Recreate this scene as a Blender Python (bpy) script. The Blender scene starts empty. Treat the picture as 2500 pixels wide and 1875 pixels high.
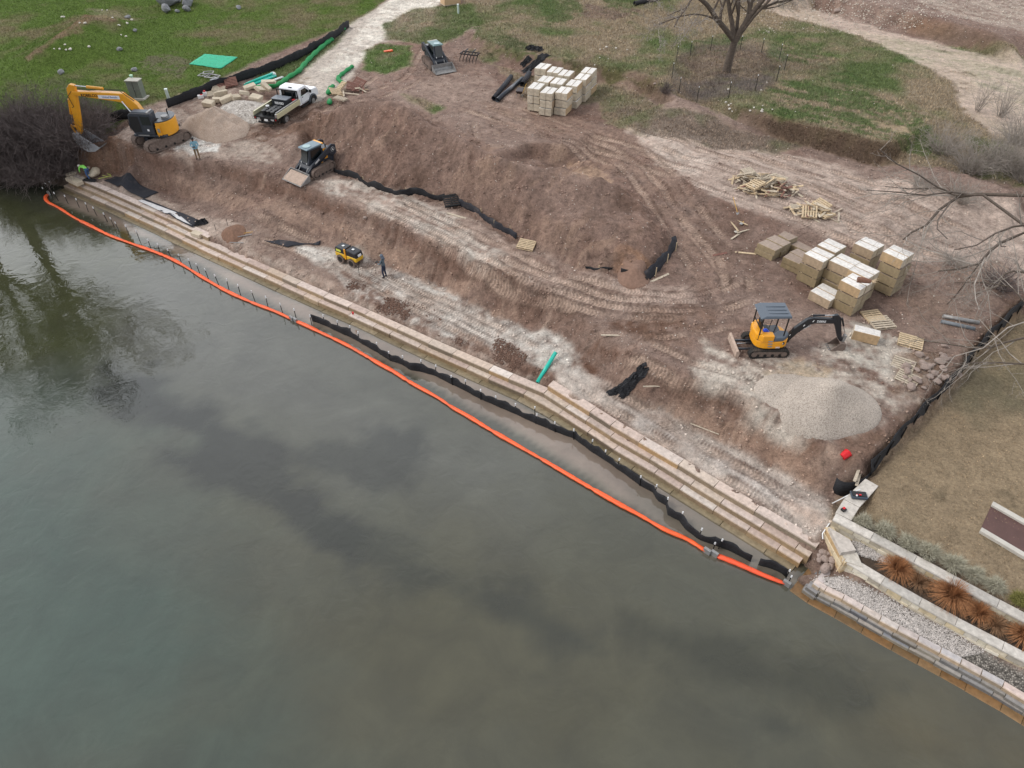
import bpy, bmesh, math, random
import numpy as np
from mathutils import Vector, Matrix, Euler
from mathutils.geometry import delaunay_2d_cdt
R = math.radians
scene = bpy.context.scene
COL = scene.collection
random.seed(7)
rng = np.random.default_rng(7)

# ------------------------------------------------------------------ camera
PITCH, FPX, CAMH = R(42), 1750.0, 28.0
cam_d = bpy.data.cameras.new('camera')
cam = bpy.data.objects.new('camera', cam_d)
COL.objects.link(cam)
cam.location = (0, 0, CAMH)
cam.rotation_euler = (math.pi/2 - PITCH, 0, 0)
cam_d.sensor_width = 36
cam_d.lens = 36*FPX/2500
cam_d.clip_end = 2000
scene.camera = cam

# ------------------------------------------------------------------ sky, sun, exposure
world = bpy.data.worlds.new('World'); scene.world = world; world.use_nodes = True
wn, wl = world.node_tree.nodes, world.node_tree.links
SUN_EL, SUN_AZ = R(50), R(-96)           # azimuth from +Y, clockwise positive
sky = wn.new('ShaderNodeTexSky'); sky.sky_type = 'NISHITA'; sky.sun_disc = False
sky.sun_elevation = SUN_EL; sky.sun_rotation = SUN_AZ
sky.air_density = 1.0; sky.dust_density = 4.0
bg = wn['Background']
tcw = wn.new('ShaderNodeTexCoord')
cloud = wn.new('ShaderNodeTexNoise'); cloud.inputs['Scale'].default_value = 2.6
cloud.inputs['Detail'].default_value = 6; cloud.inputs['Roughness'].default_value = .55
mapw = wn.new('ShaderNodeMapping'); mapw.inputs['Scale'].default_value = (1, 1, 2.2)
wl.new(tcw.outputs['Generated'], mapw.inputs['Vector']); wl.new(mapw.outputs[0], cloud.inputs['Vector'])
crw = wn.new('ShaderNodeValToRGB')
crw.color_ramp.elements[0].position = .38; crw.color_ramp.elements[0].color = (9.2, 9.4, 9.8, 1)
crw.color_ramp.elements[1].position = .66; crw.color_ramp.elements[1].color = (11.0, 11.1, 11.3, 1)
wl.new(cloud.outputs['Fac'], crw.inputs['Fac'])
# bright band added low over the far bank to lift water reflections, dimmer overhead
sepw = wn.new('ShaderNodeSeparateXYZ'); wl.new(tcw.outputs['Generated'], sepw.inputs[0])
mrw = wn.new('ShaderNodeMapRange'); mrw.inputs['From Min'].default_value = 0.30; mrw.inputs['From Max'].default_value = .85
mrw.inputs['To Min'].default_value = 2.3; mrw.inputs['To Max'].default_value = 1.0
wl.new(sepw.outputs['Z'], mrw.inputs['Value'])
mry = wn.new('ShaderNodeMapRange'); mry.inputs['From Min'].default_value = -.6; mry.inputs['From Max'].default_value = .7
mry.inputs['To Min'].default_value = .42; mry.inputs['To Max'].default_value = 1.0; wl.new(sepw.outputs['Y'], mry.inputs['Value'])  # sky dimmed behind the camera, shaped to darken slopes that face it
mm = wn.new('ShaderNodeMath'); mm.operation = 'MULTIPLY'; wl.new(mrw.outputs[0], mm.inputs[0]); wl.new(mry.outputs[0], mm.inputs[1])
mulw = wn.new('ShaderNodeVectorMath'); mulw.operation = 'SCALE'
wl.new(crw.outputs['Color'], mulw.inputs[0]); wl.new(mm.outputs[0], mulw.inputs['Scale'])
mixw = wn.new('ShaderNodeMix'); mixw.data_type = 'RGBA'; mixw.inputs['Factor'].default_value = .8
wl.new(sky.outputs['Color'], mixw.inputs['A']); wl.new(mulw.outputs[0], mixw.inputs['B'])
wl.new(mixw.outputs['Result'], bg.inputs['Color']); bg.inputs['Strength'].default_value = .1

sun_d = bpy.data.lights.new('sun', 'SUN'); sun_d.energy = 1.5; sun_d.angle = R(14); sun_d.color = (1, .96, .9)
sun = bpy.data.objects.new('sun', sun_d); COL.objects.link(sun)
sd = Vector((math.sin(SUN_AZ)*math.cos(SUN_EL), math.cos(SUN_AZ)*math.cos(SUN_EL), math.sin(SUN_EL)))
sun.rotation_euler = sd.to_track_quat('Z', 'Y').to_euler()
scene.view_settings.view_transform = 'Standard'; scene.view_settings.look = 'None'
scene.view_settings.gamma = 1; scene.view_settings.use_curve_mapping = False
scene.view_settings.exposure = .12
scene.cycles.max_bounces = 6; scene.cycles.transparent_max_bounces = 12

# ------------------------------------------------------------------ helpers
def lin(r, g=None, b=None):
    if g is None: r, g, b = r
    f = lambda c: (c/255/12.92) if c/255 <= .04045 else ((c/255+.055)/1.055)**2.4
    return (f(r), f(g), f(b))

SP, CP = math.sin(PITCH), math.cos(PITCH)
def U(px, py, z=0.0):
    """ground point at height z that the survey photo shows at (px, py)"""
    u = (px-1250)/FPX; v = (py-937.5)/FPX
    Z = (CAMH-z)/(SP+v*CP)
    return Vector((u*Z, Z*(CP-v*SP), z))

class Noise2:
    def __init__(s, seed, n=256):
        s.t = np.random.default_rng(seed).random((n, n)); s.n = n
    def __call__(s, x, y):
        xi = np.floor(x).astype(int); yi = np.floor(y).astype(int)
        fx = x-xi; fy = y-yi; fx = fx*fx*(3-2*fx); fy = fy*fy*(3-2*fy)
        n = s.n; a = s.t[xi % n, yi % n]; b = s.t[(xi+1) % n, yi % n]
        c = s.t[xi % n, (yi+1) % n]; d = s.t[(xi+1) % n, (yi+1) % n]
        return (a*(1-fx)+b*fx)*(1-fy)+(c*(1-fx)+d*fx)*fy
NZ = [Noise2(k) for k in range(12)]
def fbm(x, y, freq=1.0, octv=4, k=0, gain=.5):
    a = 1; s = 0; tot = 0
    for o in range(octv):
        s = s+a*(NZ[(k+o) % 12](x*freq+17.3*o+k*3.1, y*freq-9.1*o)-.5); tot += a
        a *= gain; freq *= 2.03
    return s/tot*2

def newmesh(name, verts, faces, mat=None, parent=None, smooth=False):
    me = bpy.data.meshes.new(name)
    me.from_pydata([tuple(v) for v in verts], [], faces)
    if mat: me.materials.append(mat)
    if smooth: me.polygons.foreach_set('use_smooth', [True]*len(me.polygons))
    me.update()
    o = bpy.data.objects.new(name, me); COL.objects.link(o)
    if parent: o.parent = parent
    return o

def tag(o, label=None, cat=None, group=None, kind=None):
    if label: o['label'] = label
    if cat: o['category'] = cat
    if group: o['group'] = group
    if kind: o['kind'] = kind
    return o

def thing(name, loc, label, cat, rz=0.0, group=None, tilt=None):
    o = bpy.data.objects.new(name, None); COL.objects.link(o)
    o.empty_display_size = .3
    o.location = loc; o.rotation_euler = (tilt[0] if tilt else 0, tilt[1] if tilt else 0, rz)
    return tag(o, label, cat, group)

def copy_tree(o, parent=None):
    c = o.copy(); COL.objects.link(c)
    if parent: c.parent = parent
    for ch in list(o.children): copy_tree(ch, c)
    return c

class MB:
    def __init__(s): s.v = []; s.f = []; s.c = []; s.m = []; s.mi = 0; s.col = None
    def _add(s, vs, fs):
        b = len(s.v); s.v += [tuple(v) for v in vs]
        for f in fs:
            s.f.append(tuple(i+b for i in f)); s.c.append(s.col); s.m.append(s.mi)
        return s
    def box(s, c, d, rz=0, ry=0, rx=0, taper=1.0, jit=0.0):
        M = Euler((rx, ry, rz)).to_matrix(); c = Vector(c); vs = []
        for k in range(8):
            sx, sy, sz = (1 if k & 1 else -1), (1 if k & 2 else -1), (1 if k & 4 else -1)
            t = taper if sz > 0 else 1
            p = Vector((sx*d[0]/2*t, sy*d[1]/2*t, sz*d[2]/2))
            if jit: p += Vector([random.uniform(-jit, jit) for _ in range(3)])
            vs.append(c+M @ p)
        return s._add(vs, [(0,2,3,1),(4,5,7,6),(0,1,5,4),(2,6,7,3),(0,4,6,2),(1,3,7,5)])
    def hexa(s, bot, top):
        """8-corner solid: bot and top are four corners each, same winding (ccw from above)"""
        return s._add(list(bot)+list(top), [(3,2,1,0),(4,5,6,7),(0,1,5,4),(1,2,6,5),(2,3,7,6),(3,0,4,7)])
    def prism(s, pts, a, b, axis='y', pts2=None):
        n = len(pts); vs = []
        for q, w in ((pts, a), (pts2 or pts, b)):
            for (u, v) in q:
                vs.append((u, w, v) if axis == 'y' else ((w, u, v) if axis == 'x' else (u, v, w)))
        fs = [tuple(range(n)), tuple(range(2*n-1, n-1, -1))]
        fs += [(i, i+n, (i+1) % n+n, (i+1) % n) for i in range(n)]
        return s._add(vs, fs)
    def cyl(s, p0, p1, r, r1=None, n=12, cap=True):
        return s.tube([p0, p1], [r, r if r1 is None else r1], n, cap)
    def tube(s, pts, rad, n=8, cap=True, flat=1.0):
        pts = [Vector(p) for p in pts]
        if not isinstance(rad, (list, tuple)): rad = [rad]*len(pts)
        vs = []; fs = []; N = len(pts); prev = None
        for i, p in enumerate(pts):
            t = (pts[min(i+1, N-1)]-pts[max(i-1, 0)])
            t = t.normalized() if t.length > 1e-9 else Vector((0, 0, 1))
            if prev is None:
                up = Vector((0, 0, 1)) if abs(t.z) < .9 else Vector((1, 0, 0))
                a = t.cross(up).normalized()
            else:
                a = (prev-t*prev.dot(t)); a = a.normalized() if a.length > 1e-6 else t.orthogonal().normalized()
            prev = a; bb = t.cross(a)
            for k in range(n):
                th = 2*math.pi*k/n
                vs.append(p+(a*math.cos(th)+bb*math.sin(th)*flat)*rad[i])
        for i in range(N-1):
            for k in range(n):
                k2 = (k+1) % n
                fs.append((i*n+k, i*n+k2, (i+1)*n+k2, (i+1)*n+k))
        if cap: fs += [tuple(range(n-1, -1, -1)), tuple(range((N-1)*n, N*n))]
        return s._add(vs, fs)
    def ball(s, c, r, n=8, m=6, sc=(1, 1, 1), jit=0):
        c = Vector(c); vs = [c+Vector((0, 0, r*sc[2]))]; fs = []
        for i in range(1, m):
            for k in range(n):
                ph = math.pi*i/m; th = 2*math.pi*k/n; q = r*(1+random.uniform(-jit, jit))
                vs.append(c+Vector((q*sc[0]*math.sin(ph)*math.cos(th), q*sc[1]*math.sin(ph)*math.sin(th), q*sc[2]*math.cos(ph))))
        vs.append(c-Vector((0, 0, r*sc[2])))
        for k in range(n): fs.append((0, 1+k, 1+(k+1) % n))
        for i in range(m-2):
            for k in range(n):
                a = 1+i*n+k; b = 1+i*n+(k+1) % n; fs.append((a, a+n, b+n, b))
        L = len(vs)-1
        for k in range(n): fs.append((L, 1+(m-2)*n+(k+1) % n, 1+(m-2)*n+k))
        return s._add(vs, fs)
    def sheet(s, rows):
        n = len(rows[0]); vs = [p for r in rows for p in r]; fs = []
        for i in range(len(rows)-1):
            for k in range(n-1):
                a = i*n+k; fs.append((a, a+1, a+n+1, a+n))
        return s._add(vs, fs)
    def build(s, name, mat=None, parent=None, bevel=0, smooth=False, solid=0, mats=None, seg=1):
        me = bpy.data.meshes.new(name); me.from_pydata(s.v, [], s.f)
        if mats:
            for m_ in mats: me.materials.append(m_)
            me.polygons.foreach_set('material_index', s.m)
        elif mat: me.materials.append(mat)
        if any(c is not None for c in s.c):
            at = me.attributes.new('col', 'FLOAT_COLOR', 'FACE')
            at.data.foreach_set('color', [x for c in s.c for x in ((c if c else (.5, .5, .5))+(1,))])
        me.update()
        bm = bmesh.new(); bm.from_mesh(me); bmesh.ops.recalc_face_normals(bm, faces=bm.faces); bm.to_mesh(me); bm.free()
        if smooth: me.polygons.foreach_set('use_smooth', [True]*len(me.polygons))
        o = bpy.data.objects.new(name, me); COL.objects.link(o)
        if parent: o.parent = parent
        if solid:
            md = o.modifiers.new('solid', 'SOLIDIFY'); md.thickness = solid; md.offset = 0
        if bevel:
            md = o.modifiers.new('bevel', 'BEVEL'); md.width = bevel; md.segments = seg; md.limit_method = 'ANGLE'; md.angle_limit = R(35)
        return o

# ------------------------------------------------------------------ materials
def nm(name):
    m = bpy.data.materials.new(name); m.use_nodes = True
    nt = m.node_tree; return m, nt.nodes, nt.links, nt.nodes['Principled BSDF']
def N_(nodes, kind, **kw):
    n = nodes.new(kind)
    for k, v in kw.items():
        if k in n.inputs.keys(): n.inputs[k].default_value = v
        else: setattr(n, k, v)
    return n
def mat(name, rgb, rough=.7, metal=0.0, var=.18, scale=6.0, bump=.0, dirt=None, dirt_amt=.0, dscale=2.5, attr=None, spec=.5, coat=0, obj_coord=True):
    """procedural paint/stone/earth: base colour with two octaves of mottling and an optional dust layer"""
    m, n, l, p = nm(name)
    tc = n.new('ShaderNodeTexCoord'); src = tc.outputs['Object' if obj_coord else 'Generated']
    nz = N_(n, 'ShaderNodeTexNoise', Scale=scale, Detail=8.0, Roughness=.62); l.new(src, nz.inputs['Vector'])
    mr = N_(n, 'ShaderNodeMapRange'); mr.inputs['From Min'].default_value = .3; mr.inputs['From Max'].default_value = .7
    mr.inputs['To Min'].default_value = 1-var; mr.inputs['To Max'].default_value = 1+var
    l.new(nz.outputs['Fac'], mr.inputs['Value'])
    sc = n.new('ShaderNodeVectorMath'); sc.operation = 'SCALE'
    if attr:
        at = n.new('ShaderNodeAttribute'); at.attribute_name = attr; l.new(at.outputs['Color'], sc.inputs[0])
    else: sc.inputs[0].default_value = lin(*rgb) if max(rgb) > 1.01 else rgb
    l.new(mr.outputs[0], sc.inputs['Scale']); out = sc.outputs[0]
    if dirt:
        nd = N_(n, 'ShaderNodeTexNoise', Scale=dscale, Detail=7.0, Roughness=.7); l.new(src, nd.inputs['Vector'])
        rd = n.new('ShaderNodeMapRange'); rd.inputs['From Min'].default_value = .62-dirt_amt*.5; rd.inputs['From Max'].default_value = .78-dirt_amt*.35
        rd.inputs['To Max'].default_value = min(1, .35+dirt_amt)
        l.new(nd.outputs['Fac'], rd.inputs['Value'])
        mx = n.new('ShaderNodeMix'); mx.data_type = 'RGBA'; l.new(rd.outputs[0], mx.inputs['Factor'])
        l.new(out, mx.inputs['A']); mx.inputs['B'].default_value = lin(*dirt)+(1,); out = mx.outputs['Result']
    l.new(out, p.inputs['Base Color'])
    p.inputs['Roughness'].default_value = rough; p.inputs['Metallic'].default_value = metal
    p.inputs['Specular IOR Level'].default_value = spec; p.inputs['Coat Weight'].default_value = coat
    if bump:
        b = N_(n, 'ShaderNodeBump'); b.inputs['Strength'].default_value = min(1, bump); b.inputs['Distance'].default_value = .03
        l.new(nz.outputs['Fac'], b.inputs['Height']); l.new(b.outputs[0], p.inputs['Normal'])
    return m
# ------------------------------------------------------------------ terrain: breaklines -> constrained triangulation -> height grid
WL_PX = [(147,465),(260,515),(382,572),(500,630),(658,703),(760,750),(848,788),(950,836),(1000,860),(1217,958),(1307,996),
         (1339,1019),(1382,1046),(1500,1125),(1554,1154),(1706,1252),(1814,1319),(1934,1394)]
WL = [U(x, y, .05).to_2d() for x, y in WL_PX]
WR_PX = [(1929,1441),(1997,1489),(2025,1500),(2158,1577),(2287,1647),(2420,1721),(2500,1771)]
WR = [U(x, y, .05).to_2d() for x, y in WR_PX]
WR.append(WR[-1]+(WR[-1]-WR[-2])*4)
def offs(line, d):
    """polyline offset to the left of travel by d (left = inland for lines running left to right here)"""
    out = []
    for i, p in enumerate(line):
        a = line[max(0, i-1)]; b = line[min(len(line)-1, i+1)]; t = (b-a).normalized()
        out.append(p+Vector((-t.y, t.x))*d)
    return out
BL = []   # breaklines: lists of (x, y, z)
def bl(*pts): BL.append([tuple(U(*p)) for p in pts])
def blw(line, z): BL.append([(p[0], p[1], z) for p in line])
blw(offs(WL, -.6), -1.6); blw(offs(WL, .22), -1.0)
seg_z = lambda i: .9 if (i <= 3 or i >= 11) else .62
BL.append([(p.x, p.y, seg_z(i)) for i, p in enumerate(offs(WL, 1.3))])
blw(offs(WR, -.6), -1.6); blw(offs(WR, .2), -1.0); blw(offs(WR, .85), .62)
blw([(-320, 4), (-45, 4), (60, -40)], -1.6); blw([(-320, -60), (120, -60)], -1.6)
# bank foot / top
bl((200,384,1.1),(230,384,1.1),(300,412,1.1),(380,446,1.1),(480,488,1.1),(548,512,1.25),(600,530,1.7),(650,528,2.1),(700,518,2.3),(745,545,2.0),(790,592,1.3),
   (870,618,1.2),(945,650,1.2),(1060,682,1.2),(1150,750,1.2),(1270,792,1.3),(1400,845,1.5),(1440,880,1.5),(1522,960,1.3),(1635,999,1.15),(1680,1035,1.1),(1737,1066,1.1),
   (1839,1112,1.1),(1940,1166,1.1),(2020,1212,1.15),(2040,1235,1.2))
bl((215,348,3.1),(262,340,3.3),(330,366,3.4),(400,385,3.4),(480,392,3.4),(560,405,3.4),(640,425,3.4),(735,458,3.4),(800,480,3.4),(860,505,3.4),(920,525,3.4),(1000,562,3.4),
   (1080,592,3.4),(1147,626,3.4),(1190,657,3.4),(1260,675,3.4),(1330,705,3.3),(1400,745,3.0),(1450,800,2.7),(1520,850,2.8),(1579,877,3.1),(1703,935,3.2),(1816,965,3.2),(1870,999,3.2),
   (1952,1050,3.2),(2000,1085,3.0),(2040,1118,2.7),(2050,1150,2.3))
bl((600,600,.95),(700,640,.95),(800,690,.95),(900,735,.9),(1100,800,.95),(1300,900,1.05),(1500,985,1.1),(1700,1100,1.08),(1900,1210,1.1))
bl((640,560,1.35),(700,570,1.5),(750,590,1.3))
tp_ = [U(*p) for p in [(330,366,3.4),(400,385,3.4),(480,392,3.4),(560,405,3.4),(640,425,3.4),(735,458,3.4),(800,480,3.4),(860,505,3.4),(920,525,3.4),(1000,562,3.4),(1080,592,3.4),(1147,626,3.4),(1190,657,3.4),(1260,675,3.4)]]
BL.append([(p.x, p.y, 2.55) for p in offs([Vector((q.x, q.y)) for q in tp_], -.34)])
tq_ = [U(*p) for p in [(1640,905,3.15),(1703,935,3.2),(1816,965,3.2),(1870,999,3.2),(1952,1050,3.2),(2000,1085,3.0)]]
BL.append([(p.x, p.y, 2.55) for p in offs([Vector((q.x, q.y)) for q in tq_], -.3)])
# mound
MF = [(600,330,4.0),(690,322,3.9),(760,345,3.8),(830,425,3.6),(880,443,3.6),(960,470,3.6),(1070,487,3.6),(1125,500,3.6),(1180,535,3.6),(1250,580,3.6),(1290,595,3.6),(1360,630,3.6),
      (1440,662,3.55),(1500,672,3.5),(1560,684,3.5),(1600,668,3.5),(1640,612,3.55),(1650,560,3.6)]
bl(*MF)
bl((745,310,4.9),(800,335,5.1),(900,380,5.1),(1000,405,5.2),(1100,432,5.1),(1180,468,5.2),(1280,505,5.3),(1400,562,5.1),(1500,590,4.9),(1570,590,4.7))
RG = [(770,285,5.7),(830,260,6.9),(900,242,7.7),(970,245,7.9),(1030,290,7.4),(1090,312,7.1),(1150,350,7.2),(1210,380,7.1),(1290,400,6.9),(1380,410,6.7),(1440,430,6.5),(1510,445,6.2),(1560,490,5.6),(1590,540,5.0)]
bl(*RG)
BL.append([(U(*p).x+(1.5 if i > 9 else .4), U(*p).y+(4.8 if i < 6 else (3.2 if i < 10 else 1.8)), 4.1 if i < 9 else 3.8) for i, p in enumerate(RG)])
# small knoll on the left face of the mound
# trench behind the mound
bl((1290,350,4.3),(1320,352,4.3),(1380,358,4.3),(1440,385,4.3),(1480,402,4.2)); bl((1305,390,3.1),(1340,398,3.0),(1390,410,3.0),(1440,422,3.0))
# upper ground
for p in [(440,330,3.6),(620,360,3.6),(700,400,3.5),(900,455,3.5),(1000,520,3.5),(1200,620,3.5),(1400,700,3.4),(1600,760,3.4),(1750,820,3.35),(1900,900,3.3),(1060,200,4.3),(1180,240,4.2),(1300,300,4.2),
          (1250,270,4.2),(1450,320,4.2),(1600,400,4.1),(1650,480,3.8),(1700,700,3.5),(1800,640,3.5),(2000,800,3.3),(2200,850,3.2),(2130,950,3.2),(2400,700,3.4),(2200,620,3.6),(2450,600,3.7),(640,240,4.1),(760,240,4.1),
          (850,180,4.2),(800,100,4.5),(950,10,5.0),(720,150,4.3),(1000,120,4.5),(560,250,4.0),(450,260,3.9),(360,280,3.7)]:
    BL.append([tuple(U(*p))])
bl((1665,440,4.3),(1740,482,4.25),(1850,522,4.15),(1960,548,4.05),(2100,592,3.9),(2250,650,3.6)); bl((1690,500,3.7),(1760,560,3.55),(1880,588,3.5),(2000,606,3.5))
# grass terrace scarp
bl((1110,60,4.9),(1150,118,4.5),(1180,140,4.4),(1250,165,4.35),(1330,182,4.3),(1480,202,4.3),(1570,225,4.3),(1620,262,4.3),(1700,276,4.25),(1760,296,4.2),(1850,322,4.2),(1950,350,4.15),(2050,372,4.1),(2150,402,4.1),(2300,448,4.1),(2500,505,4.1))
bl((1170,85,5.3),(1210,105,5.4),(1290,130,5.4),(1400,150,5.4),(1560,175,5.4),(1620,212,5.4),(1660,236,5.4),(1740,258,5.4),(1810,262,5.4),(1860,270,5.4),(1950,302,5.4),(2050,327,5.4),(2150,357,5.4),(2300,402,5.4),(2500,460,5.4))
bl((1300,20,5.7),(1500,30,5.8),(1700,100,5.7),(1900,100,5.7),(2100,200,5.6),(2300,300,5.5))
bl((2000,22,5.9),(2080,48,5.9),(2250,92,5.8),(2330,112,5.8),(2400,128,5.8),(2500,160,5.7)); bl((2010,-12,7.2),(2150,8,7.3),(2250,32,7.3),(2350,58,7.3),(2440,86,7.2),(2500,112,7.2))
# left lawn, brush bank and shore
bl((-250,470,0.0),(0,452,0.0),(100,448,0.0),(140,452,.05)); bl((-250,500,-1.4),(0,475,-1.2),(110,466,-1.2))
bl((-250,420,1.0),(0,405,1.2),(120,402,1.2),(165,395,1.15)); bl((-250,340,3.2),(0,330,3.2),(110,322,3.2),(190,332,3.1))
bl((0,230,4.1),(200,230,3.9),(330,230,3.9),(500,150,4.3),(700,60,4.6)); bl((0,100,4.6),(0,20,4.9),(420,40,4.6))
bl((50,145,4.7),(90,122,5.5),(130,98,6.0),(170,68,6.3),(230,40,6.4),(290,46,6.0),(330,55,5.2)); bl((70,175,4.5),(180,165,4.4),(300,140,4.4),(340,90,4.6))
bl((40,125,4.6),(160,30,4.9),(240,15,5.0),(300,15,5.0))
# east side: fence line, lawn, planters
EF = [(2500,722,3.45),(2480,742,3.4),(2400,818,3.25),(2330,907,3.1),(2245,992,3.0),(2190,1052,2.95),(2120,1128,2.8),(2116,1158,2.2)]
bl(*EF); EFW = [U(*p) for p in EF]
CRN = [U(x, y, 1.28) for x, y in ((2029,1197),(2050,1208),(2076,1206),(2100,1193),(2113,1177))]
BL.append([tuple(q) for q in CRN]); BL.append([(q.x-.04+.03*i*0, q.y+.22, 2.0) for i, q in enumerate(CRN)])
LN = [Vector((p.x+.32, p.y-.22)) for p in EFW[:-1]]
BL.append([(p.x, p.y, 2.1) for p in LN])
UCB = [(2041,1252),(2138,1301),(2264,1367),(2436,1455),(2500,1487)]
blw([U(x, y, 2.1).to_2d() for x, y in UCB]+[Vector((34, 2))], 2.0)
UCF = [(2034,1270),(2099,1303),(2192,1353),(2271,1398),(2371,1452),(2452,1497),(2500,1522)]
blw([U(x, y, 2.1).to_2d()+Vector((-.02, -.02)) for x, y in UCF]+[Vector((33.3, 1.5))], 1.4)
MCB = [(2088,1350),(2108,1385),(2197,1436),(2328,1508),(2500,1600)]
blw([U(x, y, 1.62).to_2d() for x, y in MCB]+[Vector((30.5, -1))], 1.38)
MCF = [(2056,1372),(2079,1396),(2110,1415),(2190,1460),(2310,1526),(2500,1628)]
blw([U(x, y, 1.62).to_2d() for x, y in MCF]+[Vector((29.6, -2))], .72)
BL.append([tuple(U(2040,1300,1.2)), tuple(U(2052,1360,.9))])
for p in [(40, 22, 2.1), (27, 20, 2.1), (60, 10, 2.1), (48, 32, 2.2), (33, 28, 2.15), (60, 45, 3.4), (90, 30, 2.5), (24, 12, 1.38)]: BL.append([p])
for p in [(-320, 350, 9), (0, 350, 9), (320, 350, 9), (320, 60, 6), (320, -60, 2), (120, -30, 1.9), (-320, 60, 3), (-320, 120, 5), (0, 120, 6.5), (80, 110, 8), (-90, 110, 5.2), (80, 60, 4.6), (62, 76, 5.6)]: BL.append([p])

vs, es, zs = [], [], []
for line in BL:
    b = len(vs)
    for i, p in enumerate(line):
        vs.append(Vector((p[0], p[1]))); zs.append(p[2])
        if i: es.append((b+i-1, b+i))
ov, oe, of, oiv, oie, oif = delaunay_2d_cdt(vs, es, [], 0, 1e-4)
OV = np.array([(v.x, v.y) for v in ov]); OZ = np.zeros(len(ov))
for i, src in enumerate(oiv):
    if src: OZ[i] = np.mean([zs[k] for k in src])
    else:    # a crossing of two breaklines: take the nearest input point's height
        d = [(OV[i, 0]-q.x)**2+(OV[i, 1]-q.y)**2 for q in vs]; OZ[i] = zs[int(np.argmin(d))]

def axis(parts):
    out = []
    for a, b, st in parts: out += list(np.arange(a, b, st))
    return np.array(out+[parts[-1][1]])
GX = axis([(-320,-100,20),(-100,-66,2.5),(-66,-40,.24),(-40,33,.135),(33,66,.24),(66,100,3),(100,320,20)])
GY = axis([(-60,8,3),(8,62,.13),(62,98,.2),(98,120,1.5),(120,350,20)])
nx, ny = len(GX), len(GY)
HZ = np.full((nx, ny), np.nan)
for tri in of:
    if len(tri) != 3: continue
    a, b, c = OV[tri[0]], OV[tri[1]], OV[tri[2]]; za, zb, zc = OZ[tri[0]], OZ[tri[1]], OZ[tri[2]]
    x0, x1 = min(a[0], b[0], c[0]), max(a[0], b[0], c[0]); y0, y1 = min(a[1], b[1], c[1]), max(a[1], b[1], c[1])
    i0, i1 = np.searchsorted(GX, x0-1e-6), np.searchsorted(GX, x1+1e-6); j0, j1 = np.searchsorted(GY, y0-1e-6), np.searchsorted(GY, y1+1e-6)
    if i0 >= i1 or j0 >= j1: continue
    det = (b[1]-c[1])*(a[0]-c[0])+(c[0]-b[0])*(a[1]-c[1])
    if abs(det) < 1e-12: continue
    XX, YY = np.meshgrid(GX[i0:i1], GY[j0:j1], indexing='ij')
    w0 = ((b[1]-c[1])*(XX-c[0])+(c[0]-b[0])*(YY-c[1]))/det; w1 = ((c[1]-a[1])*(XX-c[0])+(a[0]-c[0])*(YY-c[1]))/det; w2 = 1-w0-w1
    ok = (w0 > -1e-6) & (w1 > -1e-6) & (w2 > -1e-6)
    sub = HZ[i0:i1, j0:j1]; sub[ok] = (w0*za+w1*zb+w2*zc)[ok]
HZ[np.isnan(HZ)] = 2.0
XX, YY = np.meshgrid(GX, GY, indexing='ij')
BASE = HZ.copy()
def smooth(A, n):
    for _ in range(n):
        B = A.copy()
        B[1:-1] = (A[:-2]+2*A[1:-1]+A[2:])/4; A = B.copy()
        A[:, 1:-1] = (B[:, :-2]+2*B[:, 1:-1]+B[:, 2:])/4
    return A
HZ = smooth(HZ, 2); HB = smooth(HZ, 30)
gx = np.gradient(HB, GX, axis=0); gy = np.gradient(HB, GY, axis=1)
SL = np.clip(np.hypot(gx, gy), 0, 1.5)
# signed distances / region tests ------------------------------------------------
def sdist(poly, X, Y):
    """signed distance to polygon (negative inside)"""
    P = np.array([(p[0], p[1]) for p in poly]); n = len(P)
    d = np.full(X.shape, 1e9); ins = np.zeros(X.shape, bool)
    for i in range(n):
        a, b = P[i], P[(i+1) % n]; e = b-a
        t = np.clip(((X-a[0])*e[0]+(Y-a[1])*e[1])/max(e@e, 1e-9), 0, 1)
        d = np.minimum(d, np.hypot(X-a[0]-t*e[0], Y-a[1]-t*e[1]))
        c = ((a[1] > Y) != (b[1] > Y)) & (X < (b[0]-a[0])*(Y-a[1])/((b[1]-a[1]) if abs(b[1]-a[1]) > 1e-9 else 1e-9)+a[0])
        ins ^= c
    return np.where(ins, -d, d)
def ldist(line, X, Y):
    """distance to polyline, arc length, signed side"""
    best = np.full(X.shape, 1e9); arc = np.zeros(X.shape); side = np.zeros(X.shape); L = 0
    for a, b in zip(line[:-1], line[1:]):
        e = np.array([b[0]-a[0], b[1]-a[1]]); ln = math.hypot(*e)
        if ln < 1e-6: continue
        t = np.clip(((X-a[0])*e[0]+(Y-a[1])*e[1])/ln**2, 0, 1)
        dx, dy = X-a[0]-t*e[0], Y-a[1]-t*e[1]; d = np.hypot(dx, dy); m = d < best
        best = np.where(m, d, best); arc = np.where(m, L+t*ln, arc); side = np.where(m, np.sign(e[0]*dy-e[1]*dx)*d, side); L += ln
    return best, arc, side
def hz_at(x, y, A=None):
    A = HZ if A is None else A
    i = int(np.clip(np.searchsorted(GX, x)-1, 0, nx-2)); j = int(np.clip(np.searchsorted(GY, y)-1, 0, ny-2))
    fx = (x-GX[i])/(GX[i+1]-GX[i]); fy = (y-GY[j])/(GY[j+1]-GY[j])
    return float((A[i,j]*(1-fx)+A[i+1,j]*fx)*(1-fy)+(A[i,j+1]*(1-fx)+A[i+1,j+1]*fx)*fy)
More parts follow.
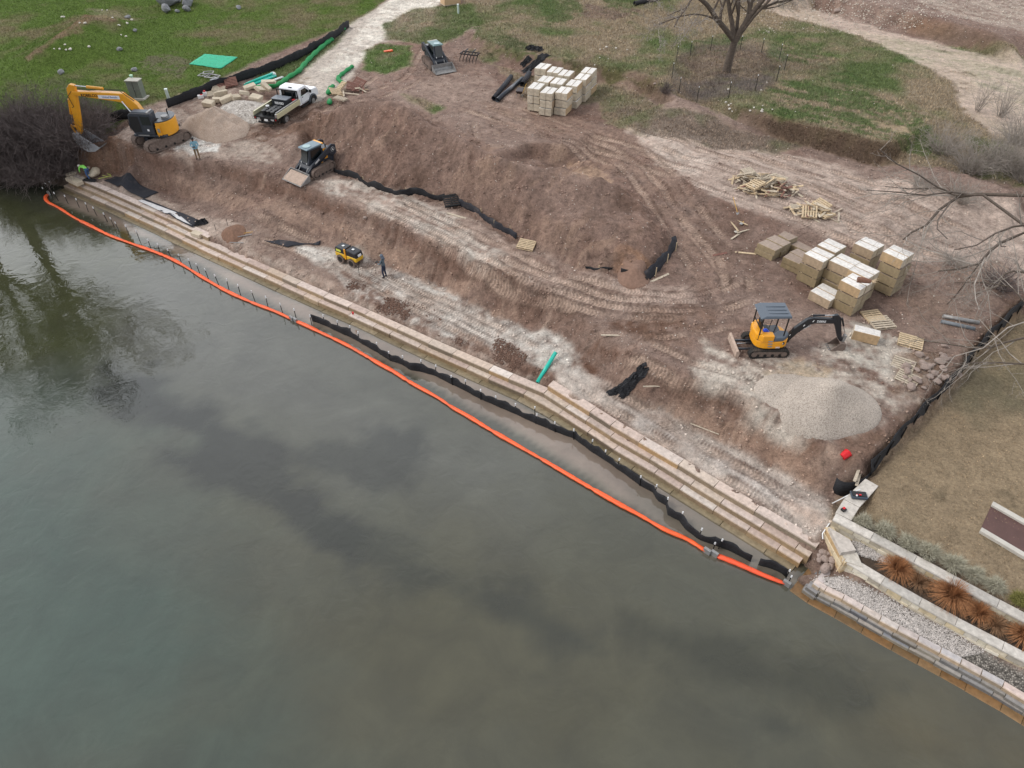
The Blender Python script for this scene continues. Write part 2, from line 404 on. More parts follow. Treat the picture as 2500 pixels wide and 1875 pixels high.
def G(px, py, A=None, z0=9.0):
    """where the line of sight through (px, py) of the photo meets the ground"""
    zt = z0; prev = U(px, py, zt)
    while zt > -1.6:
        zt -= .08; q = U(px, py, zt)
        if hz_at(q.x, q.y, A) >= zt:
            lo, hi = zt, zt+.08
            for _ in range(8):
                mid = (lo+hi)/2; q = U(px, py, mid)
                if hz_at(q.x, q.y, A) >= mid: lo = mid
                else: hi = mid
            q = U(px, py, (lo+hi)/2); return q
        prev = q
    return U(px, py, 0)
BASE_S = HZ.copy()
GB = lambda x, y: G(x, y, BASE_S)

# earth regions (no clods on lawns, lake bed, planters)
lawnL = [GB(*p) for p in [(-60,-20),(-60,445),(60,360),(130,320),(215,325),(262,322),(300,300),(355,262),(440,234),(500,208),(620,152),(740,102),(855,58),(900,30),(965,-20)]]
lawnE = [Vector((p.x, p.y)) for p in LN]+[U(2060,1195,2.1), U(2041,1252,2.1), U(2500,1487,2.1), Vector((60,-5)), Vector((90, 60))]
plan = [U(2034,1262,2.1), U(2500,1505,2.1), Vector((34,0)), Vector((20,-6)), WR[0], U(1980,1400,.9)]
terr = [GB(*p) for p in [(1165,92),(1210,108),(1290,135),(1400,155),(1560,180),(1620,218),(1740,264),(1860,274),(1950,306),(2050,331),(2150,361),(2300,406),(2500,462),(2620,500),(2500,130),(2250,100),(2050,70),(1960,-25),(1120,-25)]]
dL, dE, dP, dT = [sdist(q, XX, YY) for q in (lawnL, lawnE, plan, terr)]
soft = lambda d, w: np.clip(.5-d/w, 0, 1)
calm = np.maximum.reduce([soft(dL, 1.2), soft(dE, .6), soft(dP, .4)])
calm = np.maximum(calm, soft(dT, 1.0)*.75)
lake = soft(HZ-(-.1), .5)
e1 = 1-calm
clod = np.abs(fbm(XX, YY, 2.6, 3, 2))
steep = np.clip((SL-.25)/.5, 0, 1)
dn = fbm(XX, YY, .35, 4, 0)*.12+fbm(XX, YY, 1.4, 4, 3)*.09*(.5+steep)
# erosion ribs running down the slopes: noise stretched along the gradient
gl = np.maximum(np.hypot(gx, gy), 1e-3); ux, uy = gx/gl, gy/gl
al = XX*0.0; ac = XX*(-.592)*0+YY*0
ac = XX*.806-YY*.592
wrp = fbm(XX, YY, .45, 3, 11)*1.1; brk_ = np.clip(.45+1.3*fbm(XX, YY, .3, 3, 6), 0, 1)
ribs = brk_*1.4*fbm((ac+wrp)*2.0, (XX*.592+YY*.806)*.35, 1.0, 3, 5)
dn += steep*(ribs*.26-.12*clod+.16*fbm(XX, YY, 1.1, 4, 4)+fbm(XX, YY, 3.4, 3, 7)*.10)
dn += (1-steep)*fbm(XX, YY, 3.8, 3, 6)*.035
mnd = soft(sdist([GB(p[0], p[1]) for p in MF]+[GB(*p) for p in [(1640,520),(1560,440),(1400,380),(1210,360),(1060,280),(940,228),(820,240),(700,280)]], XX, YY), 1.5)
rdg = 1-2*np.abs(fbm(XX*.75+YY*.1, YY*.35, 1.0, 4, 2)); dn += mnd*((rdg-.6)*.13+fbm(XX+wrp, YY, .38, 5, 10, .6)*.42)
HZ = HZ+dn*e1*(1-lake)+calm*(1-lake)*(fbm(XX, YY, .5, 3, 1)*.07*soft(dL, 1)+fbm(XX, YY, 2.0, 3, 4)*.03)
HZ[lake > .6] = np.minimum(HZ[lake > .6], -.35)

# ------------------------------------------------------------------ tracks pressed into the earth
TR = [  # (centre line px, gauge half width, belt half width, depth)
 ([(880,470),(960,500),(1060,545),(1140,585),(1240,635),(1340,680),(1460,715),(1600,735),(1740,735),(1850,700)], .78, .22, .05),
 ([(900,492),(1000,530),(1120,590),(1220,650),(1320,690),(1440,735),(1560,752),(1700,752),(1790,735)], .75, .22, .05),
 ([(1130,255),(1220,285),(1330,325),(1450,365),(1540,405),(1600,470),(1650,560),(1710,640),(1740,700),(1690,745)], .80, .22, .05),
 ([(1180,245),(1300,285),(1420,330),(1560,380),(1640,450),(1720,560),(1790,640),(1800,720)], .78, .22, .05),
 ([(1560,300),(1700,345),(1850,395),(2000,450),(2150,505),(2300,560),(2450,620)], .9, .25, .04),
 ([(1600,340),(1760,395),(1900,440),(2050,500),(2200,560),(2350,620)], .9, .25, .04),
 ([(1640,320),(1800,360),(1960,410),(2120,460),(2300,530)], .9, .25, .035),
 ([(1520,380),(1660,420),(1800,470),(1950,520),(2080,570),(2230,640)], .9, .25, .035),
 ([(1430,800),(1500,790),(1600,800),(1700,790),(1800,770)], .7, .2, .05),
 ([(1480,860),(1560,850),(1680,900),(1780,930),(1850,950)], .7, .2, .05),
 ([(1760,860),(1830,890),(1900,930),(1960,960)], .7, .2, .04),
 ([(700,265),(640,300),(560,330),(480,350),(400,365)], .8, .25, .05),
 ([(960,150),(880,200),(800,260),(720,300),(600,330)], .8, .22, .04),
 ([(1120,40),(1060,110),(1010,190),(920,230),(840,250)], .85, .2, .05),
 ([(600,540),(660,570),(720,590),(790,620)], .7, .2, .035),
 ([(820,620),(960,700),(1100,760),(1220,820),(1320,880)], .55, .2, .03),
 ([(840,640),(980,720),(1120,790),(1250,860)], .55, .2, .03),
 ([(1420,960),(1560,1010),(1700,1100),(1850,1190),(1980,1270)], .55, .2, .03),
 ([(1430,925),(1580,1030),(1730,1125),(1880,1205)], .55, .2, .03),
 ([(1300,310),(1400,345),(1500,400)], .85, .22, .05),
 ([(1180,290),(1190,330),(1200,350)], .8, .22, .05),
]
TU = np.zeros_like(HZ); TV = np.zeros_like(HZ); TM = np.zeros_like(HZ); EDG = np.zeros_like(HZ)
for pts, gh, bw, dp in TR:
    bw += .05
    line = [GB(*p).to_2d() for p in pts]
    # resample smoothly
    fine = []
    for i in range(len(line)-1):
        p0, p1, p2, p3 = line[max(i-1, 0)], line[i], line[i+1], line[min(i+2, len(line)-1)]
        for k in range(6):
            t = k/6; fine.append(.5*((2*p1)+(p2-p0)*t+(2*p0-5*p1+4*p2-p3)*t*t+(3*p1-p0-3*p2+p3)*t**3))
    fine.append(line[-1])
    xs = [p.x for p in fine]; ys = [p.y for p in fine]
    i0, i1 = np.searchsorted(GX, min(xs)-2), np.searchsorted(GX, max(xs)+2); j0, j1 = np.searchsorted(GY, min(ys)-2), np.searchsorted(GY, max(ys)+2)
    X, Y = XX[i0:i1, j0:j1], YY[i0:i1, j0:j1]
    d, arc, side = ldist(fine, X, Y)
    dd = np.abs(np.abs(side)-gh); brk = np.clip(.9+fbm(X, Y, .8, 2, 8)*1.6, 0, 1)
    ends = np.clip(arc/1.5, 0, 1)*np.clip((arc.max()-arc)/1.5, 0, 1)
    m = np.clip((bw+.06-dd)/.10, 0, 1)*brk*ends*(d < gh+bw+.3)
    HZ[i0:i1, j0:j1] -= dp*m-dp*.5*np.clip(1-np.abs(dd-bw-.1)/.12, 0, 1)*brk*ends*(d < gh+bw+.5)
    EDG[i0:i1, j0:j1] = np.maximum(EDG[i0:i1, j0:j1]*(1-m), .8*np.clip(1-np.abs(dd-bw-.08)/.09, 0, 1)*brk*ends*(d < gh+bw+.5))
    upd = m > TM[i0:i1, j0:j1]
    TM[i0:i1, j0:j1] = np.where(upd, m, TM[i0:i1, j0:j1]); TU[i0:i1, j0:j1] = np.where(upd, arc, TU[i0:i1, j0:j1])
    TV[i0:i1, j0:j1] = np.where(upd, dd, TV[i0:i1, j0:j1])
GR = G     # ground hit on the finished terrain

# ------------------------------------------------------------------ colours of the earth, painted as patches of material
Cc = np.empty(HZ.shape+(3,)); Cc[:] = lin(131, 112, 105)
n_lo = fbm(XX, YY, .22, 4, 1); n_md = fbm(XX, YY, .9, 4, 4); n_hi = fbm(XX, YY, 3.2, 3, 6)
def mixc(m, c):
    m = np.clip(m, 0, 1)[..., None]; Cc[:] = Cc*(1-m)+np.array(lin(*c))*m
mixc((n_lo*1.6+n_md*.8), (118, 96, 88)); mixc((-n_lo*1.4+n_md*.6), (146, 128, 121))
def patch(pts, c, soft_w=.8, jag=.5, op=1.0, tex=0.0, k=0, world=False, kill=False):
    soft_w *= .5; jag *= 1.15; tex *= 1.5
    q = pts if world else [GB(*p) for p in pts]
    xs = [p[0] for p in q]; ys = [p[1] for p in q]
    i0, i1 = np.searchsorted(GX, min(xs)-2), np.searchsorted(GX, max(xs)+2); j0, j1 = np.searchsorted(GY, min(ys)-2), np.searchsorted(GY, max(ys)+2)
    X, Y = XX[i0:i1, j0:j1], YY[i0:i1, j0:j1]
    A_, B_ = (X*.806-Y*.592)*.38, (X*.592+Y*.806)*1.25
    d = sdist(q, X, Y)+jag*(.7*fbm(X, Y, .6, 4, 3+k)+.6*fbm(A_, B_, 1.6, 3, 7+k))
    m = np.clip(.5-d/soft_w, 0, 1)*op
    if tex: m = m*np.clip(.72+tex*(.8*fbm(A_, B_, .9, 4, 9+k)+.6*fbm(X, Y, 3.0, 3, 2+k)), 0, 1)
    if kill: GRS[i0:i1, j0:j1] *= (1-m)
    m = m[..., None]; Cc[i0:i1, j0:j1] = Cc[i0:i1, j0:j1]*(1-m)+np.array(lin(*c))*m
# steep cut faces: browner, with pale calcareous streaks
mixc(steep*.75*(.6+.6*n_md), (122, 99, 89)); mixc(steep*np.clip(ribs*2.2-.1, 0, 1)*.8, (166, 144, 132)); mixc(steep*np.clip(-ribs*2.2-.25, 0, 1)*.75, (96, 76, 68))
mixc(mnd*np.clip(ribs*2.0-.1, 0, 1)*.6, (160, 134, 118)); mixc(mnd*np.clip(fbm(XX, YY, .4, 5, 9)*3-.4, 0, 1)*.8, (96, 76, 66))
DUST, WHITE, PINK, MUD, BROWN = (176,160,154), (204,198,193), (178,158,151), (98,76,66), (122,101,94)
# upper haul road
patch([(700,440),(760,395),(830,430),(960,480),(1090,500),(1180,550),(1300,610),(1440,670),(1560,700),(1680,700),(1700,740),(1500,760),(1400,735),(1260,675),(1147,622),(1000,556),(860,498)], (172,153,145), 1.2, .7, .95, .7)
patch([(860,440),(980,480),(1100,520),(1160,570),(1260,650),(1190,655),(1147,622),(1060,575),(920,520),(860,480),(800,470),(760,440)], (196,186,180), .8, .8, .9, 1.3, 2)
patch([(1140,600),(1160,640),(1260,680),(1240,690),(1150,650)], WHITE, .3, .3, .9, 1.2)
# pad and dust round the big excavator and the sand heap
patch([(225,345),(330,300),(430,240),(560,210),(700,260),(640,330),(560,400),(420,382),(330,362)], (170,154,146), 1.4, .8, .9, 1.2, 1)
patch([(420,325),(480,320),(540,350),(530,370),(470,378),(425,365)], (214,212,211), .7, .5, .95, 1.4, 2)
patch([(560,350),(640,340),(700,390),(640,405),(570,395)], (178,164,156), .8, .6, .8, 1.2)
patch([(500,330),(600,320),(700,280),(780,240),(800,270),(740,330),(640,345),(560,345)], (112,88,76), 1.2, .7, .85, 1.0, 3)
# access road
patch([(985,-30),(965,-10),(855,58),(800,108),(742,172),(700,222),(770,260),(840,215),(880,150),(915,110),(1010,80),(1110,-30)], (186,176,170), .8, .35, 1, 0)
patch([(985,-30),(900,50),(850,110),(780,180),(880,150),(940,90),(1040,50),(1110,-30)], (214,208,202), 1.2, .6, .95, 1.0, 2)
patch([(960,60),(1090,10),(1020,90),(940,110)], (196,184,176), 1, .5, .8, 1.0, 4)
# bench on the lower level
patch([(165,420),(300,440),(560,540),(620,600),(800,690),(1000,780),(1300,915),(1290,935),(1000,810),(700,670),(500,580),(300,500),(170,440)], (180,164,156), .8, .4, .9, .8, 1)
patch([(560,560),(640,540),(760,590),(820,640),(800,690),(640,610)], (152,134,126), .8, .5, .8, 1.2, 3)
patch([(715,600),(790,597),(880,612),(945,652),(1060,685),(1150,752),(1270,794),(1405,842),(1420,880),(1440,930),(1330,900),(1180,850),(1000,780),(880,720),(780,650)], (210,205,202), .7, .45, .97, .6, 2)
patch([(950,690),(1080,720),(1200,780),(1180,800),(1060,760),(940,710)], (184,172,166), .8, .5, .7, 1.0, 5)
patch([(830,660),(920,690),(1000,760),(1120,800),(1250,870),(1350,920),(1280,900),(1120,850),(960,790),(860,720)], (110,86,76), .8, .6, .85, 1.3, 4)
patch([(1350,900),(1430,905),(1522,962),(1635,1004),(1737,1070),(1850,1120),(1945,1170),(2015,1212),(2020,1290),(1990,1320),(1850,1235),(1700,1145),(1500,1015),(1360,950)], (196,186,181), .8, .4, .95, .4, 6)
patch([(1560,1000),(1700,1080),(1960,1230),(1940,1260),(1700,1120),(1540,1030)], (196,188,186), 1.0, .6, .7, 1.2, 1)
patch([(1420,935),(1500,1015),(1700,1145),(1850,1240),(1990,1330),(1985,1345),(1700,1165),(1480,1025)], (148,124,112), .5, .35, .5, 1.2, 6)
patch([(1880,1180),(1980,1240),(2000,1280),(1900,1230)], (186,158,144), .8, .4, .5, 1, 6)
patch([(262,345),(400,392),(560,410),(735,466),(860,512),(1000,568),(1147,632),(1260,682),(1260,700),(1147,655),(1000,590),(860,535),(735,490),(560,432),(400,412),(262,365)], (112,88,78), .5, .35, .85, .6, 3)
patch([(262,380),(400,425),(560,450),(735,510),(860,560),(1000,610),(1147,672),(1270,730),(1270,790),(1150,745),(1000,668),(870,612),(790,585),(720,540),(548,508),(380,444),(262,400)], (158,134,122), .9, .5, .8, 1.3, 5)
patch([(1600,900),(1703,945),(1816,975),(1870,1008),(1952,1060),(2010,1100),(1990,1120),(1850,1040),(1703,980),(1600,930)], (116,92,80), .5, .35, .8, .8, 3)
patch([(1560,940),(1700,1000),(1850,1060),(1990,1130),(2000,1200),(1839,1110),(1680,1030),(1540,955)], (156,130,116), .8, .5, .75, 1.3, 6)
# fresh mud cut by the small excavator
patch([(1410,850),(1440,800),(1540,770),(1640,790),(1560,850),(1470,880),(1420,930),(1400,900)], (100,74,62), .9, .6, .9, 1.1, 3)
patch([(1540,760),(1640,745),(1760,760),(1740,830),(1640,850),(1580,830)], (116,92,80), 1, .6, .7, 1, 2)
# gravelly apron by the small excavator and cone
patch([(1720,840),(1800,870),(1960,870),(2080,820),(2200,850),(2260,900),(2180,1020),(2080,1070),(1960,1060),(1860,1010),(1700,930)], (196,187,180), 1.2, .9, .95, .9, 3)
patch([(2040,780),(2170,800),(2230,850),(2160,900),(2040,860)], (198,192,186), .8, .7, .8, 1.3, 5)
patch([(1860,900),(1960,880),(2060,900),(1980,940),(1880,960)], (190,170,146), .8, .5, .6, 1, 5)
patch([(2180,880),(2260,840),(2340,850),(2300,920),(2200,1000),(2170,960)], (134,112,98), .8, .6, .8, 1, 2)
patch([(2040,1070),(2140,1040),(2200,1010),(2130,1130),(2060,1150)], (128,104,92), .8, .6, .8, 1, 2)
# mound: darker moist brown with fans of paler fines
patch(MF and [(p[0], p[1]) for p in MF]+[(1620,520),(1560,450),(1400,385),(1210,365),(1060,290),(940,230),(820,245),(760,285)], (126,104,96), .8, .3, .45, 0)
patch([(690,320),(760,290),(830,300),(800,400),(740,350)], (112,90,80), .8, .5, .7, 1, 6)
patch([(1120,420),(1200,480),(1300,580),(1400,640),(1330,520),(1230,440)], (142,119,108), 1, .8, .7, 1.2, 1)
patch([(1560,470),(1610,560),(1640,600),(1560,660),(1500,600)], (130,107,98), .8, .5, .7, .8, 2)
patch([(1500,600),(1560,600),(1600,650),(1550,680),(1500,668)], (150,118,98), .6, .4, .8, .8, 3)
patch([(1390,400),(1450,400),(1510,440),(1450,455),(1400,430)], (168,142,124), .5, .4, .7, .8, 3)
patch([(860,330),(960,300),(1000,380),(960,430),(880,400)], (140,118,108), 1, .6, .5, 1.2, 5)
# plateau behind the mound and tracked flats to the right
patch([(1060,180),(1180,170),(1280,250),(1300,310),(1200,290),(1060,250),(1000,230)], (150,131,123), 1, .6, .8, 1.2, 4)
patch([(1180,250),(1420,290),(1560,330),(1660,430),(1740,560),(1800,650),(1700,720),(1650,560),(1560,430),(1400,345),(1200,300)], (140,118,108), 1, .6, .8, .8, 1)
patch([(1530,310),(1720,330),(1900,370),(2050,400),(2250,450),(2500,520),(2620,640),(2500,700),(2250,640),(2050,590),(1850,520),(1740,480),(1660,430),(1570,360)], (190,173,165), 1.0, .7, .95, .35, 3)
patch([(1540,315),(1700,340),(1760,400),(1700,430),(1600,380)], (198,184,177), 1.0, .8, .8, 1.1, 1)
patch([(1720,490),(1800,530),(1860,590),(1850,720),(1740,640),(1700,540)], (112,92,84), 1.0, .6, .85, .6, 5)
patch([(2160,660),(2300,640),(2450,640),(2470,720),(2330,830),(2230,800),(2180,740)], (140,120,110), 1.2, .8, .8, .8, 2)
patch([(1230,125),(1180,40),(1160,-30),(1270,-30),(1260,60),(1200,130),(1160,180),(1100,170),(1120,120)], (128,106,97), .8, .5, .9, .5, 4)
patch([(900,120),(960,70),(1010,90),(1040,130),(1010,200),(930,230),(880,190)], (134,110,101), 1, .6, .7, .8, 4)
tmk = TM*np.clip(.7+fbm(XX, YY, .5, 3, 3), 0, 1)
mixc(tmk*.6, (172,150,138)); mixc(np.clip(EDG, 0, .75), (98,78,70))
# grass terraces
GRS = np.zeros_like(HZ)
def grass(pts, green=.5, jag=.6, op=1.0, world=False, dry=(150,134,108), grn=(92,112,54), k=0):
    q = pts if world else [GB(*p) for p in pts]
    xs = [p[0] for p in q]; ys = [p[1] for p in q]
    i0, i1 = np.searchsorted(GX, min(xs)-2), np.searchsorted(GX, max(xs)+2); j0, j1 = np.searchsorted(GY, min(ys)-2), np.searchsorted(GY, max(ys)+2)
    X, Y = XX[i0:i1, j0:j1], YY[i0:i1, j0:j1]
    d = sdist(q, X, Y)+jag*(fbm(X, Y, .5, 4, 3+k)+.7*fbm(X, Y, 1.9, 3, 8+k)); m = np.clip(.5-d/.7, 0, 1)*op
    g = np.clip(green+1.5*fbm(X, Y, .17, 4, 5+k)+.6*fbm(X, Y, .7, 3, k), 0, 1)[..., None]
    c = np.array(lin(*dry))*(1-g)+np.array(lin(*grn))*g
    mm = m[..., None]; Cc[i0:i1, j0:j1] = Cc[i0:i1, j0:j1]*(1-mm)+c*mm
    GRS[i0:i1, j0:j1] = np.maximum(GRS[i0:i1, j0:j1], m)
grass([(p.x, p.y) for p in terr], .24, .9, .97, True)
grass([(1180,145),(1290,185),(1480,205),(1570,228),(1620,265),(1560,330),(1480,300),(1470,250),(1300,260),(1250,190)], .15, .6, .75, k=2)
grass([(1480,240),(1620,262),(1760,300),(1950,352),(1900,375),(1700,350),(1560,330)], .05, .6, .8, dry=(136,120,104), k=2)
grass([(930,60),(1010,20),(1150,10),(1180,60),(1120,90),(1060,110),(1010,105),(950,95)], .8, .5, .9, k=4)
grass([(890,125),(930,108),(1005,110),(1000,160),(940,180),(890,170)], .9, .4, .9, grn=(86,118,40), k=4)
grass([(1150,122),(1190,120),(1225,145),(1180,150)], .9, .4, .9, k=1)
grass([(980,230),(1030,240),(1080,262),(1060,275),(1000,250)], .9, .3, .8, grn=(86,118,40))
grass([(p.x, p.y) for p in lawnL], .9, .35, 1.0, True, dry=(122,114,84), grn=(90,112,44))
patch([(330,150),(400,130),(470,140),(440,190),(340,190)], (122,112,96), 1.5, 1.2, .7, 1.2, 2)
patch([(0,200),(160,185),(260,230),(150,250),(0,240)], (104,102,76), 2, 1.5, .6, 1, 4)
grass([(620,188),(700,150),(800,100),(850,66),(830,100),(760,160),(700,200),(640,216)], .6, .3, .95, dry=(124,114,88))
patch([(700,195),(740,170),(760,190),(720,215),(690,215)], (140,122,106), .8, .5, .8, .8, 2)
patch([(60,142),(110,108),(160,72),(232,36),(290,45),(292,54),(240,48),(205,70),(200,90),(175,80),(120,118),(70,150)], (142,116,98), .7, .4, .85, .6, 4)
patch([(205,22),(290,22),(330,50),(240,45)], (150,140,118), .8, .7, .6, 1.0, 4)
# wet green patches and dry brown on the terrace
for pts, c in [([(1290,125),(1420,150),(1560,178),(1600,215),(1500,195),(1300,150)], (82,96,48)), ([(1190,88),(1260,90),(1330,130),(1260,150),(1200,120)], (78,94,50)),
               ([(1870,210),(2080,180),(2150,240),(2280,300),(2330,380),(2200,370),(2050,320),(1900,300)], (74,104,40)), ([(1660,100),(1820,90),(1800,130),(1680,140)], (88,106,52)),
               ([(1460,0),(1560,-20),(1560,40),(1480,40)], (86,104,52)), ([(1300,-20),(1420,-10),(1430,40),(1340,60)], (84,104,50)), ([(1880,100),(2000,110),(1980,160),(1880,150)], (88,110,52)),
               ([(2350,330),(2500,380),(2500,450),(2380,420)], (80,98,42))]:
    patch(pts, c, 1.2, 1.2, .8, 1.3, 2)
patch([(1640,150),(1700,110),(1850,110),(1900,160),(1890,215),(1760,245),(1650,225),(1630,190)], (118,100,90), 1, .5, .75, .6, 3)
patch([(1650,190),(1800,180),(1890,190),(1850,235),(1700,245)], (112,102,100), 1, .5, .6, .6, 3)
patch([(2130,295),(2210,305),(2230,330),(2160,325)], (158,136,118), .6, .6, .8, .8, 3, kill=True)
patch([(1430,10),(1560,25),(1500,50),(1420,45)], (126,104,94), .8, .5, .7, .8, 3)
# pinkish path and stony top beyond it
patch([(1850,-20),(1860,20),(1980,55),(2100,90),(2190,130),(2260,160),(2330,200),(2350,260),(2420,330),(2560,420),(2560,170),(2400,132),(2250,96),(2080,52),(1990,22),(1930,-25)], (190,172,163), 1.0, .6, .97, .3, 2, kill=True)
patch([(2150,-25),(2250,5),(2350,45),(2560,110),(2560,-30)], (172,158,150), 1.0, .8, .8, .8, 2, kill=True)
mixc(steep*soft(np.abs(YY-84)-9, 2)*soft(40-XX, 2)*.8, (128, 102, 78))
# east lawn, planters, gravel strips
grass([(p[0], p[1]) for p in lawnE], .04, .2, 1.0, True, dry=(160,138,106), grn=(132,120,92), k=3)
patch([(2150,1090),(2190,1060),(2320,920),(2480,760),(2500,800),(2380,930),(2260,1060)], (128,114,92), 2.5, .8, .5, .8, 1)
patch([(2400,800),(2560,760),(2560,1000),(2450,980)], (130,120,86), 2, 1.0, .4, 1.0, 2)
for pts in ([(2270,1170),(2300,1180),(2330,1220),(2300,1222)], [(2450,1165),(2480,1165),(2470,1230),(2455,1230)], [(2240,1150),(2280,1170),(2270,1180)]):
    patch(pts, (112,98,74), .6, .5, .7, 1.2, 4)
patch([U(*p) for p in [(2034,1262,1.4),(2110,1300,1.4),(2500,1522,1.4),(2600,1580,1.4),(2560,1650,1.4),(2328,1508,1.4),(2108,1385,1.4)]], (92,80,72), .3, .1, 1, 0, world=True)
GRV = np.zeros_like(HZ)
for pts, z in (([(1985,1405),(2045,1405),(2130,1450),(2300,1542),(2520,1665),(2520,1720),(2425,1662),(2176,1524),(2040,1440)], .8), ([(2078,1318),(2180,1372),(2180,1380),(2095,1352)], 1.4)):
    q = [U(x, y, z) for x, y in pts]; patch(q, (176,170,166), .12, .03, 1, 0, world=True); GRV = np.maximum(GRV, soft(sdist(q, XX, YY), .15))
# brush bank and shore on the left
patch([(-100,330),(200,330),(235,395),(200,400),(150,460),(-100,470)], (84,74,68), 1, .5, .9, 0)
patch([(200,335),(262,340),(330,366),(300,425),(200,400)], (120,92,76), .8, .4, .8, .5, 3)
scarpT = steep*soft(np.abs(dT)-1.6, 1.5)*(YY < 84); mixc(scarpT*.85, (100,82,66)); GRS = np.maximum(GRS*(1-.5*scarpT), scarpT*.56)
Cc *= (1+(mnd*(rdg-.55)*.18)[..., None]); Cc *= (1+.10*n_md[..., None]+.12*fbm(XX, YY, 1.9, 3, 9)[..., None]*e1[..., None]); Cc *= np.where(GRS[..., None] > .5, 1.02, np.array((1.27,1.265,1.20)))
gm_ = (Cc@np.array((.3,.59,.11)))[..., None]; dsat = (GRS*(.2-.12*soft(dL, 1)))[..., None]; Cc[:] = Cc*(1-dsat)+gm_*dsat
mixc(lake*.9, (70, 72, 58))

# ------------------------------------------------------------------ ground mesh
def grid_mesh(name, X, Y, Z):
    a, b = X.shape; me = bpy.data.meshes.new(name)
    co = np.stack([X, Y, Z], -1).reshape(-1, 3).astype(np.float32)
    me.vertices.add(a*b); me.vertices.foreach_set('co', co.ravel())
    I = (np.arange(a-1)[:, None]*b+np.arange(b-1)[None, :]).ravel()
    F = np.stack([I, I+b, I+b+1, I+1], -1).astype(np.int32)
    nf = len(F); me.loops.add(nf*4); me.loops.foreach_set('vertex_index', F.ravel())
    me.polygons.add(nf); me.polygons.foreach_set('loop_start', np.arange(0, nf*4, 4, dtype=np.int32))
    me.polygons.foreach_set('use_smooth', np.ones(nf, bool)); me.update(); me.validate()
    return me
def fattr(me, name, A, typ='FLOAT'):
    at = me.attributes.new(name, typ, 'POINT')
    if typ == 'FLOAT': at.data.foreach_set('value', A.astype(np.float32).ravel())
    elif typ == 'FLOAT_VECTOR': at.data.foreach_set('vector', A.astype(np.float32).ravel())
    else: at.data.foreach_set('color', np.concatenate([A, np.ones(A.shape[:-1]+(1,))], -1).astype(np.float32).ravel())
gme = grid_mesh('ground', XX, YY, HZ)
fattr(gme, 'col', Cc, 'FLOAT_COLOR'); fattr(gme, 'grs', GRS); fattr(gme, 'grv', GRV); fattr(gme, 'trk', np.stack([TU, TV, TM], -1), 'FLOAT_VECTOR')
ground = bpy.data.objects.new('ground', gme); COL.objects.link(ground); tag(ground, kind='structure')

m, n, l, p = nm('earth')
at = N_(n, 'ShaderNodeAttribute', attribute_name='col'); ag = N_(n, 'ShaderNodeAttribute', attribute_name='grs')
agv = N_(n, 'ShaderNodeAttribute', attribute_name='grv'); atk = N_(n, 'ShaderNodeAttribute', attribute_name='trk')
tc = n.new('ShaderNodeTexCoord'); P = tc.outputs['Object']
def noise(scale, det=6, rough=.65, warp=0):
    q = N_(n, 'ShaderNodeTexNoise', Scale=scale, Detail=float(det), Roughness=rough, Distortion=float(warp)); l.new(P, q.inputs['Vector']); return q.outputs['Fac']
def math_(op, a, b=None, c=None):
    q = n.new('ShaderNodeMath'); q.operation = op
    for k, x in enumerate((a, b, c)):
        if x is None: continue
        if isinstance(x, (int, float)): q.inputs[k].default_value = x
        else: l.new(x, q.inputs[k])
    return q.outputs[0]
def rng_(x, a, b, c, d):
    q = n.new('ShaderNodeMapRange'); l.new(x, q.inputs['Value'])
    for k, v_ in zip(('From Min', 'From Max', 'To Min', 'To Max'), (a, b, c, d)): q.inputs[k].default_value = v_
    return q.outputs[0]
n1, n2, n3 = noise(1.3, 8, .7), noise(7, 8, .75), noise(26, 5, .7)
# tyre and track lugs
tk = n.new('ShaderNodeSeparateXYZ'); l.new(atk.outputs['Vector'], tk.inputs[0])
ph = math_('MULTIPLY', math_('ADD', tk.outputs['X'], math_('MULTIPLY', tk.outputs['Y'], .55)), 2*math.pi/.21)
lug = math_('MULTIPLY', math_('SINE', ph), tk.outputs['Z'])
fine = math_('ADD', math_('MULTIPLY', n2, .6), math_('MULTIPLY', n3, .4))
amp_e = rng_(fine, .34, .66, .62, 1.38); amp_g = rng_(fine, .36, .64, .55, 1.45)
mx = n.new('ShaderNodeMix'); l.new(ag.outputs['Fac'], mx.inputs['Factor']); l.new(amp_e, mx.inputs['A']); l.new(amp_g, mx.inputs['B'])
amp = math_('MULTIPLY', mx.outputs['Result'], rng_(n1, .3, .7, .78, 1.22))
n5 = noise(2.6, 9, .8, .15); crev_shade = math_('MULTIPLY', rng_(n5, .30, .50, .60, 1.0), rng_(n5, .55, .72, 1.0, 1.22)); em = n.new('ShaderNodeMix'); l.new(ag.outputs['Fac'], em.inputs['Factor']); l.new(crev_shade, em.inputs['A']); em.inputs['B'].default_value = 1.0  # crevice shade put into the colour: darker in the hollows of the bump
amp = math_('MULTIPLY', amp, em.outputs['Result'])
amp = math_('MULTIPLY', amp, rng_(lug, -1, 1, .80, 1.16))
# pebbles (voronoi) in the gravel strips
vor = N_(n, 'ShaderNodeTexVoronoi', Scale=16.0); l.new(P, vor.inputs['Vector'])
pebc = rng_(vor.outputs['Distance'], .1, .55, 1.15, .35); vsep = n.new('ShaderNodeSeparateXYZ'); l.new(vor.outputs['Color'], vsep.inputs[0])
peb = math_('MULTIPLY', pebc, rng_(vsep.outputs['X'], 0, 1, .45, 1.35))
mg = n.new('ShaderNodeMix'); l.new(agv.outputs['Fac'], mg.inputs['Factor']); l.new(amp, mg.inputs['A']); l.new(peb, mg.inputs['B'])
sc = n.new('ShaderNodeVectorMath'); sc.operation = 'SCALE'; l.new(at.outputs['Color'], sc.inputs[0]); l.new(mg.outputs['Result'], sc.inputs['Scale'])
